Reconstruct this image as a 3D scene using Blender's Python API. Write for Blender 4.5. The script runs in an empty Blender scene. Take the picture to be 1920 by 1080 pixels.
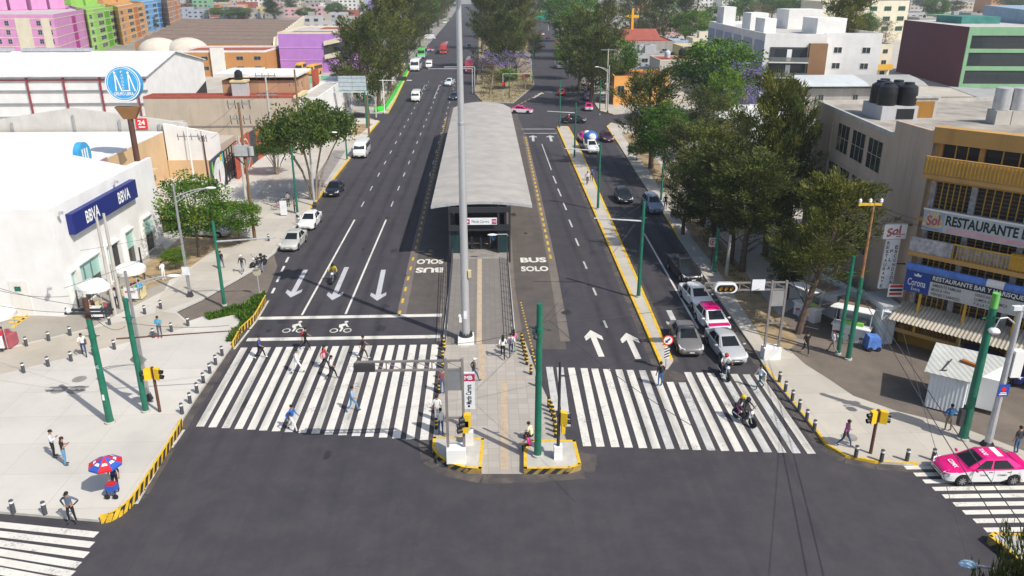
import bpy, math, random
from mathutils import Vector as V, Matrix
R = math.radians
rnd = random.Random(11)
sc = bpy.context.scene
C = sc.collection
# ---------------- camera
F, PIT, CH = 1493.0, R(21.0), 24.0
YAW = math.atan(56 / F * math.cos(PIT))
cam = bpy.data.objects.new('camera', bpy.data.cameras.new('camera'))
C.objects.link(cam)
cam.location = (0, 0, CH)
cam.rotation_euler = (R(90) - PIT, 0, -YAW)
cam.data.sensor_width = 36
cam.data.lens = F / 1920 * 36
cam.data.clip_end = 5000
sc.camera = cam
# ---------------- sky, sun, exposure
SAZ, SEL = R(-47), R(48)           # shadows fall this way (from +y), sun height
SD = V((-math.sin(SAZ) * math.cos(SEL), -math.cos(SAZ) * math.cos(SEL), math.sin(SEL)))
w = bpy.data.worlds.new('World')
sc.world = w
w.use_nodes = True
wn = w.node_tree
sky = wn.nodes.new('ShaderNodeTexSky')
sky.sky_type = 'NISHITA'
sky.sun_disc = False
sky.sun_elevation = SEL
sky.sun_rotation = math.atan2(SD.x, SD.y)
sky.air_density = 1.0
sky.dust_density = 2.0
wn.links.new(sky.outputs[0], wn.nodes['Background'].inputs[0])
wn.nodes['Background'].inputs[1].default_value = 0.13
sl = bpy.data.lights.new('sun', 'SUN')
sl.energy = 4.2
sl.angle = R(0.5)
sl.color = (1.0, 0.955, 0.88)
sun = bpy.data.objects.new('sun', sl)
sun.rotation_euler = SD.to_track_quat('Z', 'Y').to_euler()
sun.location = (0, 0, 60)
C.objects.link(sun)
sc.view_settings.view_transform = 'Standard'
sc.view_settings.look = 'None'
sc.view_settings.gamma = 1
sc.view_settings.exposure = 0.12
sc.view_settings.use_curve_mapping = False
try:
    sc.cycles.max_bounces = 5
    sc.cycles.transparent_max_bounces = 8
    sc.cycles.use_denoising = True
except Exception:
    pass
# ---------------- photograph pixel (1920x1080) -> world point at height z
_c, _s = math.cos(YAW), math.sin(YAW)
FW = V((_s * math.cos(PIT), _c * math.cos(PIT), -math.sin(PIT)))
RT = V((_c, -_s, 0))
UP = RT.cross(FW)
def G(px, py, z=0.0):
    d = FW + RT * ((px - 960) / F) - UP * ((py - 540) / F)
    return V((0, 0, CH)) + d * ((z - CH) / d.z)
def PX(p):
    d = V(p) - V((0, 0, CH)); zc = d.dot(FW)
    return 960 + F * d.dot(RT) / zc, 540 - F * d.dot(UP) / zc
def ZAT(b, ty):                      # height above b whose image row is ty
    lo, hi = -1, 60
    for _ in range(40):
        m = (lo + hi) / 2
        if PX((b[0], b[1], m))[1] > ty: lo = m
        else: hi = m
    return lo
def MPP(p):                          # metres per photograph pixel at p
    return (V(p) - V((0, 0, CH))).dot(FW) / F
# ---------------- materials
MATS = {}
def nt(name):
    m = bpy.data.materials.new(name); m.use_nodes = True
    t = m.node_tree; t.nodes.clear()
    o = t.nodes.new('ShaderNodeOutputMaterial'); b = t.nodes.new('ShaderNodeBsdfPrincipled')
    t.links.new(b.outputs[0], o.inputs[0])
    return m, t, b
def nd(t, typ, **k):
    n = t.nodes.new('ShaderNode' + typ)
    for a, v in k.items():
        if a.startswith('i_'): n.inputs[a[2:].replace('_', ' ')].default_value = v
        else: setattr(n, a, v)
    return n
def rgba(c): return (c[0], c[1], c[2], 1)
def clampc(c): return tuple(max(0.001, min(0.95, x)) for x in c)
def noise(t, scale, detail=4, rough=.6, stretch=None, vec='Object'):
    tc = nd(t, 'TexCoord'); out = tc.outputs[vec]
    if stretch:
        mp = nd(t, 'Mapping'); mp.inputs['Scale'].default_value = stretch
        t.links.new(out, mp.inputs[0]); out = mp.outputs[0]
    n = nd(t, 'TexNoise', i_Scale=scale, i_Detail=detail, i_Roughness=rough)
    t.links.new(out, n.inputs['Vector'])
    return n.outputs[0]
def ramp(t, fac, lo, hi, a=0.0, b=1.0):
    r = nd(t, 'MapRange'); r.inputs[1].default_value = lo; r.inputs[2].default_value = hi
    r.inputs[3].default_value = a; r.inputs[4].default_value = b
    t.links.new(fac, r.inputs[0]); return r.outputs[0]
def mix(t, fac, a, b, mode='MIX'):
    n = nd(t, 'Mix', data_type='RGBA', blend_type=mode)
    if hasattr(fac, 'node'): t.links.new(fac, n.inputs[0])
    else: n.inputs[0].default_value = fac
    for s, x in ((6, a), (7, b)):
        if hasattr(x, 'node'): t.links.new(x, n.inputs[s])
        else: n.inputs[s].default_value = rgba(x)
    return n.outputs[2]
def mat(name, c, rough=.8, var=.12, sc_=1.5, metal=0, spec=.35, bump=0, streak=0, streak_c=None, coat=0):
    if name in MATS: return MATS[name]
    m, t, b = nt(name)
    n1 = noise(t, sc_)
    colr = mix(t, ramp(t, n1, .32, .68), clampc([x * (1 - var) for x in c]), clampc([x * (1 + var) for x in c]))
    if streak:
        s = noise(t, 1.0, 5, .7, (1.3, 1.3, .12))
        colr = mix(t, ramp(t, s, .5, .72, 0, streak), colr, streak_c or tuple(x * .45 for x in c))
    t.links.new(colr, b.inputs['Base Color'])
    b.inputs['Roughness'].default_value = rough
    b.inputs['Metallic'].default_value = metal
    b.inputs['Specular IOR Level'].default_value = spec
    b.inputs['Coat Weight'].default_value = coat
    if bump:
        bn = nd(t, 'Bump', i_Strength=bump, i_Distance=.05)
        t.links.new(noise(t, sc_ * 6, 5), bn.inputs['Height']); t.links.new(bn.outputs[0], b.inputs['Normal'])
    MATS[name] = m
    return m
def glassmat(name, c=(.03, .04, .045), alpha=1.0, rough=.06):
    m, t, b = nt(name)
    b.inputs['Base Color'].default_value = rgba(c)
    b.inputs['Roughness'].default_value = rough
    b.inputs['Specular IOR Level'].default_value = .4
    b.inputs['Alpha'].default_value = alpha
    MATS[name] = m
    return m
def corr(name, c, axis=0, period=.25, rust=.0, rough=.55, metal=0, rustc=(.30, .17, .08)):
    """profiled sheet: real-looking ribs by bump, dirt by noise"""
    m, t, b = nt(name)
    tc = nd(t, 'TexCoord'); mp = nd(t, 'Mapping')
    k = [0, 0, 0]; k[axis] = 1 / period / 6.2832 * 2 * math.pi
    wv = nd(t, 'TexWave', bands_direction='XYZ'[axis], i_Scale=1 / period / 3.1831 , i_Distortion=0)
    t.links.new(tc.outputs['Object'], wv.inputs['Vector'])
    bn = nd(t, 'Bump', i_Strength=.45, i_Distance=.05)
    t.links.new(wv.outputs[1], bn.inputs['Height']); t.links.new(bn.outputs[0], b.inputs['Normal'])
    col = mix(t, ramp(t, noise(t, .6, 6), .35, .65), tuple(x * .86 for x in c), clampc([x * 1.08 for x in c]))
    if rust:
        col = mix(t, ramp(t, noise(t, .8, 8, .7), .55, .72, 0, rust), col, rustc)
    t.links.new(col, b.inputs['Base Color'])
    b.inputs['Roughness'].default_value = rough; b.inputs['Metallic'].default_value = metal
    MATS[name] = m
    return m
def slabmat(name, c, tile, joint=.02, var=.1, jdark=.72, offset=0.0, stain=.35, rough=.85):
    m, t, b = nt(name)
    tc = nd(t, 'TexCoord')
    br = nd(t, 'TexBrick', offset=offset)
    br.inputs['Scale'].default_value = 1.0
    br.inputs['Mortar Size'].default_value = joint
    br.inputs['Mortar Smooth'].default_value = .3
    br.inputs['Bias'].default_value = 0
    br.inputs['Brick Width'].default_value = tile[0]; br.inputs['Row Height'].default_value = tile[1]
    br.inputs['Color1'].default_value = rgba(clampc([x * (1 - var) for x in c]))
    br.inputs['Color2'].default_value = rgba(clampc([x * (1 + var) for x in c]))
    br.inputs['Mortar'].default_value = rgba([x * jdark for x in c])
    t.links.new(tc.outputs['Object'], br.inputs['Vector'])
    s1 = ramp(t, noise(t, .22, 7, .65), .42, .7, 0, stain)
    col = mix(t, s1, br.outputs[0], tuple(x * .62 for x in c))
    s2 = ramp(t, noise(t, 2.2, 5, .7), .56, .75, 0, stain * .6)
    col = mix(t, s2, col, tuple(x * .7 for x in c))
    t.links.new(col, b.inputs['Base Color']); b.inputs['Roughness'].default_value = rough
    b.inputs['Specular IOR Level'].default_value = .25
    MATS[name] = m
    return m
def paintmat(name, c, wear=.45, under=(.06, .06, .062)):
    """road paint worn through to asphalt"""
    m, t, b = nt(name)
    big = noise(t, .5, 3)
    ad = nd(t, 'Math', operation='MULTIPLY_ADD'); ad.inputs[1].default_value = .75; t.links.new(big, ad.inputs[0]); t.links.new(noise(t, 7, 8, .75), ad.inputs[2])
    f = ramp(t, ad.outputs[0], .95, 1.1, 0, min(1, wear * 1.3))
    g = ramp(t, noise(t, 1.1, 5, .7), .42, .7, 0, wear)
    col = mix(t, f, mix(t, g, c, tuple(x * .68 for x in c)), under)
    t.links.new(col, b.inputs['Base Color']); b.inputs['Roughness'].default_value = .75
    MATS[name] = m
    return m
def asphalt(name, c):
    m, t, b = nt(name)
    col = mix(t, ramp(t, noise(t, 9, 6, .75), .3, .7), tuple(x * .8 for x in c), tuple(x * 1.22 for x in c))
    big = ramp(t, noise(t, .09, 6, .6), .35, .7)
    col = mix(t, .6, col, mix(t, big, tuple(x * .74 for x in c), (c[0] * 1.38, c[1] * 1.28, c[2] * 1.2)))
    med = ramp(t, noise(t, .55, 7, .72), .38, .68); col = mix(t, .4, col, mix(t, med, tuple(x * .66 for x in c), (c[0] * 1.5, c[1] * 1.32, c[2] * 1.22)))
    st = ramp(t, noise(t, 1.0, 6, .65, (.9, .035, 1)), .5, .75, 0, .5)
    col = mix(t, st, col, tuple(x * .62 for x in c))
    dust = ramp(t, noise(t, 1.3, 10, .8), .58, .76, 0, .4)
    col = mix(t, dust, col, (.14, .115, .1))
    vo = nd(t, 'TexVoronoi', feature='DISTANCE_TO_EDGE', i_Scale=.13)
    tc = nd(t, 'TexCoord'); wob = nd(t, 'TexNoise', i_Scale=.7, i_Detail=5)
    t.links.new(tc.outputs['Object'], wob.inputs[0])
    ad = nd(t, 'VectorMath', operation='MULTIPLY_ADD'); ad.inputs[1].default_value = (2.2, 2.2, 0)
    t.links.new(wob.outputs[1], ad.inputs[0]); t.links.new(tc.outputs['Object'], ad.inputs[2])
    t.links.new(ad.outputs[0], vo.inputs['Vector'])
    col = mix(t, ramp(t, vo.outputs[0], .0, .004, .16, 0), col, (.018, .018, .02))
    t.links.new(col, b.inputs['Base Color'])
    b.inputs['Roughness'].default_value = .82; b.inputs['Specular IOR Level'].default_value = .3
    bn = nd(t, 'Bump', i_Strength=.25, i_Distance=.02)
    t.links.new(noise(t, 30, 3), bn.inputs['Height']); t.links.new(bn.outputs[0], b.inputs['Normal'])
    MATS[name] = m
    return m
def leafmat(name, c, var=.3):
    m, t, b = nt(name)
    col = mix(t, ramp(t, noise(t, .9, 3), .3, .7), clampc([x * (1 - var) for x in c]), clampc([x * (1 + var) for x in c]))
    t.links.new(col, b.inputs['Base Color'])
    b.inputs['Roughness'].default_value = .6; b.inputs['Specular IOR Level'].default_value = .25
    tr = nd(t, 'BsdfTranslucent'); t.links.new(col, tr.inputs[0])
    mx = nd(t, 'MixShader'); mx.inputs[0].default_value = .28
    t.links.new(b.outputs[0], mx.inputs[1]); t.links.new(tr.outputs[0], mx.inputs[2])
    t.links.new(mx.outputs[0], [n for n in t.nodes if n.type == 'OUTPUT_MATERIAL'][0].inputs[0])
    MATS[name] = m
    return m
# ---------------- mesh builder
_fonts = {}
def glyphs(s, bold=0.0):
    k = (s, bold)
    if k not in _fonts:
        cu = bpy.data.curves.new('t', 'FONT'); cu.body = s; cu.size = 1; cu.offset = bold; cu.resolution_u = 3
        o = bpy.data.objects.new('t', cu)
        me = bpy.data.meshes.new_from_object(o)
        _fonts[k] = ([tuple(v.co[:2]) for v in me.vertices], [tuple(p.vertices) for p in me.polygons])
        bpy.data.meshes.remove(me); bpy.data.objects.remove(o); bpy.data.curves.remove(cu)
    return _fonts[k]
class MB:
    def __init__(s): s.v, s.f, s.m, s.sm, s.mi, s.smooth = [], [], [], [], 0, False
    def face(s, idx, mi=None):
        s.f.append(tuple(idx)); s.m.append(s.mi if mi is None else mi); s.sm.append(s.smooth)
    def add(s, vs, fs, mi=None):
        n = len(s.v); s.v += [tuple(p) for p in vs]
        for f in fs: s.face([i + n for i in f], mi)
    def poly(s, pts, mi=None): s.add(pts, [list(range(len(pts)))], mi)
    def box(s, x0, x1, y0, y1, z0, z1, mi=None):
        s.add([(x0, y0, z0), (x1, y0, z0), (x1, y1, z0), (x0, y1, z0), (x0, y0, z1), (x1, y0, z1), (x1, y1, z1), (x0, y1, z1)],
              [(0, 3, 2, 1), (4, 5, 6, 7), (0, 1, 5, 4), (1, 2, 6, 5), (2, 3, 7, 6), (3, 0, 4, 7)], mi)
    def hexa(s, b, t, mi=None):
        s.add(list(b) + list(t), [(3, 2, 1, 0), (4, 5, 6, 7), (0, 1, 5, 4), (1, 2, 6, 5), (2, 3, 7, 6), (3, 0, 4, 7)], mi)
    def wbox(s, p0, p1, a0, a1, z0, z1, d0, d1, mi=None):
        """box on a wall: a along p0->p1 (m), d outward (right of p0->p1)"""
        u = (V(p1[:2]) - V(p0[:2])).normalized(); n = V((u.y, -u.x)); o = V(p0[:2])
        q = [o + u * a + n * d for a, d in ((a0, d1), (a1, d1), (a1, d0), (a0, d0))]
        s.hexa([(p.x, p.y, z0) for p in q], [(p.x, p.y, z1) for p in q], mi)
    def prism(s, pts, z0, z1, mi=None, top=None, bottom=False):
        pts = [(p[0], p[1]) for p in pts]
        A = sum(a[0] * b[1] - b[0] * a[1] for a, b in zip(pts, pts[1:] + pts[:1]))
        if A < 0: pts = pts[::-1]
        n = len(pts)
        zt = z1 if hasattr(z1, '__len__') else [z1] * n
        if A < 0 and hasattr(z1, '__len__'): zt = list(z1)[::-1]
        vs = [(p[0], p[1], z0) for p in pts] + [(p[0], p[1], z) for p, z in zip(pts, zt)]
        s.add(vs, [(i, (i + 1) % n, (i + 1) % n + n, i + n) for i in range(n)], mi)
        s.add(vs[n:], [list(range(n))], mi if top is None else top)
        if bottom: s.add(vs[:n], [list(range(n))[::-1]], mi)
    def tube(s, a, b, r0, r1=None, n=8, mi=None, caps=True):
        a, b = V(a), V(b); r1 = r0 if r1 is None else r1
        d = (b - a).normalized(); x = d.orthogonal().normalized(); y = d.cross(x)
        vs = []
        for p, r in ((a, r0), (b, r1)):
            for i in range(n):
                t = 6.28318 * i / n
                vs.append(p + x * (r * math.cos(t)) + y * (r * math.sin(t)))
        k = len(s.v); s.v += [tuple(p) for p in vs]
        sm = s.smooth; s.smooth = n > 5
        for i in range(n): s.face((k + i, k + (i + 1) % n, k + n + (i + 1) % n, k + n + i), mi)
        s.smooth = sm
        if caps:
            s.face([k + i for i in range(n)][::-1], mi); s.face([k + n + i for i in range(n)], mi)
    def path(s, pts, r, n=6, mi=None, r1=None):
        pts = [V(p) for p in pts]; m = len(pts) - 1
        for i in range(m):
            ra = r if r1 is None else r + (r1 - r) * i / m
            rb = r if r1 is None else r + (r1 - r) * (i + 1) / m
            s.tube(pts[i], pts[i + 1], ra, rb, n, mi, True)
    def lathe(s, prof, c=(0, 0, 0), n=16, mi=None, axis='z'):
        k = len(s.v); P = []
        for r, z in prof:
            for i in range(n):
                t = 6.28318 * i / n
                q = (r * math.cos(t), r * math.sin(t), z)
                if axis == 'x': q = (q[2], q[0], q[1])
                if axis == 'y': q = (q[1], q[2], q[0])
                P.append((c[0] + q[0], c[1] + q[1], c[2] + q[2]))
        s.v += P; sm = s.smooth; s.smooth = True
        for j in range(len(prof) - 1):
            mm = mi[j] if isinstance(mi, (list, tuple)) else mi
            for i in range(n):
                a, b = k + j * n + i, k + j * n + (i + 1) % n
                s.face((a, b, b + n, a + n), mm)
        s.smooth = sm
        last = mi[-1] if isinstance(mi, (list, tuple)) else mi
        s.face([k + i for i in range(n)][::-1], mi[0] if isinstance(mi, (list, tuple)) else mi)
        s.face([k + (len(prof) - 1) * n + i for i in range(n)], last)
    def ball(s, c, r, n=8, m=6, mi=None):
        r = r if hasattr(r, '__len__') else (r, r, r)
        k = len(s.v); sm = s.smooth; s.smooth = True
        for j in range(m + 1):
            ph = math.pi * j / m
            for i in range(n):
                t = 6.28318 * i / n
                s.v.append((c[0] + r[0] * math.sin(ph) * math.cos(t), c[1] + r[1] * math.sin(ph) * math.sin(t), c[2] + r[2] * math.cos(ph)))
        for j in range(m):
            for i in range(n):
                a, b = k + j * n + i, k + j * n + (i + 1) % n
                s.face((a, a + n, b + n, b), mi)
        s.smooth = sm
    def loft(s, secs, mi=None, cap=True, closed=True):
        k = len(s.v); n = len(secs[0])
        for q in secs: s.v += [tuple(p) for p in q]
        for j in range(len(secs) - 1):
            for i in range(n if closed else n - 1):
                a, b = k + j * n + i, k + j * n + (i + 1) % n
                s.face((a, b, b + n, a + n), mi(j, i) if callable(mi) else mi)
        if cap:
            s.face([k + i for i in range(n)][::-1], mi(0, 0) if callable(mi) else mi)
            s.face([k + (len(secs) - 1) * n + i for i in range(n)], mi(len(secs) - 2, 0) if callable(mi) else mi)
    def text(s, st, o, u, v, h, width=None, align='C', bold=0.0, mi=None, out=0.0, fit=None):
        """text on a plane: o anchor (centre or left, vertical middle), u right, v up"""
        vs, fs = glyphs(st, bold)
        if not vs: return
        xs = [p[0] for p in vs]; ys = [p[1] for p in vs]
        x0, x1, y0, y1 = min(xs), max(xs), min(ys), max(ys)
        k = h / (y1 - y0); kx = k if width is None else width / (x1 - x0)
        if fit and kx * (x1 - x0) > fit: kx = fit / (x1 - x0)
        ax = (x0 + x1) / 2 if align == 'C' else x0
        o, u, v = V(o), V(u).normalized(), V(v).normalized(); nn = u.cross(v)
        P = [o + u * ((p[0] - ax) * kx) + v * ((p[1] - (y0 + y1) / 2) * k) + nn * out for p in vs]
        s.add(P, fs, mi)
    def build(s, name, mats, parent=None, loc=None, world=False, sharp=35, data_only=False):
        me = bpy.data.meshes.new(name)
        vs = s.v
        if world and parent is not None:
            p = parent.location; vs = [(x - p.x, y - p.y, z - p.z) for x, y, z in vs]
        if loc is not None and world:
            vs = [(x - loc[0], y - loc[1], z - loc[2]) for x, y, z in vs]
        me.from_pydata(vs, [], s.f)
        if not isinstance(mats, (list, tuple)): mats = [mats]
        for m in mats: me.materials.append(m)
        me.polygons.foreach_set('material_index', s.m)
        me.polygons.foreach_set('use_smooth', s.sm)
        me.update()
        if any(s.sm) and sharp: me.set_sharp_from_angle(angle=R(sharp))
        if data_only: return me
        return obj(name, me, parent, loc)
KIDS = {}
def obj(name, data, parent=None, loc=None):
    o = bpy.data.objects.new(name, data); C.objects.link(o)
    if parent is not None:
        o.parent = parent; KIDS.setdefault(parent.name, []).append(o)
    if loc is not None: o.location = loc
    return o
def tag(o, label, cat, group=None, kind=None):
    if label: o['label'] = label
    if cat: o['category'] = cat
    if group: o['group'] = group
    if kind: o['kind'] = kind
    return o
def thing(name, label, cat, loc=(0, 0, 0), rz=0, group=None):
    o = obj(name, None, None, loc); o.rotation_euler = (0, 0, rz); o.empty_display_size = .2
    return tag(o, label, cat, group)
def ground(name, mb, m, label=None):
    o = mb.build(name, m); o['kind'] = 'structure'
    return o
def recol(o, sw):
    if sw and o.type == 'MESH':
        for i, m in enumerate(o.data.materials):
            k = sw.get(m.name) if m else None
            if k is not None: o.material_slots[i].link = 'OBJECT'; o.material_slots[i].material = k
def dup(root, loc, rz=0, label=None, group=None, sw=None, scale=None, top=True, cat=None, skip=()):
    o = root.copy(); C.objects.link(o)
    if top:
        o.location = loc; o.rotation_euler = (0, 0, rz)
        if scale: o.scale = scale if hasattr(scale, '__len__') else (scale,) * 3
        if label: o['label'] = label
        if group: o['group'] = group
        if cat: o['category'] = cat
    recol(o, sw)
    for c in KIDS.get(root.name, []):
        if c.name.split('.')[0] in skip: continue
        d = dup(c, None, sw=sw, top=False, skip=skip); d.parent = o
        KIDS.setdefault(o.name, []).append(d)
    return o
PROTO, USED = {}, set()
def place(key, maker, loc, rz=0, label=None, group=None, sw=None, scale=None, skip=(), cat=None):
    """first use moves the thing itself, later uses copy it and its parts (one prototype per set of colours is not needed)"""
    if key not in PROTO:
        PROTO[key] = maker()
    p = PROTO[key]
    o = dup(p, loc, rz, label, group, sw, scale, skip=skip, cat=cat)
    return o
def drop_protos():
    def rm(o):
        for c in KIDS.get(o.name, []): rm(c)
        bpy.data.objects.remove(o)
    for p in PROTO.values(): rm(p)
    PROTO.clear()
def wins(parent, p0, p1, z0, z1, cols, rows, wf=.6, hf=.55, mats=None, mull=1, trans=0, name='window', out=.05, a0=0, a1=None, label=None, sill=None):
    L = (V(p1[:2]) - V(p0[:2])).length
    a1 = L if a1 is None else a1
    cw, ch = (a1 - a0) / cols, (z1 - z0) / rows
    for r in range(rows):
        for c in range(cols):
            x0 = a0 + cw * (c + .5 - wf / 2); x1 = x0 + cw * wf
            y0 = z0 + ch * (r + .5 - hf / 2); y1 = y0 + ch * hf
            b = MB(); t = min(.07, (x1 - x0) * .12)
            b.wbox(p0, p1, x0 + t, x1 - t, y0 + t, y1 - t, -.05, out * .4, 1)
            b.wbox(p0, p1, x0, x1, y0, y0 + t, -.05, out, 0); b.wbox(p0, p1, x0, x1, y1 - t, y1, -.05, out, 0)
            b.wbox(p0, p1, x0, x0 + t, y0 + t, y1 - t, -.05, out, 0); b.wbox(p0, p1, x1 - t, x1, y0 + t, y1 - t, -.05, out, 0)
            for k in range(mull):
                xm = x0 + (x1 - x0) * (k + 1) / (mull + 1)
                b.wbox(p0, p1, xm - t * .35, xm + t * .35, y0 + t, y1 - t, -.05, out * .8, 0)
            for k in range(trans):
                ym = y0 + (y1 - y0) * (k + 1) / (trans + 1)
                b.wbox(p0, p1, x0 + t, x1 - t, ym - t * .3, ym + t * .3, -.05, out * .7, 0)
            if sill: b.wbox(p0, p1, x0 - .08, x1 + .08, y0 - .1, y0, -.05, .12, 0)
            b.build(name, mats or [MATS['frame'], MATS['glass']], parent, world=True)
# common materials
mat('frame', (.32, .32, .31), .5); mat('white', (.80, .80, .78), .6, .04, .5); mat('offwhite', (.74, .72, .67), .75, .07, .6, streak=.15)
mat('black', (.02, .02, .022), .5, .1); mat('dark', (.045, .045, .05), .6); mat('steel', (.42, .43, .44), .4, .08, 2, .6)
mat('galv', (.50, .51, .52), .5, .12, 3, .3, streak=.4); mat('green', (.012, .15, .092), .5, .18, 2.5, spec=.45, streak=.5, streak_c=(.03, .07, .05)); mat('yellow', (.78, .50, .02), .6, .1, 3)
mat('kerbyellow', (.70, .44, .03), .75, .22, 4); mat('hazblack', (.03, .03, .03), .8); mat('red', (.45, .02, .025), .5)
mat('rubber', (.018, .018, .02), .85); mat('chrome', (.75, .75, .76), .15, .03, 1, 1); mat('rim', (.55, .56, .57), .3, .05, 1, .8)
mat('wood', (.20, .12, .065), .85, .2, 4); mat('brown', (.11, .05, .035), .7, .15); mat('concrete', (.46, .44, .40), .85, .12, 1.2, bump=.15, streak=.25)
mat('concdark', (.27, .25, .23), .9, .15, 1, bump=.2, streak=.4); mat('redroof', (.34, .09, .06), .85, .15, .8); mat('tank', (.018, .02, .024), .4, .1)
mat('orange', (.65, .2, .02), .6); mat('blue', (.02, .07, .38), .5); mat('pinktaxi', (.74, .005, .19), .3, .03, 1, coat=.6)
glassmat('glass'); glassmat('carglass', (.015, .02, .022), .82, .03); glassmat('lampglass', (.6, .62, .6), 1, .2); glassmat('greenglass', (.35, .58, .52), 1, .1)
# ================= ground, roads, pavements
asphalt('asphalt', (.058, .056, .064)); asphalt('asphalt_bus', (.105, .094, .086)); asphalt('asphalt_old', (.17, .148, .125))
slabmat('plaza', (.56, .53, .475), (3.6, 3.0), .016, .06, .76, stain=.38)
slabmat('pavement', (.50, .46, .395), (2.4, 2.4), .014, .07, .76, stain=.42)
slabmat('pavers', (.40, .365, .32), (.62, .62), .022, .08, .8, stain=.2)
slabmat('lane_concrete', (.47, .425, .35), (5, 4), .01, .05, .85, stain=.5)
slabmat('forecourt', (.345, .315, .27), (4, 4), .01, .06, .85, stain=.4)
mat('dirt', (.34, .25, .14), .95, .28, 1.1, bump=.4); mat('kerb', (.50, .475, .43), .85, .12, 2, streak=.15)
mat('tactile', (.46, .36, .25), .8, .12, 3); mat('cityground', (.27, .25, .22), .9, .25, .08)
mat('drygrass', (.30, .245, .14), .95, .3, .7, bump=.4)
paintmat('paint', (.70, .67, .60)); paintmat('paint_worn', (.55, .54, .51), .85); paintmat('paint_grey', (.50, .50, .515), .4); paintmat('paint_yellow', (.66, .42, .04), .6)
KZ = .14
def wp(pts, z=0.0): return [G(x, y, z) for x, y in pts]
def sheet(name, pts, z, m, zref=0.0):
    b = MB(); P = [V(p) for p in pts]
    A = sum(a.x * c.y - c.x * a.y for a, c in zip(P, P[1:] + P[:1]))
    if A < 0: P = P[::-1]
    b.poly([(p.x, p.y, z) for p in P]); return ground(name, b, MATS[m])
b = MB(); b.poly([(-1500, -60, -.03), (1500, -60, -.03), (1500, 2600, -.03), (-1500, 2600, -.03)])
ground('ground', b, MATS['cityground'])
b = MB(); b.poly([(-90, -20, 0), (90, -20, 0), (90, 60, 0), (70, 1000, 0), (-70, 1000, 0), (-90, 60, 0)])
ground('road', b, MATS['asphalt'])
def slab(name, pts, m, z=KZ, side='kerb'):
    b = MB(); b.prism([(p[0], p[1]) for p in pts], -.02, z, 1, 0)
    return ground(name, b, [MATS[m], MATS[side]])
# left block
Lk = wp([(185, 979), (215, 966), (244, 950), (262, 925), (300, 870), (337, 806), (345, 786), (366, 752), (437, 648), (497, 560), (492, 548), (461, 570), (387, 594), (352, 606), (330, 586), (380, 563), (472, 510), (516, 475), (600, 371), (657, 298), (695, 248), (712, 228), (690, 222)])
slab('left_pavement', Lk + [V((-32, 152, 0)), V((-400, 152, 0)), V((-400, 33, 0)), G(-60, 958)], 'plaza')
Lk2 = wp([(690, 213), (728, 213), (741, 190), (767, 135), (791, 102)])
slab('far_left_pavement', Lk2 + [V((-22.6, 262, 0)), V((-480, 290, 0)), V((-420, 163, 0)), V((-34, 163, 0))], 'pavement')
Lk3 = [V((-22.8, 280, 0)), V((-22.5, 390, 0)), V((-22.6, 600, 0)), V((-26, 900, 0)), V((-900, 900, 0)), V((-600, 290, 0)), V((-480, 302, 0))]
slab('distant_left_block', Lk3, 'cityground')
# right block
Rk = wp([(1920, 877), (1760, 874), (1700, 873), (1640, 869), (1585, 858), (1547, 836), (1525, 806), (1442, 704), (1432, 688), (1410, 652), (1382, 612), (1350, 567), (1305, 497), (1272, 447), (1247, 407), (1215, 359), (1160, 272), (1137, 238), (1146, 231), (1165, 236)])
slab('right_pavement', Rk + [V((37, 141, 0)), V((400, 215, 0)), V((400, 33, 0)), V((60, 33, 0))], 'pavement')
Rk2 = wp([(1190, 212), (1150, 215), (1124, 208), (1112, 190), (1098, 165), (1075, 135), (1047, 95)])
slab('far_right_pavement', Rk2 + [V((38, 420, 0)), V((54, 780, 0)), V((900, 800, 0)), V((420, 235, 0)), V((36, 156, 0))], 'pavement')
# forecourts and dirt
sheet('plaza_lane', wp([(-40, 668), (302, 584), (330, 588), (352, 606), (353, 613), (-40, 712)], KZ), KZ + .004, 'lane_concrete')
sheet('bank_forecourt', wp([(-60, 585), (122, 594), (146, 577), (303, 456), (330, 500), (308, 545), (170, 615), (-60, 668)], KZ), KZ + .005, 'forecourt')
sheet('left_sidewalk', wp([(290, 588), (372, 560), (465, 508), (510, 473), (595, 368), (652, 296), (690, 247), (575, 250), (470, 380), (400, 470), (300, 553)], KZ), KZ + .006, 'pavement')
sheet('tree_bed', wp([(232, 520), (300, 478), (345, 440), (430, 425), (470, 452), (400, 470), (330, 520), (262, 548)], KZ), KZ + .010, 'dirt')
sheet('vacant_lot', [V((-52, 104, 0)), V((-36, 104, 0)), V((-36, 126, 0)), V((-52, 126, 0))], KZ + .005, 'dirt')
sheet('dark_path', wp([(590, 360), (608, 345), (648, 282), (626, 282), (600, 318), (580, 352)], KZ), KZ + .010, 'concdark')
sheet('tree_bed', wp([(655, 255), (675, 252), (700, 232), (668, 232)], KZ), KZ + .010, 'dirt')
sheet('school_yard', [V((-60, 166, 0)), V((-33, 166, 0)), V((-33, 233, 0)), V((-60, 233, 0))], KZ + .005, 'lane_concrete')
b = MB(); cc = G(607, 149, KZ)
b.poly([(cc.x + 5.5 * math.cos(t * .3142), cc.y + 9 * math.sin(t * .3142), KZ + .01) for t in range(20)])
ground('court_marking', b, mat('courtgreen', (.12, .38, .22), .8))
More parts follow.
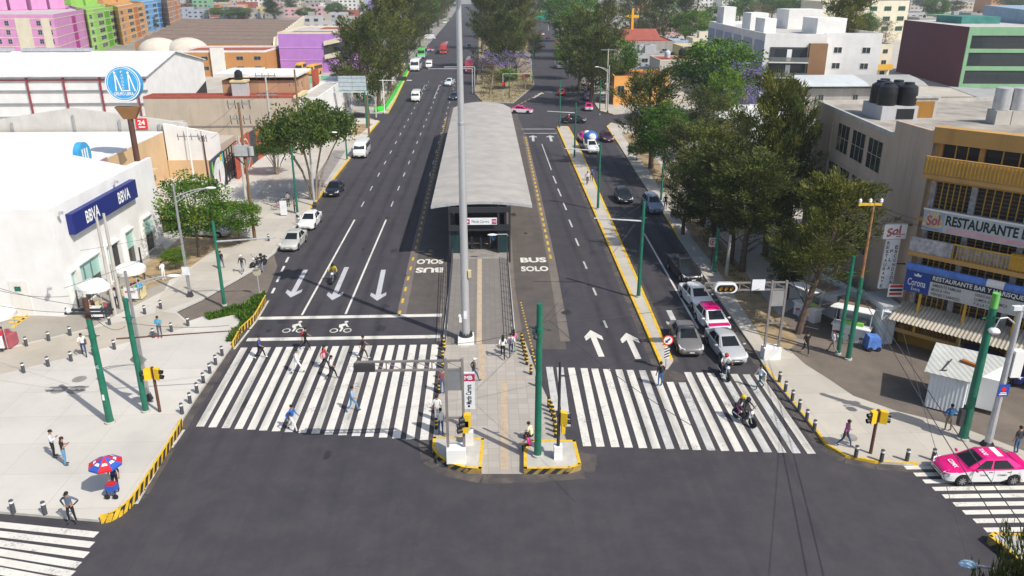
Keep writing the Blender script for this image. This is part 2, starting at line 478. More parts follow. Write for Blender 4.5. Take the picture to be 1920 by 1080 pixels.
# right old yard, dirt strip
sheet('right_yard', wp([(1510, 683), (1556, 712), (1600, 742), (1680, 770), (1800, 800), (1960, 860), (2100, 850), (2300, 700), (1800, 640), (1700, 598), (1500, 570), (1445, 600), (1462, 640)], KZ), KZ + .004, 'asphalt_old')
sheet('tree_strip', wp([(1432, 640), (1400, 590), (1345, 505), (1300, 450), (1268, 395), (1290, 395), (1350, 450), (1420, 540), (1500, 640), (1480, 655)], KZ), KZ + .008, 'dirt')
sheet('tree_strip', wp([(1235, 345), (1195, 292), (1165, 250), (1200, 250), (1225, 290), (1262, 345)], KZ), KZ + .008, 'dirt')
sheet('service_lane', wp([(497, 558), (492, 546), (461, 568), (387, 592), (352, 604), (332, 587), (380, 565), (472, 512), (514, 478), (520, 500)]), .005, 'asphalt_old')
# medians
Md = wp([(1237, 684), (1044, 240), (1049, 238), (1062, 238), (1067, 240), (1084, 271), (1201, 536), (1262, 678), (1252, 692), (1245, 694)])
slab('median_strip', Md, 'pavement')
b = MB()
def ribbon(b, P, wd, z, mi=None, side=0):
    P = [V((p[0], p[1], 0)) for p in P]
    for a, c in zip(P, P[1:]):
        d = (c - a).normalized(); n = V((d.y, -d.x, 0)) * wd
        o = n * side * .5
        q = [a - n / 2 + o, c - n / 2 + o, c + n / 2 + o, a + n / 2 + o]
        b.poly([(p.x, p.y, z) for p in q[::-1]], mi)
ribbon(b, Md[:2], .22, KZ + .006, side=1); ribbon(b, Md[1:5], .2, KZ + .006); ribbon(b, Md[4:8], .22, KZ + .006, side=1)
def wallstrip(b, P, z0, z1, off=.004, mi=None):
    for a, c in zip(P, P[1:]):
        d = (V(c) - V(a)).normalized(); n = V((d.y, -d.x, 0)) * off
        b.add([(a[0] + n.x, a[1] + n.y, z0), (c[0] + n.x, c[1] + n.y, z0), (c[0] + n.x, c[1] + n.y, z1), (a[0] + n.x, a[1] + n.y, z1)], [(0, 1, 2, 3)], mi)
wallstrip(b, Md[:2], 0, KZ, -.006); wallstrip(b, Md[4:8], 0, KZ, -.006)
ground('median_kerb_paint', b, MATS['kerbyellow'])
b = MB()
for seg in ([(600, 371), (657, 298)], [(560, 420), (600, 371)], [(690, 254), (712, 228)], [(728, 213), (741, 190), (767, 135), (791, 102)]):
    P = [G(x, y) for x, y in seg]
    ribbon(b, P, .25, KZ + .006, side=-1)
    wallstrip(b, P[::-1], 0, KZ, -.006)
for seg in ([(1160, 272), (1137, 238), (1146, 231)], [(1124, 208), (1150, 215)], [(1272, 447), (1247, 407)], [(1525, 806), (1432, 688)], [(1640, 869), (1585, 858), (1547, 836), (1525, 806)], [(1720, 873.5), (1640, 869)]):
    P = [G(x, y) for x, y in seg]
    ribbon(b, P, .14, KZ + .006, side=1); wallstrip(b, P, 0, KZ, -.006); wallstrip(b, P[::-1], 0, KZ, -.006)
ground('kerb_paint', b, MATS['kerbyellow'])
# park median beyond the station
Pk = wp([(962, 194), (1002, 161), (997, 130)]) + [V((15.5, 260, 0)), V((22, 420, 0)), V((30, 800, 0)), V((0, 800, 0)), V((-3, 500, 0)), V((-1.5, 300, 0))] + wp([(895, 140), (890, 176), (905, 192)])
slab('park_median', Pk, 'drygrass', .15)
# bus lanes
sheet('bus_lane', wp([(832, 592), (748, 592), (779, 467), (846, 200), (862, 200), (852, 430), (840, 520)]), .004, 'asphalt_bus')
sheet('bus_lane', wp([(966, 655), (1062, 655), (1032, 470), (984, 250), (966, 205), (955, 205), (948, 470)]), .004, 'asphalt_bus')
b = MB()
for s in ([(752, 592), (778, 470), (806, 352), (830, 250)], [(1060, 640), (1034, 487), (1008, 362), (984, 255)], [(827, 640), (838, 540), (850, 440)], [(973, 640), (958, 540), (952, 440)]):
    ribbon(b, [G(x, y) for x, y in s], .7, .007)
asphalt('asphalt_pale', (.17, .152, .135)); ground('bus_lane_edge', b, MATS['asphalt_pale'])
# platform plaza between islands
sheet('central_plaza', wp([(836, 640), (962, 640), (985, 640), (1012, 716), (1052, 800), (1085, 884), (985, 889), (900, 889), (820, 872), (812, 820)]), .012, 'pavers')
b = MB()
ribbon(b, wp([(903.5, 712), (903, 640)]), .42, .017); ribbon(b, wp([(946, 880), (945, 715)]), .42, .017); ribbon(b, wp([(842, 626), (960, 626)]), .2, .017)
ribbon(b, wp([(842, 667), (1000, 667)]), .12, .018); ribbon(b, wp([(890, 711), (1000, 711)]), .12, .018)
ground('tactile_path', b, MATS['tactile'])
# ================= painted markings
def mark(name, polys, m, z=.010):
    b = MB()
    for P in polys:
        P = [V(p) for p in P]
        A = sum(a.x * c.y - c.x * a.y for a, c in zip(P, P[1:] + P[:1]))
        if A < 0: P = P[::-1]
        b.poly([(p.x, p.y, z) for p in P])
    return ground(name, b, MATS[m])
def stripe(a, c, wd):
    a, c = V(a), V(c); n = V((1, 0, 0)) * wd / 2
    return [a - n, a + n, c + n, c - n]
T1 = [458, 480, 502, 524, 544, 566, 587, 609, 630, 649, 671, 692, 714, 734, 754, 775, 795, 816]
B1 = [375, 398, 423, 447, 471, 493, 517, 541, 566, 591, 616, 642, 667, 692, 718, 743, 769, 795]
mark('crosswalk', [stripe(G(t, 652 - 6 * i / 17), G(q, 800 + 25 * i / 17), .47) for i, (t, q) in enumerate(zip(T1, B1))], 'paint')
T2 = [1030, 1050, 1071, 1095, 1115, 1137, 1160, 1181, 1204, 1226, 1248, 1270, 1289, 1311, 1332, 1355, 1376, 1399, 1421, 1440]
B2 = [1050, 1076, 1101, 1126, 1154, 1179, 1206, 1231, 1257, 1284, 1307, 1334, 1360, 1386, 1414, 1440, 1467, 1494, 1522, 1546]
P2 = []
for i, (t, q) in enumerate(zip(T2[:19], B2)):
    y0, y1 = 688 + 15 * i / 18, 835 + 16 * i / 18
    if i in (10, 11): y0 += 20
    if i == 0: y1 = 770
    if i == 1: y1 = 800
    f = (y0 - (688 + 15 * i / 18)) / (y1 - y0 + 20)
    P2.append(stripe(G(t + (q - t) * f, y0), G(q if i > 1 else t + 13, y1), .46))
mark('crosswalk', P2[2:8] + P2[9:11] + P2[12:15] + P2[16:17] + P2[18:], 'paint'); mark('crosswalk', P2[:2] + P2[8:9] + P2[11:12] + P2[15:16] + P2[17:18], 'paint_worn')
def band(a, c, wd):
    a, c = V(a), V(c); d = (c - a).normalized(); n = V((-d.y, d.x, 0)) * wd / 2
    return [a - n, a + n, c + n, c - n]
Lc = [((-30, 981), (181, 1003)), ((-30, 998), (173, 1022)), ((-30, 1015), (163, 1041)), ((-30, 1031), (148, 1060)), ((-30, 1048), (136, 1077)), ((-30, 1065), (122, 1094)), ((-30, 1083), (108, 1112))]
mark('crosswalk', [band(G(*a), G(*c), .42) for a, c in Lc], 'paint')
Rc = [(1697, 877), (1715, 890), (1732, 903), (1750, 917), (1769, 931), (1789, 946), (1807, 961), (1827, 977), (1847, 994)]
mark('crosswalk', [band(G(x, y), G(x, y) + V((14, -.15, 0)), .34) for x, y in Rc], 'paint')
mark('stop_line', [band(G(486, 597), G(829, 591), .55)], 'paint'); mark('stop_line', [band(G(463, 637), G(825, 631), .55)], 'paint')
mark('lane_line', [band(G(566, 591), G(665, 412), .17)], 'paint'); mark('lane_line', [band(G(648, 589), G(724, 412), .17)], 'paint')
mark('lane_line', [band(G(1208, 438), G(1309, 616), .17)], 'paint')
dl = []
for x in (-14.15, -10.75, -7.3):
    for k in range(34):
        y = 89 + 7.6 * k
        if y < 215 and not (x > -8 and y < 100): dl.append(band((x, y, 0), (x, y + 2.3, 0), .13))
for x in (-14.6, -11): dl.append(band((x, 180, 0), (x, 205, 0), .13))
mark('lane_dashes', dl, 'paint_worn')
mark('lane_dashes', [band(G(x, y + 5), G(x + 5, y - 5), .2) for x, y in ((536, 487), (528, 504), (519, 524), (510, 545))], 'paint')
mark('lane_dashes', [band(G(x - 3, y - 7), G(x + 3, y + 7), .17) for x, y in ((1040, 337), (1049, 361), (1059, 387), (1070, 419), (1082, 454), (1097, 497), (1115, 547), (1135, 608))] + [band(G(1016, 270), G(1034, 319), .14)], 'paint_worn')
mark('edge_line', [band(G(439, 655), G(482, 600), .16), band(G(482, 600), G(503, 564), .16), band(G(345, 806), G(322, 840), .16), band(G(310, 850), G(255, 945), .2)], 'paint_worn')
def dashes(a, c, per, ln, wd):
    a, c = G(*a), G(*c); L = (c - a).length; d = (c - a).normalized()
    return [band(a + d * (per * k), a + d * (per * k + ln), wd) for k in range(int(L / per))]
mark('yellow_dashes', dashes((748, 592), (779, 467), 2.6, 1.0, .2) + dashes((779, 467), (838, 215), 2.1, .95, .2), 'paint_yellow')
mark('yellow_dashes', dashes((1033, 485), (985, 255), 2.1, 1.15, .22), 'paint_yellow')
mark('yellow_dashes', dashes((1012, 712), (975, 560), .55, .22, .12), 'paint_yellow')
mark('yellow_dashes', dashes((962, 202), (1022, 170), 3, 2.0, .2), 'paint_yellow')
mark('stop_line', [band(G(1021, 172), G(1035, 173), .5)], 'paint')
mark('stop_line', [band(G(978, 242), G(1040, 242), .4), band(G(982, 250), G(1044, 250), .4)], 'paint_worn')
def arrow(tip, tail, m, w1=.42, w2=1.25):
    tip, tail = G(*tip), G(*tail); d = (tip - tail); L = d.length; d.normalize(); n = V((-d.y, d.x, 0))
    h = min(1.6, L * .36)
    q = [tail - n * w1 / 2, tail + n * w1 / 2, tip - d * h * .8 + n * w1 / 2, tip - d * h * 1.15 + n * w2 / 2, tip - d * h * .72 + n * w2 * .52]
    r = [tip - d * h * .72 - n * w2 * .52, tip - d * h * 1.15 - n * w2 / 2, tip - d * h * .8 - n * w1 / 2]
    mark('turn_arrow', [q + [tip] + r], m)
arrow((545, 558), (573, 506), 'paint_grey'); arrow((623, 563), (650, 501), 'paint_grey'); arrow((707, 564), (719, 506), 'paint_grey')
arrow((1107, 619), (1128, 669), 'paint'); arrow((1174, 624), (1197, 673), 'paint'); arrow((1271, 617), (1254, 582), 'paint_worn')
arrow((1017, 174), (1000, 184), 'paint_worn'); arrow((999, 254), (1000, 265), 'paint_worn'); arrow((1031, 254), (1034, 265), 'paint_worn')
def roadtext(name, st, c, u, v, h, wd, m):
    b = MB(); vs, fs = glyphs(st, .03)
    b.text(st, V(c) + V((0, 0, .010)), u, v, h, wd, bold=.04); return ground(name, b, MATS[m])
c1, c2 = G(1000, 487.5), G(1002.5, 504)
roadtext('road_lettering', 'BUS', c1, (1, 0, 0), (0, 1, 0), 1.4, 2.4, 'paint'); roadtext('road_lettering', 'SOLO', c2, (1, 0, 0), (0, 1, 0), 1.35, 2.45, 'paint')
c1, c2 = G(805, 506.5), G(806.5, 490.5)
roadtext('road_lettering', 'BUS', c1, (-1, 0, 0), (0, -1, 0), 1.35, 2.45, 'paint'); roadtext('road_lettering', 'SOLO', c2, (-1, 0, 0), (0, -1, 0), 1.35, 2.45, 'paint')
def bikemark(c):
    c = V(c); b = MB(); z = .010
    def P(x, y): return (c.x + x, c.y + y * 1.25, z)
    for wx in (-.5, .5):
        n = 20
        for i in range(n):
            a, e = 6.2832 * i / n, 6.2832 * (i + 1) / n
            b.poly([P(wx + .31 * math.cos(a), -.45 + .31 * math.sin(a)), P(wx + .31 * math.cos(e), -.45 + .31 * math.sin(e)), P(wx + .22 * math.cos(e), -.45 + .22 * math.sin(e)), P(wx + .22 * math.cos(a), -.45 + .22 * math.sin(a))][::-1])
    b.poly([P(-.28, .42), P(-.02, .52), P(.22, .62), P(.3, .5), P(.42, .18), P(.52, .14), P(.5, .05), P(.33, .1), P(.22, .32), P(.02, .1), P(.14, -.1), P(.06, -.6), P(-.08, -.6), P(-.04, -.16), P(-.24, .08)][::-1])
    b.poly([P(.18 + .15 * math.cos(t * .6283), .82 + .15 * math.sin(t * .6283)) for t in range(10)])
    ground('bicycle_marking', b, MATS['paint'])
bikemark(G(553, 614)); bikemark(G(641, 614))
mark('parking_hatch', [band(G(20, 593, KZ), G(54, 592, KZ), .3), band(G(18, 598, KZ), G(46, 598, KZ), .3), band(G(17, 604, KZ), G(37, 604, KZ), .3), band(G(54, 591, KZ), G(22, 615, KZ), .3)], 'paint_yellow', KZ + .012)
b = MB()
for (px, py, rr) in ((110, 731, .5), (143, 731, .55), (149, 711, .45), (1592, 820, .45), (850, 700, .4), (1500, 640, .4)):
    p = G(px, py, KZ); b.poly([(p.x + rr * math.cos(t * .5236), p.y + rr * math.sin(t * .5236), KZ + .012) for t in range(12)])
ground('manhole_covers', b, MATS['concdark'])

m, t, b_ = nt('gutter_dust'); b_.inputs['Base Color'].default_value = (.22, .185, .15, 1); b_.inputs['Roughness'].default_value = .95
t.links.new(ramp(t, noise(t, .9, 8, .7), .36, .7, 0, .6), b_.inputs['Alpha']); MATS['gutter_dust'] = m
b = MB()
for seg, wd in (([(185, 981), (262, 927), (345, 788), (437, 650), (497, 562)], .9), ([(520, 474), (600, 371), (657, 298), (695, 248)], .8), ([(1920, 880), (1700, 876), (1640, 872), (1585, 861), (1545, 838), (1523, 808), (1432, 690), (1350, 568), (1272, 448), (1160, 273)], .9), ([(1234, 690), (1043, 242)], .7), ([(1264, 680), (1084, 273)], .7), ([(806, 822), (812, 860), (840, 880), (905, 893), (985, 893), (1092, 884), (1098, 850)], 1.3), ([(1225, 700), (1245, 715), (1275, 700)], 1.6)):
    ribbon(b, [G(x, y) for x, y in seg], wd, .0085)
ground('gutter_dust', b, m)
b = MB(); r_ = random.Random(4)
for k in range(46):
    x, y = r_.uniform(-17, 18), r_.uniform(28, 120)
    if -3.5 < x < 2.5: continue
    q = r_.uniform(.15, .45); n = 9
    b.poly([(x + q * r_.uniform(.6, 1.2) * math.cos(6.283 * i / n), y + 1.6 * q * r_.uniform(.6, 1.2) * math.sin(6.283 * i / n), .0075) for i in range(n)])
ground('oil_stains', b, mat('oilstain', (.035, .033, .036), .6, .3, 2))

m, t, b_ = nt('tyre_dark'); b_.inputs['Base Color'].default_value = (.035, .034, .037, 1); b_.inputs['Roughness'].default_value = .7
tc = nd(t, 'TexCoord'); sp_ = nd(t, 'SeparateXYZ'); t.links.new(tc.outputs['Generated'], sp_.inputs[0])
pp_ = nd(t, 'Math', operation='PINGPONG'); pp_.inputs[1].default_value = .5; t.links.new(sp_.outputs[0], pp_.inputs[0])
mu = nd(t, 'Math', operation='MULTIPLY'); t.links.new(ramp(t, pp_.outputs[0], .05, .5), mu.inputs[0]); t.links.new(ramp(t, noise(t, 1.0, 7, .7, (1.6, .16, 1)), .34, .7, .03, .4), mu.inputs[1])
p2 = nd(t, 'Math', operation='PINGPONG'); p2.inputs[1].default_value = .5; t.links.new(sp_.outputs[1], p2.inputs[0])
m2 = nd(t, 'Math', operation='MULTIPLY'); t.links.new(mu.outputs[0], m2.inputs[0]); t.links.new(ramp(t, p2.outputs[0], 0, .05), m2.inputs[1]); t.links.new(m2.outputs[0], b_.inputs['Alpha'])
def track(a, c, wd=1.0):
    a, c = V(a), V(c); d = c - a; b = MB(); L = d.length; b.poly([(-wd / 2, 0, 0), (wd / 2, 0, 0), (wd / 2, L, 0), (-wd / 2, L, 0)])
    o = ground('tyre_track', b, m); o.location = (a.x, a.y, .0135); o.rotation_euler = (0, 0, math.atan2(-d.x, d.y))
for x in (-16.0, -12.45, -9.05):
    for s in (-.85, .85): track((x + s, 34, 0), (x + s + .2, 205, 0))
for x in (8.6,):
    for s in (-.85, .85): track((x + s + (1.4 if x > 8 else .6), 34, 0), (x + s, 130, 0))
for x in (13.6, 16.4):
    for s in (-.8, .8): track((x + s + .4, 33, 0), (x + s + 1.6, 128, 0))
# ================= bus station, mast, islands
corr('station_roof_sheet', (.43, .395, .35), 1, .9, rough=.55)
mat('portal', (.03, .032, .038), .45); mat('panel_dark', (.06, .065, .075), .35); mat('magenta', (.42, .02, .12), .5); mat('signwhite', (.72, .74, .76), .5)
st = thing('bus_station', 'long grey-roofed bus station platform between the bus lanes in the middle of the avenue', 'bus station', (-.5, 69, 0))
X0, X1 = -4.85, 4.25
b = MB(); b.smooth = True
secs = []
for j in range(33):
    y = 69.4 + (133.5 - 69.4) * j / 32
    row = [(X0 + (X1 - X0) * i / 14, y, 5.25 + .40 * (1 - ((i - 7) / 7) ** 2)) for i in range(15)]
    if j >= 31: row = [(x * (1 - .12 * (j - 30)), yy, z) for x, yy, z in row]
    secs.append(row + [(x, yy, z - .14) for x, yy, z in row[::-1]])
b.loft(secs); b.build('roof', MATS['station_roof_sheet'], st, world=True, sharp=50)
b = MB()
for i in range(14):
    xa, xb = X0 + (X1 - X0) * i / 14, X0 + (X1 - X0) * (i + 1) / 14
    za, zb = 5.25 + .40 * (1 - ((i - 7) / 7) ** 2), 5.25 + .40 * (1 - ((i - 6) / 7) ** 2)
    b.add([(xa, 69.36, za - .2), (xb, 69.36, zb - .2), (xb, 69.36, zb + .03), (xa, 69.36, za + .03), (xa, 69.42, za - .2), (xb, 69.42, zb - .2), (xb, 69.42, zb + .03), (xa, 69.42, za + .03)], [(0, 1, 2, 3), (3, 2, 6, 7), (1, 0, 4, 5), (5, 4, 7, 6)])
b.build('fascia', MATS['galv'], st, world=True)
b = MB(); b.box(-2.95, 1.95, 67.5, 131, .0, .92); b.build('platform', [MATS['concdark']], st, world=True)
b = MB()
b.add([(-2.9, 51.4, .03), (1.9, 51.4, .03), (1.9, 67.5, .92), (-2.9, 67.5, .92), (-2.9, 51.4, 0), (1.9, 51.4, 0), (1.9, 67.5, 0), (-2.9, 67.5, 0)], [(0, 1, 2, 3), (0, 4, 5, 1), (1, 5, 6, 2), (3, 7, 4, 0)])
slabmat('ramp_pave', (.21, .19, .17), (.4, .4), .03, .06, .85, stain=.3)
b.build('ramp', MATS['ramp_pave'], st, world=True)
b = MB(); b.add([(-.72, 51.4, .036), (-.34, 51.4, .036), (-.34, 67.5, .926), (-.72, 67.5, .926)], [(0, 1, 2, 3)])
b.build('tactile_strip', MATS['tactile'], st, world=True)
for x in (-3.0, 1.98):
    b = MB(); b.box(x - .12, x + .12, 51.2, 131, 0, .2 if x > 0 else .2); b.build('ramp_kerb', MATS['kerb'], st, world=True)
for x in (-2.92, 1.92):
    b = MB()
    def zr(y): return .03 + .89 * max(0, min(1, (y - 51.4) / 16.1))
    for h in (.15, .45, .75, 1.05): b.tube((x, 51.3, zr(51.3) + h), (x, 67.2, zr(67.2) + h), .03 if h > 1 else .02)
    for k in range(14):
        y = 51.3 + 15.9 * k / 13; b.tube((x, y, 0), (x, y, zr(y) + 1.05), .028)
    b.build('railing', MATS['panel_dark'], st, world=True)
# front portal
b = MB()
for x in (-3.2, -2.2, 1.2, 2.2): b.box(x - .09, x + .09, 69.050, 69.300, 0, 5.3)
b.box(-3.3, 2.3, 69.000, 69.350, 3.3, 3.55); b.box(-3.3, 2.3, 69.000, 69.350, 4.75, 5.2); b.box(-3.3, 2.3, 68.850, 69.000, 3.1, 3.3)
b.build('entrance_frame', MATS['portal'], st, world=True)
b = MB(); b.box(-2.9, 1.9, 74, 74.2, .92, 5.4); b.build('screen_wall', MATS['portal'], st, world=True)
for x0, x1 in ((-3.15, -2.25), (1.25, 2.15)):
    b = MB(); b.box(x0, x1, 69.130, 69.190, .95, 3.2); b.build('glass_panel', MATS['greenpane'] if 'greenpane' in MATS else glassmat('greenpane', (.02, .05, .055), .85, .05), st, world=True)
b = MB(); b.box(-1.85, 1.05, 68.600, 68.750, 3.75, 4.35, 0)
sg = b.build('station_sign', MATS['signwhite'], st, world=True)
b = MB(); b.text('Martín Carrera', (-.42, 68.596, 4.05), (1, 0, 0), (0, 0, 1), .3, 1.55, mi=0); l = b.build('lettering', [MATS['black']]); l.parent = sg; l.location = -st.location; KIDS.setdefault(sg.name, []).append(l)
b = MB(); b.box(-1.78, -1.38, 68.580, 68.600, 3.82, 4.28); b.lathe([(.1, 0), (.1, .01)], (-1.58, 68.575, 4.05), 12, 1, 'y')
l = b.build('line_emblem', [MATS['magenta'], MATS['signwhite']]); l.parent = sg; l.location = -st.location
b = MB(); b.box(.6, 1.0, 68.580, 68.600, 3.82, 4.28); b.text('MB', (.8, 68.576, 4.05), (1, 0, 0), (0, 0, 1), .2, .3, mi=1)
l = b.build('network_emblem', [MATS['magenta'], MATS['signwhite']]); l.parent = sg; l.location = -st.location
for k in range(5):
    b = MB(); x = -2.2 + .85 * k; b.box(x, x + .18, 70.2, 71.3, .92, 1.95); b.build('turnstile', MATS['panel_dark'], st, world=True)
# long sides: columns and glazed screens
for sx in (-2.85, 1.85):
    for k in range(11):
        y = 70 + 6 * k
        b = MB(); b.box(sx - .1, sx + .1, y - .1, y + .1, 0, 5.3); b.build('column', MATS['portal'], st, world=True)
        if k < 10:
            b = MB(); b.box(sx - .03, sx + .03, y + .12, y + 5.88, .95, 3.3); b.build('side_screen', MATS['panel_dark'], st, world=True)
for k in range(8):
    b = MB(); b.box(1.9, 1.99, 88 + 5.5 * k, 91.5 + 5.5 * k, 2.9, 3.4, 0); b.box(1.99, 2.0, 88.3 + 5.5 * k, 91.2 + 5.5 * k, 3.0, 3.3, 1)
    b.build('route_panel', [MATS['red'], MATS['signwhite']], st, world=True)
def lamp_on_arm():
    b = MB(); b.path([(2.0, 66.9, 3.2), (1.9, 66.8, 3.4), (.9, 66.6, 3.45)], .03); b.build('lamp_arm', MATS['galv'], st, world=True)
    b = MB(); b.ball((.6, 66.6, 3.42), (.42, .17, .1)); b.build('lamp_head', MATS['white'], st, world=True)
lamp_on_arm()
# mast
mb_ = G(874, 641)
ms = thing('floodlight_mast', 'very tall tapered galvanised floodlight mast bolted to a white plinth before the station ramp', 'mast', mb_)
b = MB(); b.hexa([(-.58, -.58, 0), (.58, -.58, 0), (.58, .58, 0), (-.58, .58, 0)], [(-.55, -.55, .5), (.55, -.55, .5), (.55, .55, .5), (-.55, .55, .5)]); b.build('plinth', MATS['white'], ms)
b = MB(); b.lathe([(.48, .5), (.48, .62), (.3, .62)], n=24)
for k in range(14): b.tube((.42 * math.cos(k * .449), .42 * math.sin(k * .449), .6), (.42 * math.cos(k * .449), .42 * math.sin(k * .449), .8), .035, n=6)
b.build('base_flange', MATS['dark'], ms)
mat('mast_steel', (.50, .51, .52), .42, .06, .7, .35)
b = MB(); b.lathe([(.29, .6), (.275, 7), (.22, 15.5), (.21, 15.5), (.16, 24.0)], n=20); b.build('pole', MATS['mast_steel'], ms)
b = MB(); b.lathe([(.225, 15.4), (.235, 15.42), (.235, 15.6), (.2, 15.62)], n=20); b.build('joint_collar', MATS['galv'], ms)
b = MB(); b.lathe([(.95, 24), (.95, 24.1), (.85, 24.1), (.85, 24)], n=18)
for k in range(3): b.tube((0, 0, 24.05), (.9 * math.cos(2.09 * k), .9 * math.sin(2.09 * k), 24.05), .05)
b.build('light_ring', MATS['galv'], ms)
for k in range(6):
    a = k * 1.047; c = (1.1 * math.cos(a), 1.1 * math.sin(a), 23.9)
    b = MB(); b.ball(c, (.42, .42, .2), 8, 5); b.build('floodlight', MATS['galv'], ms)
b = MB(); b.box(.24, .46, -.3, -.08, 5.0, 5.5); b.build('loudspeaker', mat('speakercream', (.62, .52, .3), .6), ms)
b = MB(); b.box(-.45, -.27, -.2, .0, 1.6, 1.95); b.ball((-.42, -.1, 2.05), .13); b.build('camera_unit', MATS['white'], ms)
b = MB(); b.box(-.12, .12, -.305, -.28, 1.9, 2.5); b.build('sticker', MATS['signwhite'], ms)
# traffic islands with hazard kerbs
def hazard(P, z0, z1, per=.62, thick=.12, slant=.35, parent=None, name='hazard_kerb', side=1):
    """kerb wall along P, yellow with black slanted bars"""
    b = MB(); P = [V((p[0], p[1], 0)) for p in P]
    L = 0; segs = []
    for a, c in zip(P, P[1:]): segs.append((a, c, L)); L += (c - a).length
    def at(s):
        s = max(0, min(L, s))
        for a, c, l in segs:
            if s <= l + (c - a).length + 1e-6:
                d = (c - a).normalized(); return a + d * (s - l), V((d.y, -d.x, 0))
    for a, c, l in segs:
        d = (c - a).normalized(); n = V((d.y, -d.x, 0)) * side
        q = [a, c, c - n * thick, a - n * thick]
        if side < 0: q = [c, a, a - n * thick, c - n * thick]
        b.hexa([(p.x, p.y, z0) for p in q], [(p.x, p.y, z1) for p in q], 0)
    s = .1
    while s + per * .5 + slant < L:
        for i in range(4):
            f0, f1 = i / 4, (i + 1) / 4; pts = []
            for f, o in ((f0, 0), (f0, per * .56), (f1, per * .56), (f1, 0)):
                p, n = at(s + o + slant * f); p = p + n * (.012 * side)
                pts.append((p.x, p.y, z0 + (z1 - z0) * f))
            b.poly(pts if side > 0 else pts[::-1], 1)
        s += per
    return b.build(name, [MATS['kerbyellow'], MATS['hazblack']], parent, world=True)
def island(name, label, out, haz, z=.34):
    c = sum((V(p) for p in out), V((0, 0, 0))) / len(out)
    t = thing(name, label, 'traffic island', (c.x, c.y, 0))
    b = MB(); b.prism(out, 0, z); b.build('concrete_slab', MATS['concrete'], t, world=True)
    hazard(haz, .012, z + .006, parent=t)
    b = MB(); n = len(out)
    for i in range(n):
        p, q = V(out[i]), V(out[(i + 1) % n]); d = (q - p).normalized(); nn = V((d.y, -d.x, 0))
        m = (p + q) / 2 - c
        if nn.x * m.x + nn.y * m.y > 0: nn = -nn
        r = [p, q, q + nn * .17, p + nn * .17]
        A = sum(u.x * v.y - v.x * u.y for u, v in zip(r, r[1:] + r[:1]))
        if A < 0: r = r[::-1]
        b.poly([(u.x, u.y, z + .009) for u in r])
    b.build('rim_paint', MATS['kerbyellow'], t, world=True)
    return t
IZ = .34
Lo = wp([(812, 819), (873, 819), (908, 822), (903, 879), (873, 877), (840, 868), (818, 852), (810, 838)], IZ)
island('traffic_island', 'curved concrete traffic island with yellow black kerb under the narrow station totem', Lo, Lo[::-1][0:6][::-1] if False else [Lo[7], Lo[6], Lo[5], Lo[4], Lo[3]])
Ro = wp([(982, 845), (996, 824), (1079, 825), (1090, 871), (1068, 878), (982, 879)], IZ)
island('traffic_island', 'angular concrete traffic island with striped kerb where the thick green pole stands', Ro, [Ro[5], Ro[4], Ro[3]])
# corner hazard walls
hz = thing('hazard_wall', 'yellow and black striped low wall curving round the left plaza corner', 'kerb wall', G(262, 905))
hazard([G(x, y) for x, y in ((190, 982), (207, 979), (228, 968), (245, 953), (257, 938), (285, 896), (312, 854), (337, 811), (343, 797))], 0, .46, .62, .10, .3, hz, 'striped_wall', 1)
hz = thing('hazard_wall', 'yellow and black striped planter wall beside the stop line', 'kerb wall', G(470, 608))
hazard([G(x, y) for x, y in ((439, 652), (452, 626), (480, 600), (500, 563))], 0, .46, .5, .10, .12, hz, 'striped_wall', 1)
Pq = wp([(1852, 1008), (1915, 1058), (1960, 1066), (2060, 1066), (2060, 1010), (1880, 1003), (1862, 1001)], .3)
island('traffic_island', 'pale traffic island with steep striped kerb at lower right corner under pine branches', Pq, [Pq[6], Pq[0], Pq[1], Pq[2], Pq[3]], .42)
# bollards
def mk_bollard():
    t = thing('bollard', 'b', 'bollard')
    b = MB(); b.lathe([(.105, 0), (.105, .7), (.09, .72), (.0, .72)], n=12); b.build('post', mat('bollard_grey', (.075, .078, .085), .55), t)
    b = MB(); b.lathe([(.109, .56), (.109, .66)], n=12); b.build('reflective_band', MATS['white'], t)
    return t
def mk_ybollard():
    t = thing('bollard', 'b', 'bollard')
    b = MB(); b.lathe([(.1, 0), (.1, .66), (.08, .7), (.0, .7)], n=12); b.build('post', MATS['hazblack'], t)
    for z in (.28, .52):
        b = MB(); b.lathe([(.104, z), (.104, z + .1)], n=12); b.build('yellow_band', MATS['yellow'], t)
    return t
def row(key, mk, pts, label, group, z):
    for x, y in pts: place(key, mk, G(x, y, z), 0, label, group)
row('bol', mk_bollard, [(6, 657), (50, 649), (92, 639), (132, 629), (170, 619), (206, 609), (272, 589), (302, 579)], 'dark grey bollard with white band in the row nearest the white bank', 'bollards in the row before the bank', KZ)
row('bol', mk_bollard, [(-4, 709), (45, 699), (91, 687), (134, 677), (176, 666), (215, 655), (254, 644), (288, 633), (322, 622), (353, 611)], 'dark grey bollard with white band along the plaza side of the tan lane', 'bollards along the plaza side of the lane', KZ)
row('bol', mk_bollard, [(417, 667), (405, 684), (394, 700), (382, 718), (370, 737), (357, 756), (342, 776)], 'dark grey bollard with white band at the kerb left of the wide crosswalk', 'bollards at the left crosswalk end', KZ)
row('bol', mk_bollard, [(26, 961), (85, 964)], 'dark grey bollard with white band on lower left plaza edge beside the lower crosswalk', 'bollards on lower left edge', KZ)
row('bol', mk_bollard, [(1461, 716), (1472, 734), (1485, 751), (1498, 769), (1512, 788), (1526, 808)], 'dark grey bollard with white band along the kerb right of the crosswalk', 'bollards along the right kerb', KZ)
row('bol', mk_bollard, [(1604, 857), (1652, 865), (1700, 864), (1749, 863)], 'dark grey bollard with white band on the curved corner by the near taxi', 'bollards on the right corner curve', KZ)
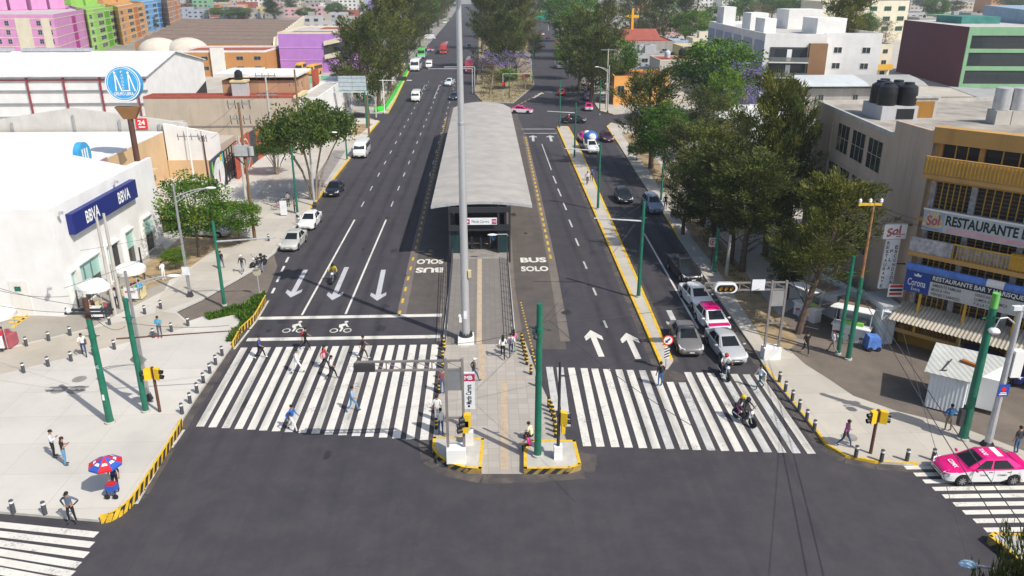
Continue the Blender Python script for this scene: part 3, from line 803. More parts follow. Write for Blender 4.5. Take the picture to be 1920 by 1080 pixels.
row('bol', mk_bollard, [(504, 452)], 'single dark grey bollard with white band on the pavement behind the silver sedan', None, KZ)
row('ybol', mk_ybollard, [(833, 657), (832, 650), (830, 672), (830, 689), (827, 710), (825.5, 725), (824, 737), (821, 770), (818.6, 804)], 'black bollard with yellow bands at the left edge of the central plaza', 'black yellow bollards on central plaza left edge', .012)
row('ybol', mk_ybollard, [(978, 641), (979.5, 648), (981, 654), (982.5, 661), (984, 668), (986, 676), (988, 684), (995.5, 702), (1006, 724)], 'black bollard with yellow bands in the row descending from the right railing', 'black yellow bollards below the right railing', .012)
row('ybol', mk_ybollard, [(1029, 764), (1033, 773), (1036, 781), (1038, 790), (1039.5, 800), (1040.5, 810), (1042, 820)], 'black bollard with yellow bands beside the thick green pole and right crosswalk', 'black yellow bollards beside the green pole', .012)
# ================= poles, lamps, signals, signs, wires
def green_pole(base, top, label, r=.16, z=KZ, brown=False, arm=None, plate=False):
    p = G(base[0], base[1], z); h = ZAT(p, top) - z
    t = thing('green_pole', label, 'pole', p)
    b = MB(); b.lathe([(r * 1.15, 0), (r, .5), (r * .78, h), (0, h)], n=14); b.build('pole', MATS['green'], t)
    b = MB(); b.lathe([(r * 1.5, 0), (r * 1.5, .12), (r * 1.2, .14)], n=12); b.build('footing', MATS['concrete'], t)
    b = MB(); b.lathe([(r * .95, h * .82), (r * .98, h * .82), (r * .98, h * .85), (r * .9, h * .85)], n=12)
    b.tube((-r * 2, 0, h * .84), (r * 2, 0, h * .84), .03); b.build('clamp', MATS['green'], t)
    if arm:
        q = (arm[0], arm[1]); a = G(q[0], q[1], 6.2)
        z0 = arm[2] if len(arm) > 2 else h * .8
        dx = (q[0] - PX(p + V((0, 0, z0)))[0]) * MPP(p + V((0, 0, z0)))
        b = MB(); b.tube((0, 0, z0), (dx, .1, z0 + .25), .075, .05)
        b.build('trolley_arm', MATS['galv'], t)
        b = MB(); b.path([(0, 0, z0 + 1.4), (dx * .5, .05, z0 + .15)], .015, 5); b.build('stay_wire', MATS['dark'], t)
    return t, p, h
gp1, p, h = green_pole((207, 793), 597, 'thick green pole with brown wooden extension on the left plaza', .2)
b = MB(); b.lathe([(.15, h - .1), (.15, h + 1.2), (0, h + 1.2)], n=10); b.build('extension', MATS['brown'], gp1)
b = MB()
for s in (-.25, .25): b.box(-1.1, 1.3, s - .05, s + .05, h + .35, h + .47)
for x in (-1.0, -.6, .9, 1.2): b.tube((x, -.25, h + .47), (x, -.25, h + .75), .06, .04)
b.build('crossarm', MATS['dark'], gp1)
b = MB(); b.ball((-.85, -.3, h + .6), (.16, .16, .16)); b.build('insulator', MATS['white'], gp1)
b = MB(); b.box(-.06, .06, -.215, -.19, 1.6, 1.95); b.build('paper_notice', MATS['signwhite'], gp1)
b = MB(); b.text('HG', (0, -.205, 3.7), (1, 0, 0), (0, 0, 1), .22, .2, mi=0); b.build('stencil', MATS['white'], gp1)
gp2, p, h = green_pole((274, 772), 560, 'green pole with diamond-shaped plate behind the double pedestrian signal', .17)
b = MB(); b.hexa([(-.5, .2, h * .46), (0, .2, h * .46 - .5), (0, .24, h * .46 - .5), (-.5, .24, h * .46)], [(-.01, .2, h * .46 + .5), (.5, .2, h * .46), (.5, .24, h * .46), (-.01, .24, h * .46 + .5)]); b.build('diamond_plate', MATS['steel'], gp2)
b = MB(); b.tube((-.9, 0, h * .66), (6.6, .6, h * .66 + .2), .05, .03); b.build('span_arm', MATS['brown'], gp2)
green_pole((421, 573), 415, 'green pole rising from the planter grass, holding a thin arm', .14, arm=(516, 452, 5.3))
green_pole((558, 400), 277, 'green pole by the parked bicycles on the left pavement', .13)
green_pole((651, 300), 255, 'short-looking green pole at the kerb behind the white green van', .12)
green_pole((693, 238), 160, 'green pole beside the back of the blank road sign', .12)
green_pole((741, 150), 78, 'tall green pole at the start of the bright green fence', .12)
green_pole((762, 128), 92, 'green pole in the shade beyond the bright green fence', .12)
g3, p, h = green_pole((1008, 855), 569, 'thick pale-topped green pole on the right traffic island', .19, z=IZ)
b = MB(); b.tube((-.5, 0, h * .86), (.6, .1, h * .83), .05); b.box(-.35, -.2, -.3, .3, h * .82, h * .84); b.ball((-.2, -.2, h * .8), .12); b.build('cable_bracket', MATS['dark'], g3)
green_pole((1197, 557), 379, 'green pole on the narrow median above the white turn arrow', .15, arm=(1113, 425, 6.4))
green_pole((1121, 392), 267, 'green pole on the median strip behind two strolling pedestrians', .14, arm=(1058, 294, 6.6))
green_pole((1077, 295), 193, 'green pole near the far part of the median strip', .13, arm=(1026, 218, 6.4))
green_pole((1049, 240), 150, 'green pole on the far tip of the median strip', .13)
green_pole((1239, 377), 306, 'green pole at the right kerb beside the blue-grey SUV', .13)
green_pole((1179, 292), 268, 'half-hidden green pole at the right kerb under the dark trees', .12)
green_pole((1339, 512), 430, 'green pole among the tree trunks by the no-turn sign', .15)
green_pole((1571, 664), 480, 'slimmer left pole of the green pair before the food stands', .14)
gt, p, h = green_pole((1590, 674), 520, 'stouter right pole of the green pair carrying a rusty extension', .17)
b = MB(); hh = ZAT(p, 378) - KZ; b.lathe([(.1, h - .2), (.1, h + .2), (.07, hh), (0, hh)], n=8); b.build('rusty_extension', mat('rust', (.30, .15, .06), .85, .4, 3), gt)
b = MB(); b.box(-1.0, .5, -.06, .06, hh - .25, hh - .1); b.build('crossarm', MATS['kerbyellow'], gt)
for x in (-.9, -.25, .45):
    b = MB(); b.lathe([(.05, hh - .1), (.11, hh + .0), (.05, hh + .05), (.11, hh + .1), (.03, hh + .2)], (x, 0, 0), 8); b.build('insulator', MATS['white'], gt)
g5, p, h = green_pole((1805, 823), 550, 'thickest green pole with bright green top beside the white kiosk', .24)
b = MB(); b.lathe([(.195, h - 1.7), (.19, h + .01), (0, h + .01)], n=14); b.build('bright_top', mat('lime', (.16, .5, .1), .5), g5)
b = MB(); b.box(-.5, -.26, -.15, .15, .9, 1.9); b.build('meter_box', MATS['dark'], g5)
green_pole((955, 186), 118, 'green pole on dry grass at the park median tip', .12); green_pole((999, 158), 92, 'green pole at the kerb of the dry park median', .12)
green_pole((1124, 215), 150, 'green pole at the side street corner beside the leaning lamp', .12)
def truss_lamp(base, top, tipx, label, m='steel', z=KZ, armdrop=.6):
    p = G(base[0], base[1], z); h = ZAT(p, top) - z
    t = thing('street_lamp', label, 'street lamp', p)
    b = MB(); b.lathe([(.14, 0), (.11, h * .5), (.08, h), (0, h)], n=10); b.build('pole', MATS[m], t)
    b = MB(); b.hexa([(-.22, -.22, 0), (.22, -.22, 0), (.22, .22, 0), (-.22, .22, 0)], [(-.12, -.12, .5), (.12, -.12, .5), (.12, .12, .5), (-.12, .12, .5)]); b.build('base', MATS['dark'], t)
    k = MPP(p + V((0, 0, h))); dx = (tipx - PX(p + V((0, 0, h)))[0]) * k
    up = [(dx * f, 0, h - armdrop - .35 * (1 - f) ** 2 + .35 * math.sin(f * 1.57) - .1) for f in (0, .25, .5, .75, 1)]
    lo = [(x, y, z - .42 * (1 - f)) for (x, y, z), f in zip(up, (0, .25, .5, .75, 1))]
    b = MB(); b.path(up, .04); b.path(lo, .035)
    for i in range(1, 4):
        for f in (0, .5):
            a = V(up[i]).lerp(V(up[i - 1]), f); c = V(lo[i]).lerp(V(lo[i - 1]), f); b.tube(a, c, .022, n=5)
    b.build('truss_arm', MATS['galv'], t)
    b = MB(); b.ball((up[-1][0] + (.3 if dx > 0 else -.3), 0, up[-1][2] + .02), (.42, .16, .1)); b.build('lamp_head', MATS['white'], t)
    return t
truss_lamp((279, 750), 508, 313, 'grey lamp post with curved truss arm between plaza signal and green pole')
tl = truss_lamp((357, 556), 345, 386, 'grey truss-armed lamp post standing in front of the leafy green tree')
b = MB(); b.box(-.3, .3, -.16, -.13, 1.9, 2.6); b.build('notice_board', MATS['signwhite'], tl)
truss_lamp((590, 386), 243, 620, 'grey truss-armed lamp post hidden in the umbrella-shaped tree', 'galv')
truss_lamp((706, 225), 173, 690, 'silver lamp post leaning arm over the blank road sign', 'galv')
truss_lamp((1139, 212), 122, 1122, 'grey double-armed lamp post at the right side street corner', 'galv')
def pole_simple(name, base, top, r, m, label, cat='pole', z=KZ, n=10):
    p = G(base[0], base[1], z); h = ZAT(p, top) - z
    t = thing(name, label, cat, p)
    b = MB(); b.lathe([(r * 1.2, 0), (r, h * .3), (r * .75, h), (0, h)], n=n); b.build('pole', MATS[m], t)
    return t, p, h
def pedsignal(base, top, label, z=KZ, heads=(-1, 1), plinth=False):
    p = G(base[0], base[1], z); h = max(2.3, ZAT(p, top) - z)
    t = thing('pedestrian_signal', label, 'traffic light', p)
    z0 = 0
    if plinth:
        b = MB(); b.box(-.22, .22, -.22, .22, 0, .75); b.build('plinth', MATS['white'], t); z0 = .75
    b = MB(); b.lathe([(.09, z0), (.085, h), (0, h)], n=10); b.build('pole', MATS['brown'] if not plinth else MATS['dark'], t)
    for s in heads:
        b = MB(); b.hexa([(s * .09, -.16, h - .75), (s * .42, -.3, h - .75), (s * .42, .02, h - .75), (s * .09, .16, h - .75)], [(s * .09, -.16, h - .05), (s * .42, -.3, h - .05), (s * .42, .02, h - .05), (s * .09, .16, h - .05)])
        hd = b.build('signal_head', MATS['yellow'], t)
        for zz in (h - .57, h - .25):
            b = MB(); b.smooth = True
            c = V((s * .42, -.14, zz)); b.tube(c, c + V((s * .2, -.03, -.03)), .12, .13, 10, caps=False); b.tube(c, c + V((s * .02, 0, 0)), .11, .11, 10)
            v = b.build('visor', MATS['black']); v.parent = hd; KIDS.setdefault(hd.name, []).append(v)
    return t
pedsignal((300, 772), 688, 'yellow double-headed pedestrian signal on brown post, left plaza')
pedsignal((1632, 850), 768, 'yellow double-headed pedestrian signal on the right corner pavement')
pr = pedsignal((1046, 858), 770, 'pedestrian signal and tall dark post on white plinth, right island', IZ, (1,), True)
b = MB(); p = G(1046, 858, IZ); h = ZAT(p, 678) - IZ; b.tube((0, 0, 2), (0, 0, h), .08, .07); b.tube((0, 0, h - .8), (.35, 0, h - .8), .05)
b.box(.14, .34, -.2, .1, 1.55, 2.15, 1); b.build('upper_post', [MATS['dark'], MATS['yellow']], pr)
# gantries with truss arm, panel and signal
def gantry(base, tops, tip, label, plinth_w, head, z=KZ, legw=1.0, yaw=0):
    p = G(base[0], base[1], z); t = thing('signal_gantry', label, 'traffic light', p)
    h = ZAT(p, tops) - z
    b = MB(); b.box(-plinth_w / 2, plinth_w / 2, -.4, .4, 0, .8); b.build('plinth', MATS['white'], t)
    for s in (-1, 1):
        b = MB(); b.box(s * legw / 2 - .07, s * legw / 2 + .07, -.07, .07, .8, h); b.build('leg', mat('gantry_grey', (.22, .20, .19), .5), t)
    k = MPP(p + V((0, 0, h - .3))); dx = (tip - PX(p + V((0, 0, h - .3)))[0]) * k
    s = 1 if dx > 0 else -1
    b = MB(); x0, x1 = -s * legw / 2, dx
    for zz in (h - .62, h - .12):
        b.box(min(x0, x1), max(x0, x1), -.05, .05, zz - .05, zz + .05)
    n = max(3, int(abs(x1 - x0) / .75))
    for i in range(n + 1):
        x = x0 + (x1 - x0) * i / n; b.box(x - .03, x + .03, -.03, .03, h - .57, h - .17)
        if i < n:
            xa = x0 + (x1 - x0) * (i + 1) / n; b.tube((x, 0, h - .57), (xa, 0, h - .17), .02, n=5)
    b.build('truss_arm', MATS['gantry_grey'], t)
    b = MB(); b.box(-legw / 2 + .075, legw / 2 - .075, -.04, .04, h - 1.8, h - .7); b.build('back_panel', MATS['steel'], t)
    b = MB(); b.box(-legw / 2 + .07, legw / 2 - .07, -.04, .04, 2.5, 2.6); b.build('cross_brace', MATS['gantry_grey'], t)
    return t, p, h, dx
ga, p, h, dx = gantry((856, 862), 672, 668, 'grey truss gantry with dark signal reaching over the left crosswalk', 1.0, 0, IZ, .85)
b = MB(); b.box(dx - .1, dx + .95, -.15, .15, h - .62, h - .22); hd = b.build('signal_head', MATS['dark'], ga)
for k in range(3):
    b = MB(); b.tube((dx + .1 + .32 * k, .15, h - .42), (dx + .1 + .32 * k, .38, h - .44), .12, .13, 10); v = b.build('visor', MATS['black']); v.parent = hd; KIDS.setdefault(hd.name, []).append(v)
for dz, sx in ((2.2, .62), (1.85, .5)):
    b = MB(); b.box(sx - .18, sx + .18, -.32, 0, dz - .05, dz + .65); b.tube((sx - .15, -.3, dz + .4), (sx - .4, -.4, dz + .38), .13, .14, 10, 1); b.tube((sx - .15, -.3, dz + .12), (sx - .4, -.4, dz + .1), .13, .14, 10, 1); b.build('side_signal', [MATS['yellow'], MATS['black']], ga)
gb, p, h, dx = gantry((1444, 670), 526, 1320, 'grey truss gantry with triple amber signal over the waiting cars', 1.15, 0, KZ, .95)
b = MB(); b.smooth = True; q = []
for i in range(24):
    a = 6.2832 * i / 24; q.append((dx + 1.35 + .42 * (1 if math.cos(a) > 0 else -1) * (abs(math.cos(a)) > 1e-6) + .33 * math.cos(a), -.12, h - .4 + .33 * math.sin(a)))
b.smooth = False; b.loft([[(x, -.3, z) for x, y, z in q], [(x, .12, z) for x, y, z in q]]); hd = b.build('signal_surround', MATS['white'], gb)
b = MB(); b.loft([[(dx + 1.35 + (x - dx - 1.35) * .82, -.312, h - .4 + (z - h + .4) * .75) for x, y, z in q], [(dx + 1.35 + (x - dx - 1.35) * .82, -.303, h - .4 + (z - h + .4) * .75) for x, y, z in q]]); v = b.build('signal_face', MATS['black']); v.parent = hd
for k in range(3):
    b = MB(); c = (dx + 1.0 + .35 * k, -.315, h - .4); b.tube(c, (c[0], -.45, h - .4), .15, .15, 12, caps=False); b.tube((c[0], -.318, h - .4), (c[0], -.33, h - .4), .14, .14, 12, 1); v = b.build('lens', [MATS['black'], mat('amber', (.75, .36, .03), .4)]); v.parent = hd
b = MB(); b.box(dx + 3.1, dx + 3.95, -.14, -.08, h - .62, h + .12); b.build('street_sign', MATS['signwhite'], gb)
# far gantries
for bs, tp, tip, lb in (((775, 210), 204, 0, ''),):
    pass
f1 = thing('signal_gantry', 'white post with dark signal reaching over far left lanes by the green fence', 'traffic light', G(721, 212, KZ)); 
b = MB(); b.tube((0, 0, 0), (0, 0, 6.4), .12, .09); b.build('post', MATS['white'], f1); b = MB(); b.tube((-2, 0, 6.2), (5.6, 0, 6.2), .07); b.build('arm', MATS['white'], f1); b = MB(); b.box(2.6, 4.6, -.2, .2, 6.2, 6.9); b.build('signal_head', MATS['dark'], f1)
f2 = thing('signal_gantry', 'galvanised portal frame over the bus lane behind the station roof', 'traffic light', G(886, 175, .1))
b = MB(); b.tube((0, 0, 0), (0, 0, 5.6), .11); b.tube((.5, 3, 0), (.5, 3, 5.6), .11); b.build('post', MATS['galv'], f2); b = MB(); b.tube((0, 0, 5.5), (-10, 0, 5.5), .09); b.tube((.5, 3, 5.6), (-9, 3, 5.6), .09); b.build('arm', MATS['galv'], f2); b = MB(); b.box(-9.5, -6.5, 2.8, 3.1, 5, 5.7); b.build('signal_head', MATS['dark'], f2)
f3 = thing('traffic_light', 'grey mast-arm traffic light showing red at the park median tip', 'traffic light', G(943, 182, .15))
b = MB(); b.tube((0, 0, 0), (0, 0, 5.0), .09); b.tube((0, 0, 5), (6.2, 0, 5), .07); b.build('mast_arm', MATS['galv'], f3)
mat('redlamp', (.7, .02, .02), .4)
b = MB(); b.box(-.25, .25, -.3, 0, 1.8, 2.8, 0); b.tube((0, -.31, 2.9), (0, -.2, 2.9), .35, .35, 12, 1); b.build('low_signal', [MATS['dark'], MATS['redlamp']], f3)
b = MB(); b.box(4.3, 6.0, -.2, .1, 4.3, 4.9, 0); b.tube((4.6, -.22, 4.6), (4.6, -.2, 4.6), .28, .28, 12, 1); b.build('high_signal', [MATS['dark'], MATS['redlamp']], f3)
# blank back of a road sign at left kerb
rs = thing('road_sign', 'back of a large blank grey road sign on a green frame over the left kerb', 'sign', G(688, 240, KZ))
b = MB(); b.tube((0, 0, 0), (0, 0, 6.4), .14); b.build('post', MATS['green'], rs)
b = MB(); b.box(-6.6, .5, -.12, .12, 6.1, 6.35); b.build('beam', mat('palegreen', (.45, .55, .5), .5), rs)
for k in range(2):
    b = MB(); b.box(-4.4 + 2.4 * k, -2.05 + 2.4 * k, -.1, -.05, 6.4, 8.9)
    for j in range(4): b.box(-4.4 + 2.4 * k, -2.05 + 2.4 * k, -.16, -.1, 6.5 + .7 * j, 6.58 + .7 * j)
    b.build('sign_panel', mat('signback', (.40, .47, .50), .5), rs)
# station totem
tp_ = G(881, 832, IZ)
tt = thing('station_totem', 'narrow white station totem with magenta emblem block on the left island', 'sign', tp_)
b = MB(); b.box(-.24, .2, -.2, .2, 0, .8); b.build('base', MATS['offwhite'], tt)
zb, zt = ZAT(tp_, 766) - IZ, ZAT(tp_, 698) - IZ
b = MB(); b.box(-.05, .05, -.05, .05, .8, zb); b.build('stem', MATS['galv'], tt)
b = MB(); b.box(-.33, .33, -.06, .06, zb, zt); pn = b.build('panel', MATS['signwhite'], tt)
b = MB(); b.box(-.334, .334, -.066, -.05, zt - .5, zt - .08, 0); b.text('MB', (0, -.068, zt - .29), (1, 0, 0), (0, 0, 1), .24, .42, mi=1, bold=.03); l = b.build('emblem', [MATS['magenta'], MATS['white']]); l.parent = pn
b = MB(); b.text('Martín Carrera', (0, -.068, (zb + zt) / 2 - .2), (0, 0, 1), (-1, 0, 0), .3, zt - zb - 1.0, mi=0, bold=.02); b.box(-.06, .06, -.068, -.05, zb + .12, zb + .24); l = b.build('lettering', [MATS['black']]); l.parent = pn
# keep-left sign on the median nose
ks = thing('road_sign', 'round white red-rimmed arrow sign over striped marker on the median nose', 'sign', G(1248, 690, KZ))
b = MB(); b.tube((0, 0, 0), (0, 0, 2.1), .04); b.build('post', MATS['galv'], ks)
b = MB(); b.lathe([(.36, 0), (.36, .03)], (0, -.08, 2.05), 24, 0, 'y'); b.lathe([(.28, -.004), (.28, 0)], (0, -.081, 2.05), 24, 1, 'y')
b.add([(x, -.09, 2.05 + z) for x, z in ((-.17, -.17), (.05, -.17), (-.02, -.1), (.17, .09), (.09, .17), (-.1, -.02), (-.17, .05))], [tuple(range(7))], 2)
b.build('disc', [MATS['redlamp'], MATS['white'], MATS['black']], ks)
b = MB(); b.box(-.17, .17, -.06, -.03, .72, 1.55, 0)
for k in range(4):
    z = .74 + .2 * k; b.add([(-.17, -.064, z), (.17, -.064, z + .16), (.17, -.064, z + .26), (-.17, -.064, z + .1)], [(0, 1, 2, 3)], 1)
b.build('stripe_plate', [MATS['white'], MATS['black']], ks)
ns = thing('road_sign', 'small white no-turn sign with red ring by the right kerb trees', 'sign', G(1333, 497, KZ))
b = MB(); b.tube((0, 0, 0), (0, 0, 2.6), .035); b.build('post', MATS['dark'], ns)
b = MB(); b.box(-.38, .38, -.07, -.04, 1.75, 2.6, 0)
for k in range(24):
    a, e = k * .2618, (k + 1) * .2618
    b.add([(.32 * math.cos(a), -.075, 2.2 + .32 * math.sin(a)), (.32 * math.cos(e), -.075, 2.2 + .32 * math.sin(e)), (.24 * math.cos(e), -.075, 2.2 + .24 * math.sin(e)), (.24 * math.cos(a), -.075, 2.2 + .24 * math.sin(a))], [(0, 3, 2, 1)], 1)
b.add([(-.24, -.077, 2.0), (-.18, -.077, 1.97), (.24, -.077, 2.4), (.18, -.077, 2.43)], [(0, 1, 2, 3)], 1)
b.add([(x, -.073, 2.2 + z) for x, z in ((-.08, -.18), (.0, -.18), (.0, .02), (.1, .02), (-.04, .16), (-.17, .02), (-.08, .02))], [tuple(range(7))], 2)
b.build('plate', [MATS['white'], MATS['redlamp'], MATS['black']], ns)
# round faded sign on planter
fs_ = thing('road_sign', 'faded round sign on thin post above the planter grass', 'sign', G(487, 553, KZ))
b = MB(); b.tube((0, 0, 0), (0, 0, 2.2), .035); b.build('post', MATS['galv'], fs_); b = MB(); b.lathe([(.34, 0), (.34, .03)], (0, -.06, 2.0), 20, 0, 'y'); b.build('disc', mat('faded', (.45, .42, .32), .7), fs_)
# green highway sign far right
hs = thing('road_sign', 'small green highway sign far along the right road', 'sign', G(1028, 58, KZ))
b = MB(); b.tube((0, 0, 0), (0, 0, 7), .2); b.build('post', MATS['galv'], hs); b = MB(); b.box(-6.5, 2.5, -.2, 0, 6, 10.5, 0); b.build('panel', mat('signgreen', (.01, .32, .19), .5), hs)
b = MB(); b.box(-6.2, -1.5, -.24, -.2, 9.3, 10.1); b.build('legend_bar', MATS['white'], hs)
# utility poles
def utility(base, top, label, m='wood', arms=(), tr=None, r=.15):
    t, p, h = pole_simple('utility_pole', base, top, r, m, label, 'utility pole')
    for dz, w_ in arms:
        b = MB(); b.box(-w_, w_, -.06, .06, h - dz, h - dz + .12)
        for k in range(4):
            x = -w_ + .1 + (2 * w_ - .2) * k / 3
            b.tube((x, 0, h - dz + .12), (x, 0, h - dz + .42), .05, .03, 6, 1)
            b.tube((x, 0, h - dz), (x + .05, 0, h - dz - .4), .04, .05, 6, 1)
        b.build('crossarm', [MATS['steel'], MATS['dark']], t)
    if tr:
        b = MB(); b.box(-1.0, .9, -.25, .25, h - tr - .5, h - tr - .38); b.tube((-.9, 0, h - tr - .45), (0, 0, h - tr - 1.4), .06); b.build('bracket', MATS['dark'], t)
        b = MB(); b.box(-.85, .35, -.35, .35, h - tr - .38, h - tr + .6); b.lathe([(.25, h - tr - .38), (.25, h - tr + .45), (0, h - tr + .5)], (.65, 0, 0), 10)
        for k in range(3): b.tube((-.6 + .35 * k, 0, h - tr + .6), (-.6 + .35 * k, 0, h - tr + .9), .05, .03)
        b.build('transformer', MATS['galv'], t)
    return t
utility((478, 450), 192, 'leaning-looking wooden utility pole with white transformer on the left pavement', 'wood', ((.2, 1.1), (1.6, 1.0)), 4.6)
utility((517, 325), 140, 'pale concrete utility pole with crossarms before the beige wall', 'concrete', ((.2, 1.3), (2.6, 1.3)))
utility((567, 290), 130, 'wooden utility pole beside the white tower at the red gate', 'wood', ((2, 1.0),))
utility((366, 352), 238, 'white concrete pole carrying three drooping cables before the white facade', 'offwhite', ((1.2, 1.3),))
utility((393, 352), 255, 'dark thin utility pole with crossbar before the peach band', 'brown', ((.3, .5),), r=.12)
utility((463, 388), 255, 'slim pale concrete pole before the red mural wall', 'concrete', ())
utility((692, 252), 178, 'dark wooden pole beside the blank road sign posts', 'wood', ())
utility((1136, 205), 92, 'tall pale concrete utility pole with pigeons-like insulators at side street', 'concrete', ((.2, 1.5),))
utility((228, 579), 400, 'right one of the two bare concrete poles before the bank door', 'concrete', (), r=.13)
utility((216, 590), 408, 'left one of the two bare concrete poles before the bank door', 'concrete', (), r=.13)
utility((1362, 515), 440, 'grey concrete pole in the shade of the right casuarinas', 'concrete', ())
bp = thing('phone_post', 'short black post with blue and red payphone near the bank', 'payphone', G(271, 524, KZ))
b = MB(); b.tube((0, 0, 0), (0, 0, 2.9), .1, .07); b.build('post', MATS['black'], bp); b = MB(); b.box(-.42, -.12, -.2, .2, 1.0, 1.7, 0); b.box(-.4, -.14, -.21, -.2, 1.02, 1.3, 1); b.build('phone_box', [mat('phoneblue', (.2, .45, .6), .5), MATS['redlamp']], bp)
# CCTV / lamp column at right
lc, p, h = pole_simple('lamp_column', (1851, 836), 580, .17, 'galv', 'grey column with side lamp, flood lamps and white box by the near taxi', 'street lamp')
b = MB(); b.hexa([(-.3, -.3, 0), (.3, -.3, 0), (.3, .3, 0), (-.3, .3, 0)], [(-.18, -.18, .3), (.18, -.18, .3), (.18, .18, .3), (-.18, .18, .3)]); b.build('base', MATS['dark'], lc)
b = MB(); b.path([(0, 0, h - .9), (-.6, 0, h - .45), (-1.0, 0, h - .5), (-1.15, 0, h - 1.0)], .04); b.build('lamp_arm', MATS['galv'], lc); b = MB(); b.ball((-1.15, 0, h - 1.2), (.3, .3, .17)); b.build('lamp_head', MATS['white'], lc)
b = MB()
for s in (-1, 1): b.box(s * .25 - .22, s * .25 + .22, -.15, .1, h - .02, h + .2)
b.build('flood_lamps', MATS['signwhite'], lc)
b = MB(); b.box(.18, .72, -.2, .25, 4.3, 5.8); b.build('cabinet', MATS['white'], lc)
b = MB(); b.box(-.28, .3, -.2, -.17, 3.2, 3.9, 0); b.lathe([(.13, -.005), (.13, 0)], (0, -.2, 3.62), 14, 1, 'y'); b.box(-.2, .22, -.204, -.2, 3.28, 3.34, 2); b.box(-.16, .18, -.204, -.2, 3.38, 3.43, 2); b.build('blue_sign', [MATS['blue'], MATS['redlamp'], MATS['white']], lc)
sp = thing('street_lamp', 'pale blue oval lamp head on long cable-stayed arm at the lower right corner', 'street lamp', G(1815, 1058, 10.5) + V((3.4, -.6, -10.5)))
q = G(1815, 1058, 10.5) - sp.location; b = MB(); b.tube((0, 0, 0), (0, 0, 10.3), .12, .1); b.build('pole', MATS['galv'], sp); b = MB(); b.tube((0, 0, 10.2), q, .035); b.build('lamp_arm', MATS['galv'], sp); b = MB(); b.ball(q, (.24, .15, .08), 12, 8); b.build('lamp_head', mat('lampblue', (.35, .5, .62), .4), sp)
# overhead wires (each span a cable hung between two points)
def wire(a, c, sag, label, r=.018, n=12):
    b = MB(); a, c = V(a), V(c)
    b.path([a.lerp(c, i / n) - V((0, 0, sag * 4 * (i / n) * (1 - i / n))) for i in range(n + 1)], r, 4)
    o = b.build('overhead_wire', MATS['wirem'], None); tag(o, label, 'cable', 'overhead wires')
mat('wirem', (.06, .06, .065), .6)
for i, (a, c, s) in enumerate([((1608, 540, 6.3), (1935, 1085, 6.5), .2), ((1616, 540, 6.3), (1990, 1085, 6.6), .25), ((1690, 610, 6.6), (1830, 1100, 6.8), .1)]):
    wire(G(*a), G(*c), s, 'dark overhead wire crossing above the right corner and its taxi', .02 if i < 2 else .012)
for a, c, s in [((1030, 600, 7), (845, 645, 5.9), .3), ((1030, 600, 7), (1190, 420, 6.7), .4), ((1030, 605, 7), (1470, 528, 5.2), .5), ((1030, 600, 7), (1300, 800, 6.6), .3)]:
    wire(G(*a), G(*c), s, 'thin wire strung from the thick green pole of the right island', .014)
for a, c, s in [((172, 575, 7.2), (-60, 520, 7), .3), ((172, 585, 7.2), (-60, 560, 7), .3), ((172, 590, 7), (235, 612, 6), .5), ((236, 605, 6), (430, 610, 5), .2), ((0, 545, 7), (130, 555, 7), .2), ((150, 470, 6), (440, 400, 6.5), .3), ((120, 540, 6), (440, 410, 6.5), .3)]:
    wire(G(*a), G(*c), s, 'thin sagging wire in front of the white bank facade', .014)
for a, c, s in [((447, 195, 11), (535, 145, 12), .5), ((440, 195, 11), (365, 245, 9), .5), ((455, 195, 11), (395, 260, 8), .4), ((1632, 378, 9.5), (1760, 420, 9), .2), ((1632, 385, 9.3), (1760, 432, 9), .2), ((1626, 380, 9.5), (1480, 330, 9.5), .3)]:
    wire(G(*a), G(*c), s, 'power line strung from a crossarm of a roadside utility pole', .016)
# ================= buildings on the left
def plaster(name, c, s=.35, **k): return mat(name, c, .85, .07, .45, streak=s, **k)
plaster('wallwhite', (.76, .75, .73), .08); plaster('beige', (.50, .43, .34), .3); plaster('peach', (.60, .42, .24), .12); plaster('lilac', (.43, .20, .55), .12)
plaster('pink', (.62, .27, .50), .15); plaster('limegreen', (.30, .58, .10), .12); plaster('aptorange', (.70, .34, .09), .15); plaster('aptblue', (.13, .37, .68), .15); plaster('brickorange', (.47, .20, .09), .2)
plaster('cream', (.66, .60, .46), .2); plaster('palegrey', (.48, .48, .49), .3); plaster('ochrebrick', (.50, .24, .08), .25)
slabmat('brickwall', (.46, .27, .16), (2.8, .9), .05, .15, 1.15, stain=.35); slabmat('greyblock', (.36, .34, .31), (.8, .4), .03, .1, .85, stain=.45)
mat('roofslab', (.50, .48, .44), .9, .18, .35, streak=0); mat('roofold', (.33, .30, .26), .95, .3, .5, bump=.3)
corr('white_sheet', (.74, .74, .73), 0, .6, rough=.55); corr('brown_sheet', (.21, .15, .115), 0, .9, .35, .9, rustc=(.33, .24, .18)); corr('grey_sheet', (.44, .46, .47), 0, .35, .15)
def px4(z, *p): return [(q.x, q.y) for q in (G(x, y, z) for x, y in p)]
def rect(x0, x1, y0, y1): return [(x0, y0), (x1, y0), (x1, y1), (x0, y1)]
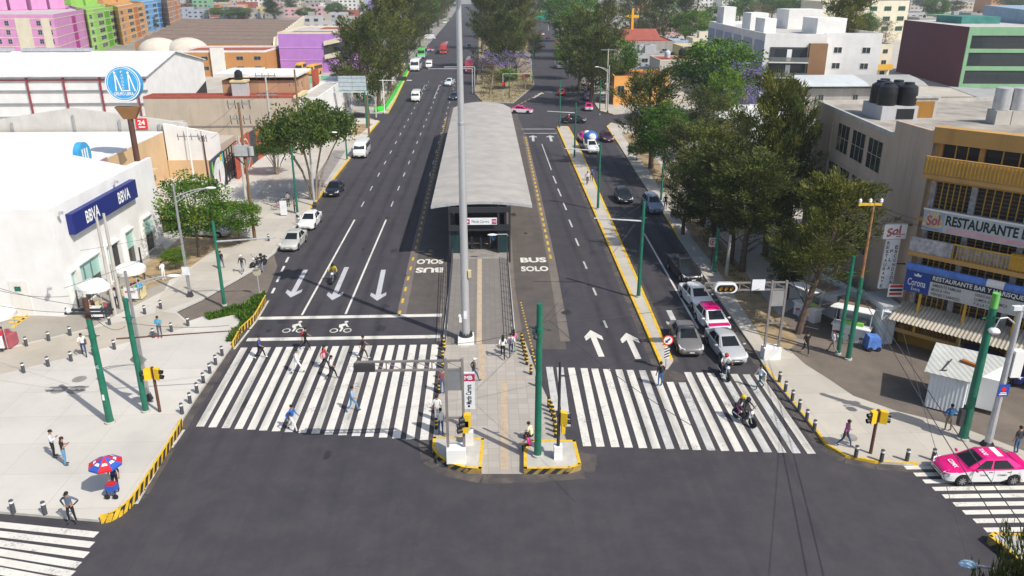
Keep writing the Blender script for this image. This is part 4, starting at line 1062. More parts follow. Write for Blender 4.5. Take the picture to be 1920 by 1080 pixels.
def parapet(b, P, z, h, t, mi=None):
    """low wall just inside the outline P"""
    P = [V((p[0], p[1])) for p in P]
    A = sum(a.x * c.y - c.x * a.y for a, c in zip(P, P[1:] + P[:1]))
    if A < 0: P = P[::-1]
    n = len(P); q = []
    for i in range(n):
        d1 = (P[i] - P[i - 1]).normalized(); d2 = (P[(i + 1) % n] - P[i]).normalized()
        n1, n2 = V((-d1.y, d1.x)), V((-d2.y, d2.x)); m = (n1 + n2); m = m / max(.3, m.dot(n1)); q.append(P[i] + m * t)
    for i in range(n):
        j = (i + 1) % n; r = [P[i], P[j], q[j], q[i]]
        b.hexa([(p.x, p.y, z) for p in r], [(p.x, p.y, z + h) for p in r], mi)
def bld(name, label, foot, h, wall, roof='roofslab', par=.6, z0=0, cat='building', group=None, band=None, parm=None):
    c = sum((V((p[0], p[1], 0)) for p in foot), V((0, 0, 0))) / len(foot)
    t = thing(name, label, cat, (c.x, c.y, z0), 0, group)
    b = MB(); b.prism(foot, z0, z0 + h, 0, 0); b.build('wall', MATS[wall], t, world=True)
    b = MB(); P = [V((p[0], p[1])) for p in foot]; cc = V((c.x, c.y))
    b.poly([(p.x, p.y, z0 + h + .01) for p in ([cc + (q - cc) * .985 for q in P] if sum(a.x * e.y - e.x * a.y for a, e in zip(P, P[1:] + P[:1])) > 0 else [cc + (q - cc) * .985 for q in P][::-1])])
    b.build('roof', MATS[roof], t, world=True)
    if par:
        b = MB(); parapet(b, foot, z0 + h + .012, par, .22); b.build('parapet', MATS[parm or wall], t, world=True)
    if band:
        for zz, m in band:
            b = MB(); P = list(foot); A = sum(a[0] * e[1] - e[0] * a[1] for a, e in zip(P, P[1:] + P[:1])); P = P if A > 0 else P[::-1]
            for a, e in zip(P, P[1:] + P[:1]): b.wbox(a, e, -.06, (V(e[:2]) - V(a[:2])).length + .06, zz, zz + .22, 0, .06)
            b.build('cornice_band', MATS[m], t, world=True)
    return t
def mk_tank():
    t = thing('water_tank', 'black plastic water tank', 'water tank')
    b = MB(); b.lathe([(.55, 0), (.6, .1), (.58, .3), (.6, .34), (.58, .6), (.6, .64), (.58, .9), (.55, 1.15), (.3, 1.32), (.3, 1.42), (0, 1.44)], n=16); b.build('body', MATS['tank'], t); return t
def tank(p, label, s=1, m=None, group=None): return place('tank', mk_tank, p, 0, label, group, {'tank': MATS[m]} if m else None, s)
mat('tankblue', (.03, .14, .5), .4); mat('tankcream', (.6, .5, .35), .6)
# --- bank
bk = thing('bank', 'white single-storey corner bank with long dark blue sign and flat white roof', 'bank', (-31.8, 57.5, 0))
F0, F1 = (-31.85, 57.5), (-31.65, 76.2)
foot = [F0, F1, (-33.2, 76.2), (-33.4, 73.2), (-53, 88.7), (-85, 112), (-85, 57.5)]
b = MB(); b.prism(foot, 0, 8.1); b.build('wall', MATS['wallwhite'], bk, world=True)
b = MB(); b.poly([(p[0], p[1], 8.11) for p in [(-32.2, 57.9), (-32.1, 73.4), (-52.8, 88.3), (-84.8, 111.6), (-84.8, 57.9)]]); b.build('roof', mat('whiteroof', (.77, .765, .75), .7, .05, .25, streak=.1), bk, world=True)
b = MB(); b.prism([F0, F1, (-32.0, 76.2), (-32.2, 57.85), (-85, 57.85), (-85, 57.5)], 8.1, 8.5); b.build('parapet', MATS['wallwhite'], bk, world=True)
b = MB(); b.prism([(-32.2, 57.9), (-32.1, 73.4), (-32.25, 73.4), (-32.35, 58.05), (-84, 58.05), (-84, 57.9)], 8.12, 8.3); b.build('roof_flashing', MATS['brown'], bk, world=True)
def afor(px, z):
    uu = (V(F1) - V(F0)).normalized(); lo, hi = 0, 18
    for _ in range(30):
        m = (lo + hi) / 2; q = V(F0) + uu * m
        if PX((q.x + .5, q.y, z))[0] < px: lo = m
        else: hi = m
    return lo
A0, A1 = afor(139, 6.6), afor(257, 6.6); q_ = V(F0) + (V(F1) - V(F0)).normalized() * A0; SZ0, SZ1 = ZAT((q_.x + .5, q_.y), 440), ZAT((q_.x + .5, q_.y), 402)
b = MB(); b.wbox(F0, F1, A0, A1, SZ0, SZ1, .0, .5); sg = b.build('fascia_sign', mat('navy', (.012, .022, .16), .45, .03), bk, world=True)
b = MB(); u = V((F1[0] - F0[0], F1[1] - F0[1], 0)).normalized(); nx = V((u.y, -u.x, 0))
for a in (A0 + .27 * (A1 - A0), A0 + .77 * (A1 - A0)):
    b = MB(); b.text('BBVA', V((F0[0], F0[1], (SZ0 + SZ1) / 2)) + u * a + nx * .506, u, (0, 0, 1), 1.0, 2.3, bold=.025)
    l = b.build('lettering', MATS['white']); l.parent = sg; l.location = -bk.location
for a0, a1, z0, z1, part in ((.6, 1.5, .0, 3.3, 'window'), (2.0, 5.6, .0, 3.4, 'window'), (6.6, 7.4, 0, 3.4, 'window'), (7.5, 9.2, 0, 3.3, 'doorway'), (10.3, 12.2, .1, 3.5, 'window'), (14.2, 16.4, .1, 3.6, 'window')):
    b = MB()
    b.wbox(F0, F1, a0, a1, z0 + .15, z1, 0, .01, 1 if part == 'window' else 2)
    if part == 'window':
        b.wbox(F0, F1, a0 + .05, a1 - .05, z0 + (z1 - z0) * .52, z1 - .03, .012, .03, 3)
        b.wbox(F0, F1, a0, a1, z0 + .15, z0 + .25, .01, .06, 0)
    for q in (a0, a1): b.wbox(F0, F1, q - .1, q + .02, z0, z1, 0, .3, 0)
    b.wbox(F0, F1, a0 - .1, a1 + .02, z1, z1 + .12, 0, .3, 0)
    b.build(part, [MATS['wallwhite'], glassmat('bankglass', (.06, .065, .06), 1, .1) if 'bankglass' not in MATS else MATS['bankglass'], MATS['dark'], MATS['greenglass']], bk, world=True)
b = MB(); b.wbox((-85, 57.5), F0, 49.0, 50.4, .15, 3.0, 0, .05); dr = b.build('side_door', MATS['offwhite'], bk, world=True)
b = MB(); b.wbox((-85, 57.5), F0, 49.4, 49.85, 2.2, 2.55, .052, .09); b.build('exit_sign', MATS['green'], bk, world=True)
b = MB(); b.tube((-38.0, 57.35, 0), (-38.0, 57.35, 6.0), .12); b.tube((-38, 57.35, 6), (-45, 57.35, 6), .1); b.build('drain_pipe', MATS['palegrey'], bk, world=True)
for q in ((-36, 57.3, 7.3), (-31.7, 58.6, 8.1), (-31.6, 68.0, 8.2), (-33, 57.3, 2.6)):
    b = MB(); b.tube(q, V(q) + V((.25, -.3, -.05)), .04); b.box(q[0] + .15, q[0] + .4, q[1] - .5, q[1] - .25, q[2] - .15, q[2] + .05); b.build('security_camera', MATS['galv'], bk, world=True)
# --- peach shop with flat roof behind bank
sh = bld('shop', 'peach-walled shop with flat pale roof between white bank and grey gable wall', [(-41, 80), (-41, 103.6), (-72, 103.6), (-72, 90), (-58, 80)], 6.1, 'peach', 'whiteroof', .12, parm='offwhite')
b = MB(); b.text('MARIA', (-40.93, 95.2, 3.6), (0, 1, 0), (0, 0, 1), 1.3, 6.2, bold=.03); b.v = [(x + .0, y, z) for x, y, z in b.v]; b.build('lettering', MATS['redlamp'], sh, world=True)
b = MB(); b.box(-41, -40.2, 92, 98.6, 2.1, 2.6); b.build('ledge', MATS['peach'], sh, world=True)
b = MB(); b.wbox((-41, 80), (-41, 103.6), 4.8, 7.2, 3.3, 6.3, .0, .12, 0)
for k in range(4): b.wbox((-41, 80), (-41, 103.6), 5.0 + .5 * k, 5.35 + .5 * k, 3.6 + .4 * (k % 2), 5.9 - .5 * (k % 3), .12, .14, 1 + k % 2)
b.build('mural_panel', [mat('muralmauve', (.35, .22, .24), .8), mat('muralblue', (.05, .2, .5), .7), mat('muralred', (.4, .1, .12), .7)], sh, world=True)
ds = thing('shop_sign', 'small round blue sign peeking over the bank roof edge', 'sign', (-41.3, 82.8, 6.2))
b = MB(); b.lathe([(1.35, -.3), (1.35, .3)], (0, 0, 1.2), 24, 0, 'x'); b.build('drum', mat('signblue', (.05, .33, .62), .45), ds)
b = MB()
for k in (-.5, 0, .5): b.box(.31, .33, k - .12, k + .12, .5, 1.9)
b.build('emblem', MATS['white'], ds)
# --- grey gable wall building with 24 sign and white front
b = MB(); gw = thing('storefront', 'grey gabled rear wall with red 24 sign beside a white front with peach base', 'building', (-50, 106, 0))
P = [(-80, 0), (-38.2, 0), (-38.2, 7.1), (-41.5, 7.6), (-52.2, 9.1), (-64, 7.4), (-80, 6.6)]
b.loft([[(x, 104.2, z) for x, z in P][::-1], [(x, 104.9, z) for x, z in P][::-1]]); b.build('gable_wall', mat('gablegrey', (.52, .50, .46), .9, .1, .5, streak=.2), gw, world=True)
for x in (-72, -66, -60, -52.2, -46.5, -41.6):
    b = MB(); b.box(x - .12, x + .12, 104.0, 104.19, 6.2, 8.3 - abs(x + 52) * .12); b.build('pilaster', MATS['steel'], gw, world=True)
b = MB(); b.box(-44.4, -43.0, 104.05, 104.15, 6.5, 7.8, 0); s24 = b.build('red_sign', [MATS['redlamp']], gw, world=True)
b = MB(); b.text('24', (-43.7, 104.04, 7.3), (1, 0, 0), (0, 0, 1), .6, .9, bold=.03); b.box(-44.1, -43.3, 104.02, 104.04, 6.65, 6.8); l = b.build('lettering', MATS['white']); l.parent = s24; l.location = -gw.location
b = MB(); b.box(-41.2, -38.9, 104.06, 104.15, 6.2, 7.1, 0)
for k in range(5): b.box(-41 + .42 * k, -40.75 + .42 * k, 104.03, 104.06, 6.3, 6.95 - .1 * (k % 2), 1)
b.build('graffiti', [MATS['gablegrey'], MATS['muralred']], gw, world=True)
b = MB(); b.prism(rect(-40.9, -34.1, 103.7, 104.1), 0, [7.2, 5.9, 5.9, 7.2]); b.build('front_wall', MATS['wallwhite'], gw, world=True)
b = MB(); b.box(-40.95, -34.05, 103.58, 103.7, 0, 2.5); b.build('base_band', MATS['peach'], gw, world=True)
for x in (-38.4, -36.2):
    b = MB(); b.box(x - .05, x + .05, 103.6, 103.7, 2.55, 6.3); b.build('panel_joint', MATS['palegrey'], gw, world=True)
b = MB(); b.box(-40.8, -34.2, 104.1, 111, 0, 4.4); b.build('rear_wing', MATS['beige'], gw, world=True)
b = MB(); b.poly([(-80, 104.9, 6.3), (-41, 104.9, 6.3), (-41, 112, 6.3), (-80, 112, 6.3)]); b.build('roof', MATS['roofslab'], gw, world=True)
# --- disc sign
dsp = (-37.9, 87.6)
dt = thing('pylon_sign', 'tall brown pole topped by a big round blue disc with white lettering', 'sign', (dsp[0], dsp[1], 0))
zb, zt_ = ZAT(dsp, 205), ZAT(dsp, 157)
b = MB(); b.lathe([(.32, 0), (.3, zb - .5), (0, zb - .5)], n=12); b.build('pole', MATS['brown'], dt)
b = MB(); b.hexa([(-.6, -.3, zb - 1.0), (.6, -.3, zb - 1.0), (.6, .3, zb - 1.0), (-.6, .3, zb - 1.0)], [(-1.3, -.45, zb + .3), (1.3, -.45, zb + .3), (1.3, .45, zb + .3), (-1.3, .45, zb + .3)]); b.build('bracket', mat('bracketbrown', (.26, .13, .05), .7), dt)
rd = 1.82; dr = obj('sign_disc', MB().build('x', MATS['signblue'], data_only=True), dt)
b = MB(); b.lathe([(rd, -.4), (rd, .4)], (0, 0, 0), 40, 0, 'y'); b.smooth = False
for i in range(40):
    a, e = i * .15708, (i + 1) * .15708
    for r0, r1, y in ((rd * .93, rd * .985, -.415), (rd * .84, rd * .865, -.415)):
        b.add([(r0 * math.cos(a), y, r0 * math.sin(a)), (r0 * math.cos(e), y, r0 * math.sin(e)), (r1 * math.cos(e), y, r1 * math.sin(e)), (r1 * math.cos(a), y, r1 * math.sin(a))], [(0, 1, 2, 3)], 1)
def barx(x0, z0, x1, z1, w): 
    d = V((x1 - x0, z1 - z0)).normalized(); n = V((-d.y, d.x)) * w / 2
    b.add([(x0 - n.x, -.42, z0 - n.y), (x1 - n.x, -.42, z1 - n.y), (x1 + n.x, -.42, z1 + n.y), (x0 + n.x, -.42, z0 + n.y)], [(0, 1, 2, 3) if True else ()], 1)
for s in (-1, 1):
    cx = s * .68
    barx(cx - .05, -.75, cx - .05, .95, .13); barx(cx + .02, .95, cx + .52, -.75, .13)
    b.add([(cx - .05 + .13 * math.cos(t * .785), -.42, 1.12 + .13 * math.sin(t * .785)) for t in range(8)], [tuple(range(8))], 1)
barx(-.16, -.7, .63, -.7, .1)
for i, ch in enumerate('FAMOSO'): b.text(ch, (.0, -.42, 1.2 - .33 * i), (1, 0, 0), (0, 0, 1), .24, .22, mi=1)
b.text('GRUPO LIBRA', (0, -.42, -1.02), (1, 0, 0), (0, 0, 1), .34, 2.0, mi=1, bold=.02)
b.mi = 0
dr.data = b.build('x', [MATS['signblue'], MATS['white']], data_only=True); dr.data.name = 'sign_disc'
dr.location = (0, 0, zt_); dr.rotation_euler = (R(-6), 0, R(2))
# --- white warehouse
wh = thing('warehouse', 'big white warehouse with shallow white roof and thin red columns along its front', 'warehouse', (-75, 150, 0))
b = MB(); prof = [(137, 0), (137, 9.6), (151, 12.3), (166, 9.6), (166, 0)]
b.loft([[(-55.6, y, z) for y, z in prof], [(-125, y, z) for y, z in prof]]); b.build('wall', MATS['wallwhite'], wh, world=True)
b = MB()
for s in (0, 1):
    (ya, za_), (yb, zb_) = ((136.4, 9.55), (151, 12.36)) if s == 0 else ((151, 12.36), (166.5, 9.55))
    b.hexa([(-125, ya, za_), (-55.2, ya, za_), (-55.2, yb, zb_), (-125, yb, zb_)], [(-125, ya, za_ + .15), (-55.2, ya, za_ + .15), (-55.2, yb, zb_ + .15), (-125, yb, zb_ + .15)])
b.build('roof', MATS['white_sheet'], wh, world=True)
for k in range(10):
    x = -57.2 - 5.9 * k
    b = MB(); b.box(x - .12, x + .12, 136.65, 136.9, 0, 9.4); b.build('column', mat('colred', (.26, .05, .06), .6), wh, world=True)
for z in (3.0, 5.2, 7.3, 9.0):
    b = MB(); b.box(-120, -55.6, 136.75, 136.98, z - .1, z + .1); b.build('girt', MATS['steel'] if z < 8.5 else MATS['colred'], wh, world=True)
for k in range(2):
    b = MB(); b.box(-96 + 14 * k, -84 + 14 * k, 150.2, 151.8, 12.5, 13.0); b.build('ridge_vent', MATS['galv'], wh, world=True)
b = MB(); b.add([(-55.55, 157, 0), (-55.55, 165.8, 0), (-55.55, 165.8, 5.6), (-55.55, 157, 3.5)], [(0, 1, 2, 3)]); b.build('dark_opening', MATS['black'], wh, world=True)
# --- beige blank wall
bg = bld('warehouse', 'long beige blank-walled block with reddish roof edge behind the vacant lot', rect(-52.5, -29.2, 127, 131), 7.2, 'beige', 'redroof', .35, parm='redroof')
b = MB(); b.box(-52.55, -29.15, 126.9, 126.99, 2.9, 3.05); b.build('joint_line', MATS['concdark'], bg, world=True)
tb = thing('tank_tower', 'square pale grey rooftop box with cream cap under a black tank', 'roof structure', (-38.3, 130, 7.2)); b = MB(); b.box(-1.1, 1.1, -1, 1, 0, 2.2); b.build('box', MATS['palegrey'], tb); b = MB(); b.box(-1.25, 1.25, -1.15, 1.15, 2.2, 2.5); b.build('cap', mat('caprow', (.66, .55, .3), .8), tb)
tank((-38.4, 130, 9.71), 'black water tank standing on the pale grey rooftop box', 1.05)
wt = bld('gatehouse', 'narrow white building with cream sloped cap beside the red gate', [(-29.1, 128), (-25.9, 128), (-25.9, 149), (-29.1, 149)], 7.0, 'wallwhite', 'roofslab', .2)
b = MB(); b.box(-29.4, -28.6, 126.6, 134, 7.23, 7.6); b.build('cap', MATS['caprow'], wt, world=True)
# --- brick building behind
bb = bld('warehouse', 'brick-panelled building with white roof canopy behind the beige block', rect(-41.6, -30, 131.6, 142), 9.3, 'brickwall', 'redroof', .1)
b = MB(); b.box(-42.5, -37, 130.9, 141, 9.95, 10.5); b.build('canopy', MATS['offwhite'], bb, world=True)
b = MB(); b.box(-36.9, -29.5, 131, 142.2, 9.95, 10.25); b.build('eave', MATS['offwhite'], bb, world=True)
b = MB(); b.box(-29.95, -25.8, 150, 160, 0, 7.0); b.build('white_wing', MATS['wallwhite'], bb, world=True)
wins(bb, (-25.8, 150), (-25.8, 160), 1, 7, 3, 2, .5, .4)
# --- fences and murals along the left pavement
def mural(name, label, a, c, h, m, extra=None, cat='wall'):
    a, c = G(*a, KZ), G(*c, KZ); t = thing(name, label, cat, (a.x, a.y, KZ))
    L = (c - a).length; b = MB(); b.wbox(a, c, 0, L, KZ, KZ + h, -.25, 0); b.build('wall', MATS[m], t, world=True)
    if extra: extra(t, a, c, L, h)
    return t
mat('muralwhite', (.78, .77, .75), .7); mat('brickred', (.46, .10, .05), .8, .12, 1); mat('cyan', (.08, .5, .6), .7); mat('teal', (.02, .3, .27), .7); mat('muralgreen', (.25, .6, .1), .7); mat('muralyellow', (.75, .5, .05), .7)
mat('nightblue', (.05, .07, .10), .8, .3, 1)
def ell(b, a, c, s, z, rx, rz, d, mi, n=20):
    u = (V(c) - V(a)); u.z = 0; u.normalize(); nn = V((u.y, -u.x, 0)); o = V((a[0], a[1], 0)) + u * s + nn * d
    b.add([o + u * (rx * math.cos(6.2832 * i / n)) + V((0, 0, z + rz * math.sin(6.2832 * i / n))) for i in range(n)], [tuple(range(n))], mi)
def ex1(t, a, c, L, h):
    b = MB(); ell(b, a, c, L * .5, h * .48, L * .42, h * .5, .02, 0); b.build('painted_oval', MATS['muralwhite'], t, world=True)
    b = MB(); ell(b, a, c, L * .9, h * .85, L * .1, h * .15, .025, 0); ell(b, a, c, L * .75, h * .9, L * .1, h * .1, .03, 1); ell(b, a, c, L * .5, h * .45, L * .05, h * .2, .03, 2); ell(b, a, c, L * .06, h * .8, L * .06, h * .2, .025, 3); b.build('painted_shapes', [MATS['cyan'], MATS['muralyellow'], MATS['muralred'], MATS['muralgreen']], t, world=True)
mural('mural_wall', 'wall with a large white oval mural edged in bright colours', (404, 368), (426, 344), 4.2, 'nightblue', ex1)
t = thing('gate', 'black iron grid gate between white oval mural and red mural wall', 'gate', G(427, 345, KZ)); a, c = G(427, 345, KZ), G(449, 322, KZ); L = (c - a).length
b = MB()
for i in range(6): b.wbox(a, c, L * i / 5 - .06, L * i / 5 + .06, KZ, KZ + 4.2, -.06, .06)
for z in (.2, 1.4, 2.8, 4.1): b.wbox(a, c, .06, L - .06, KZ + z, KZ + z + .1, -.04, .04)
b.build('grid', MATS['black'], t, world=True)
def ex2(t, a, c, L, h):
    b = MB(); ell(b, a, c, L * .62, h * .5, L * .3, h * .46, .02, 0); b.build('painted_ring', MATS['offwhite'], t, world=True)
    b = MB(); ell(b, a, c, L * .62, h * .5, L * .26, h * .42, .03, 0)
    for k in range(4): ell(b, a, c, L * (.72 if k < 3 else .5), h * (.25 + .17 * k), L * .07, h * .08, .035, 1)
    b.build('painted_emblem', [MATS['brickred'], MATS['teal']], t, world=True)
mural('mural_wall', 'brick-red wall painted with tall oval ring emblem', (449, 336), (474, 309), 4.6, 'brickred', ex2)
mural('gate', 'dark closed door panel in the brick-red wall', (474, 309), (485, 300), 4.4, 'dark', None, 'gate')
mural('mural_wall', 'red wall painted with cyan figure by the umbrella-shaped tree', (485, 300), (535, 268), 4.2, 'brickred', lambda t, a, c, L, h: (lambda b: (ell(b, a, c, L * .2, h * .7, L * .07, h * .2, .02, 0), ell(b, a, c, L * .25, h * .3, L * .09, h * .25, .02, 0), ell(b, a, c, L * .6, h * .6, L * .1, h * .3, .02, 1), b.build('painted_figure', [MATS['cyan'], MATS['teal']], t, world=True)))(MB()))
def ex3(t, a, c, L, h):
    b = MB(); r2 = random.Random(3)
    for k in range(26):
        s = L * (.3 + .68 * r2.random()); z = h * (.2 + .6 * r2.random()); w2 = L * .025
        b.wbox(a, c, s - w2, s + w2, KZ + z - h * .16, KZ + z + h * .14, .01, .02 + .001 * k, 0)
    ell(b, a, c, L * .12, h * .6, L * .06, h * .35, .03, 1); ell(b, a, c, L * .18, h * .25, L * .05, h * .15, .03, 2)
    b.build('painted_pattern', [mat('tealbright', (.08, .38, .34), .7), MATS['muralblue'], MATS['muralred']], t, world=True)
    b = MB(); b.wbox(a, c, -.2, L, KZ + h, KZ + h + .25, -.3, .05); b.build('coping', MATS['cream'], t, world=True)
mural('mural_wall', 'long dark wall painted with teal zigzag pattern leading to the school', (610, 206), (668, 160), 3.8, 'nightblue', ex3)
t = thing('gate', 'tall brick-red steel gate frame with half-open leaf by the dark mural', 'gate', G(600, 205, KZ)); a, c = G(592, 210, KZ), G(606, 203, KZ)
b = MB(); b.wbox(a, c, 0, 3.2, KZ + 4.2, KZ + 8.0, -.2, .2); b.wbox(a, c, 1.2, 3.2, KZ, KZ + 4.2, -.2, .2); b.wbox(a, c, 0, .3, KZ, KZ + 4.2, -.2, .2); b.build('frame', MATS['brickred'], t, world=True)
b = MB(); b.wbox(a, c, 3.3, 4.2, KZ, KZ + 6.5, -.3, .3); b.build('cream_post', MATS['cream'], t, world=True)
# --- purple school
sc_ = bld('school', 'purple three-storey school with open stairwell beside the schoolyard', rect(-57, -33.3, 234, 270), 10.6, 'lilac', 'roofslab', .5, parm='cream')
b = MB(); b.box(-44.5, -37.5, 233.8, 233.99, 3.9, 8.4); b.build('stair_opening', MATS['dark'], sc_, world=True)
for (z0, z1) in ((8.0, 9.8), (4.3, 6.0)):
    b = MB(); b.hexa([(-44.4, 233.3, z0 - .5), (-40, 233.3, z0 + .4), (-40, 233.75, z0 + .4), (-44.4, 233.75, z0 - .5)], [(-44.4, 233.3, z0 + .7), (-40, 233.3, z0 + 1.7), (-40, 233.75, z0 + 1.7), (-44.4, 233.75, z0 + .7)]); b.build('stair_parapet', MATS['cream'], sc_, world=True)
for z in (3.5, 6.9):
    b = MB(); b.box(-57.05, -33.25, 233.9, 233.99, z, z + .2); b.build('wall_band', mat('lilaclight', (.55, .34, .66), .8), sc_, world=True)
for (x0, x1, y0, y1) in ((-55, -44, 236, 246), (-50, -36, 258, 268)):
    b = MB(); b.box(x0, x1, y0, y1, 10.62, 10.7); b.build('red_roof_area', MATS['redroof'], sc_, world=True)
# --- orange brick building with red roof, dome, brown hall
ob = bld('building', 'orange brick building with white-edged red roof left of the school', [(-82, 225), (-58.5, 225), (-58.0, 243), (-82, 243)], 6.4, 'ochrebrick', 'redroof', .5, parm='offwhite')
wins(ob, (-82, 225), (-58.5, 225), 1, 6.2, 5, 2, .4, .4)
b = MB(); b.box(-73, -69.5, 224.2, 225, 0, 7.6); b.build('white_tower', MATS['offwhite'], ob, world=True)
dm = thing('vaulted_hall', 'pale double-domed vault roof in front of the brown sheds', 'building', (-94, 246, 0))
DC = G(324, 96, 4.2)
b = MB(); b.box(DC.x - 9.5, DC.x + 9.5, DC.y - 5, DC.y + 6, 0, 4.2); b.build('base', MATS['concdark'], dm, world=True)
b = MB(); b.smooth = True
for cx in (-4.3, 4.3): b.ball((DC.x + cx, DC.y + 1, 4.0), (6.4, 5.6, 4.2), 20, 12)
b.build('dome', mat('vaultcream', (.60, .55, .46), .85, .08, .6, streak=.15), dm, world=True)
hl = thing('market_hall', 'very long brown corrugated shed roof with saw-tooth clerestory end', 'building', (-95, 320, 0))
HP = px4(5.5, (252, 80), (505, 84), (565, 37), (345, 35)); b = MB(); b.prism(HP, 0, 5.5, 1, 0); b.build('roof', [MATS['brown_sheet'], MATS['ochrebrick']], hl, world=True)
ha, hc = V(HP[1]), V(HP[2])
b = MB()
for k in range(1, 8):
    p, q = V(HP[0]).lerp(V(HP[3]), k / 8), ha.lerp(hc, k / 8); b.hexa([(p.x, p.y, 5.5), (q.x, q.y, 5.5), (q.x, q.y + 2, 5.5), (p.x, p.y + 2, 5.5)], [(p.x, p.y, 5.6), (q.x, q.y, 5.6), (q.x, q.y + 1.8, 6.3), (p.x, p.y + 1.8, 6.3)])
b.build('ridge', MATS['brown_sheet'], hl, world=True)
for k in range(14):
    p = ha.lerp(hc, (k + .3) / 14); b = MB(); b.hexa([(p.x + .3, p.y, 3), (p.x + .9, p.y, 3), (p.x + .9, p.y + 3, 3), (p.x + .3, p.y + 3, 3)], [(p.x + .3, p.y + 4, 7.4), (p.x + .9, p.y + 4, 7.4), (p.x + .9, p.y + 7, 7.4), (p.x + .3, p.y + 7, 7.4)]); b.build('truss_rib', MATS['cream'], hl, world=True)
# --- coloured apartment blocks
def apt(label, foot, h, wall, faces, bandm='cream', group=None, wing=True):
    t = bld('apartment_block', label, foot, h, wall, 'roofslab', .9, band=[(2.7 * k, bandm) for k in range(1, int(h / 2.7) + 1)], cat='apartment block')
    for (a, c, n) in faces: wins(t, a, c, .4, h - .3, n, int(h / 2.7), .42, .55, [MATS['palegrey'], MATS['glass']], 1, 1)
    return t
A = px4(14, (-60, 33), (100, 33), (160, 22), (130, 14), (-60, 14))
tp = apt('pink five-storey apartment block nearest the white warehouse', A, 14, 'pink', [(A[0], A[1], 8)])
u = V(A[2]) - V(A[1]); 
b = MB(); b.wbox(A[1], A[2], u.length * .5, u.length * .62, 1, 13.6, -.02, .03); b.build('stair_slot', mat('magdeep', (.42, .03, .22), .8), tp, world=True)
b = MB(); b.wbox(A[0], A[1], 14, 18.5, 0, 13.9, .0, .1); b.build('cream_pilaster', MATS['cream'], tp, world=True); b = MB(); b.wbox(A[0], A[1], 22, 24.5, 0, 13.9, .0, .1); b.build('cream_pilaster', MATS['cream'], tp, world=True)
def apt2(label, pa, pb, pc, wall, deep, depth, n=1):
    a, m, c = px4(14, pa, pb, pc); d = V(c) - V(m); back = V((-.55, .83)) * depth
    foot = [a, m, c, (c[0] + back.x, c[1] + back.y), (a[0] + back.x, a[1] + back.y)]
    t = apt(label, foot, 14, wall, [(a, m, n), (m, c, 2)], 'cream')
    b = MB(); L = d.length; b.wbox(m, c, L * .42, L * .62, .5, 13.5, -.02, .05); b.build('stair_slot', MATS[deep], t, world=True)
    return t
mat('greendeep', (.12, .36, .01), .8); mat('orangedeep', (.5, .16, .02), .8); mat('bluedeep', (.03, .15, .4), .8)
apt2('lime green apartment block between the pink and orange blocks', (162, 23), (174, 22), (219, 15), 'limegreen', 'greendeep', 22)
apt2('orange apartment block between the green and blue blocks', (221, 17), (232, 14.5), (270, 8), 'aptorange', 'orangedeep', 26)
apt2('sky blue apartment block with dark cypress in front', (266, 7), (280, 5), (312, 1), 'aptblue', 'bluedeep', 30)
apt2('brick orange apartment tower beyond the blue block', (313, 3), (318, 2), (337, -2), 'brickorange', 'orangedeep', 30)
def aptback(label, x0, x1, y, wall):
    P = px4(14, (x0, y), (x1, y - 2)); P += [(P[1][0] - 10, P[1][1] + 26), (P[0][0] - 10, P[0][1] + 26)]
    t = bld('apartment_block', label, P, 14, wall, 'roofslab', .3, cat='apartment block')
    L = (V(P[1]) - V(P[0])).length
    for k in range(2):
        b = MB(); b.wbox(P[0], P[1], L * (.04 + .5 * k), L * (.46 + .5 * k), 14.4, 19.5, -4, 0); b.build('roof_screen', MATS[wall], t, world=True)
    for k in range(4):
        b = MB(); b.wbox(P[0], P[1], L * (.1 + .25 * k), L * (.16 + .25 * k), 12.4, 13.8, 0, .06); b.build('window', MATS['glass'], t, world=True)
aptback('pink apartment block in second row with tall roof screens', -20, 55, 22, 'pink'); aptback('pink apartment block in second row nearer the green roof screens', 58, 126, 20, 'pink')
aptback('lime green apartment block in the second row behind the pink ones', 132, 186, 14, 'limegreen'); aptback('orange apartment block in the second row at the top edge', 192, 246, 7, 'aptorange')
# ================= buildings on the right
plaster('concbrown', (.52, .40, .31), .4); plaster('ochre', (.50, .29, .095), .3); plaster('ochredark', (.34, .17, .035), .3); plaster('greywhite', (.46, .47, .5), .45); plaster('maroon', (.085, .014, .032), .12); plaster('mint', (.22, .42, .24), .15)
plaster('bluegrey', (.36, .41, .50), .2); plaster('aptbrown', (.27, .15, .075), .15); plaster('yellowhouse', (.66, .56, .26), .2); plaster('graywall', (.26, .22, .205), .2)
mat('goldmetal', (.62, .36, .04), .5, .12, 3); mat('paleblue', (.55, .66, .70), .6)
rb = thing('restaurant_building', 'brown concrete and ochre restaurant building with balconies and long banner signs', 'building', (31.5, 55, 0))
Q2 = (29.3, 50.9); H2 = ZAT(Q2, 247); H1 = H2 - 1.2
_q = G(1533, 195, H1); Q0 = (_q.x, _q.y); _q = G(1681, 226, H2); Q1 = (_q.x, _q.y)
LF = 24.0; u = V((.70, -.714, 0)); nn = V((u.y, -u.x, 0)); Q3 = (Q2[0] + u.x * LF, Q2[1] + u.y * LF); o2 = V((Q2[0], Q2[1], 0))
BK0, BK1 = (Q0[0] + 20, Q0[1] + 2), (Q1[0] + 20, Q1[1] + 1)
def fpt(a, z, d): return o2 + u * a + nn * d + V((0, 0, z))
b = MB(); b.prism([Q0, Q1, BK1, BK0], 0, H1); b.build('wall', MATS['concbrown'], rb, world=True)
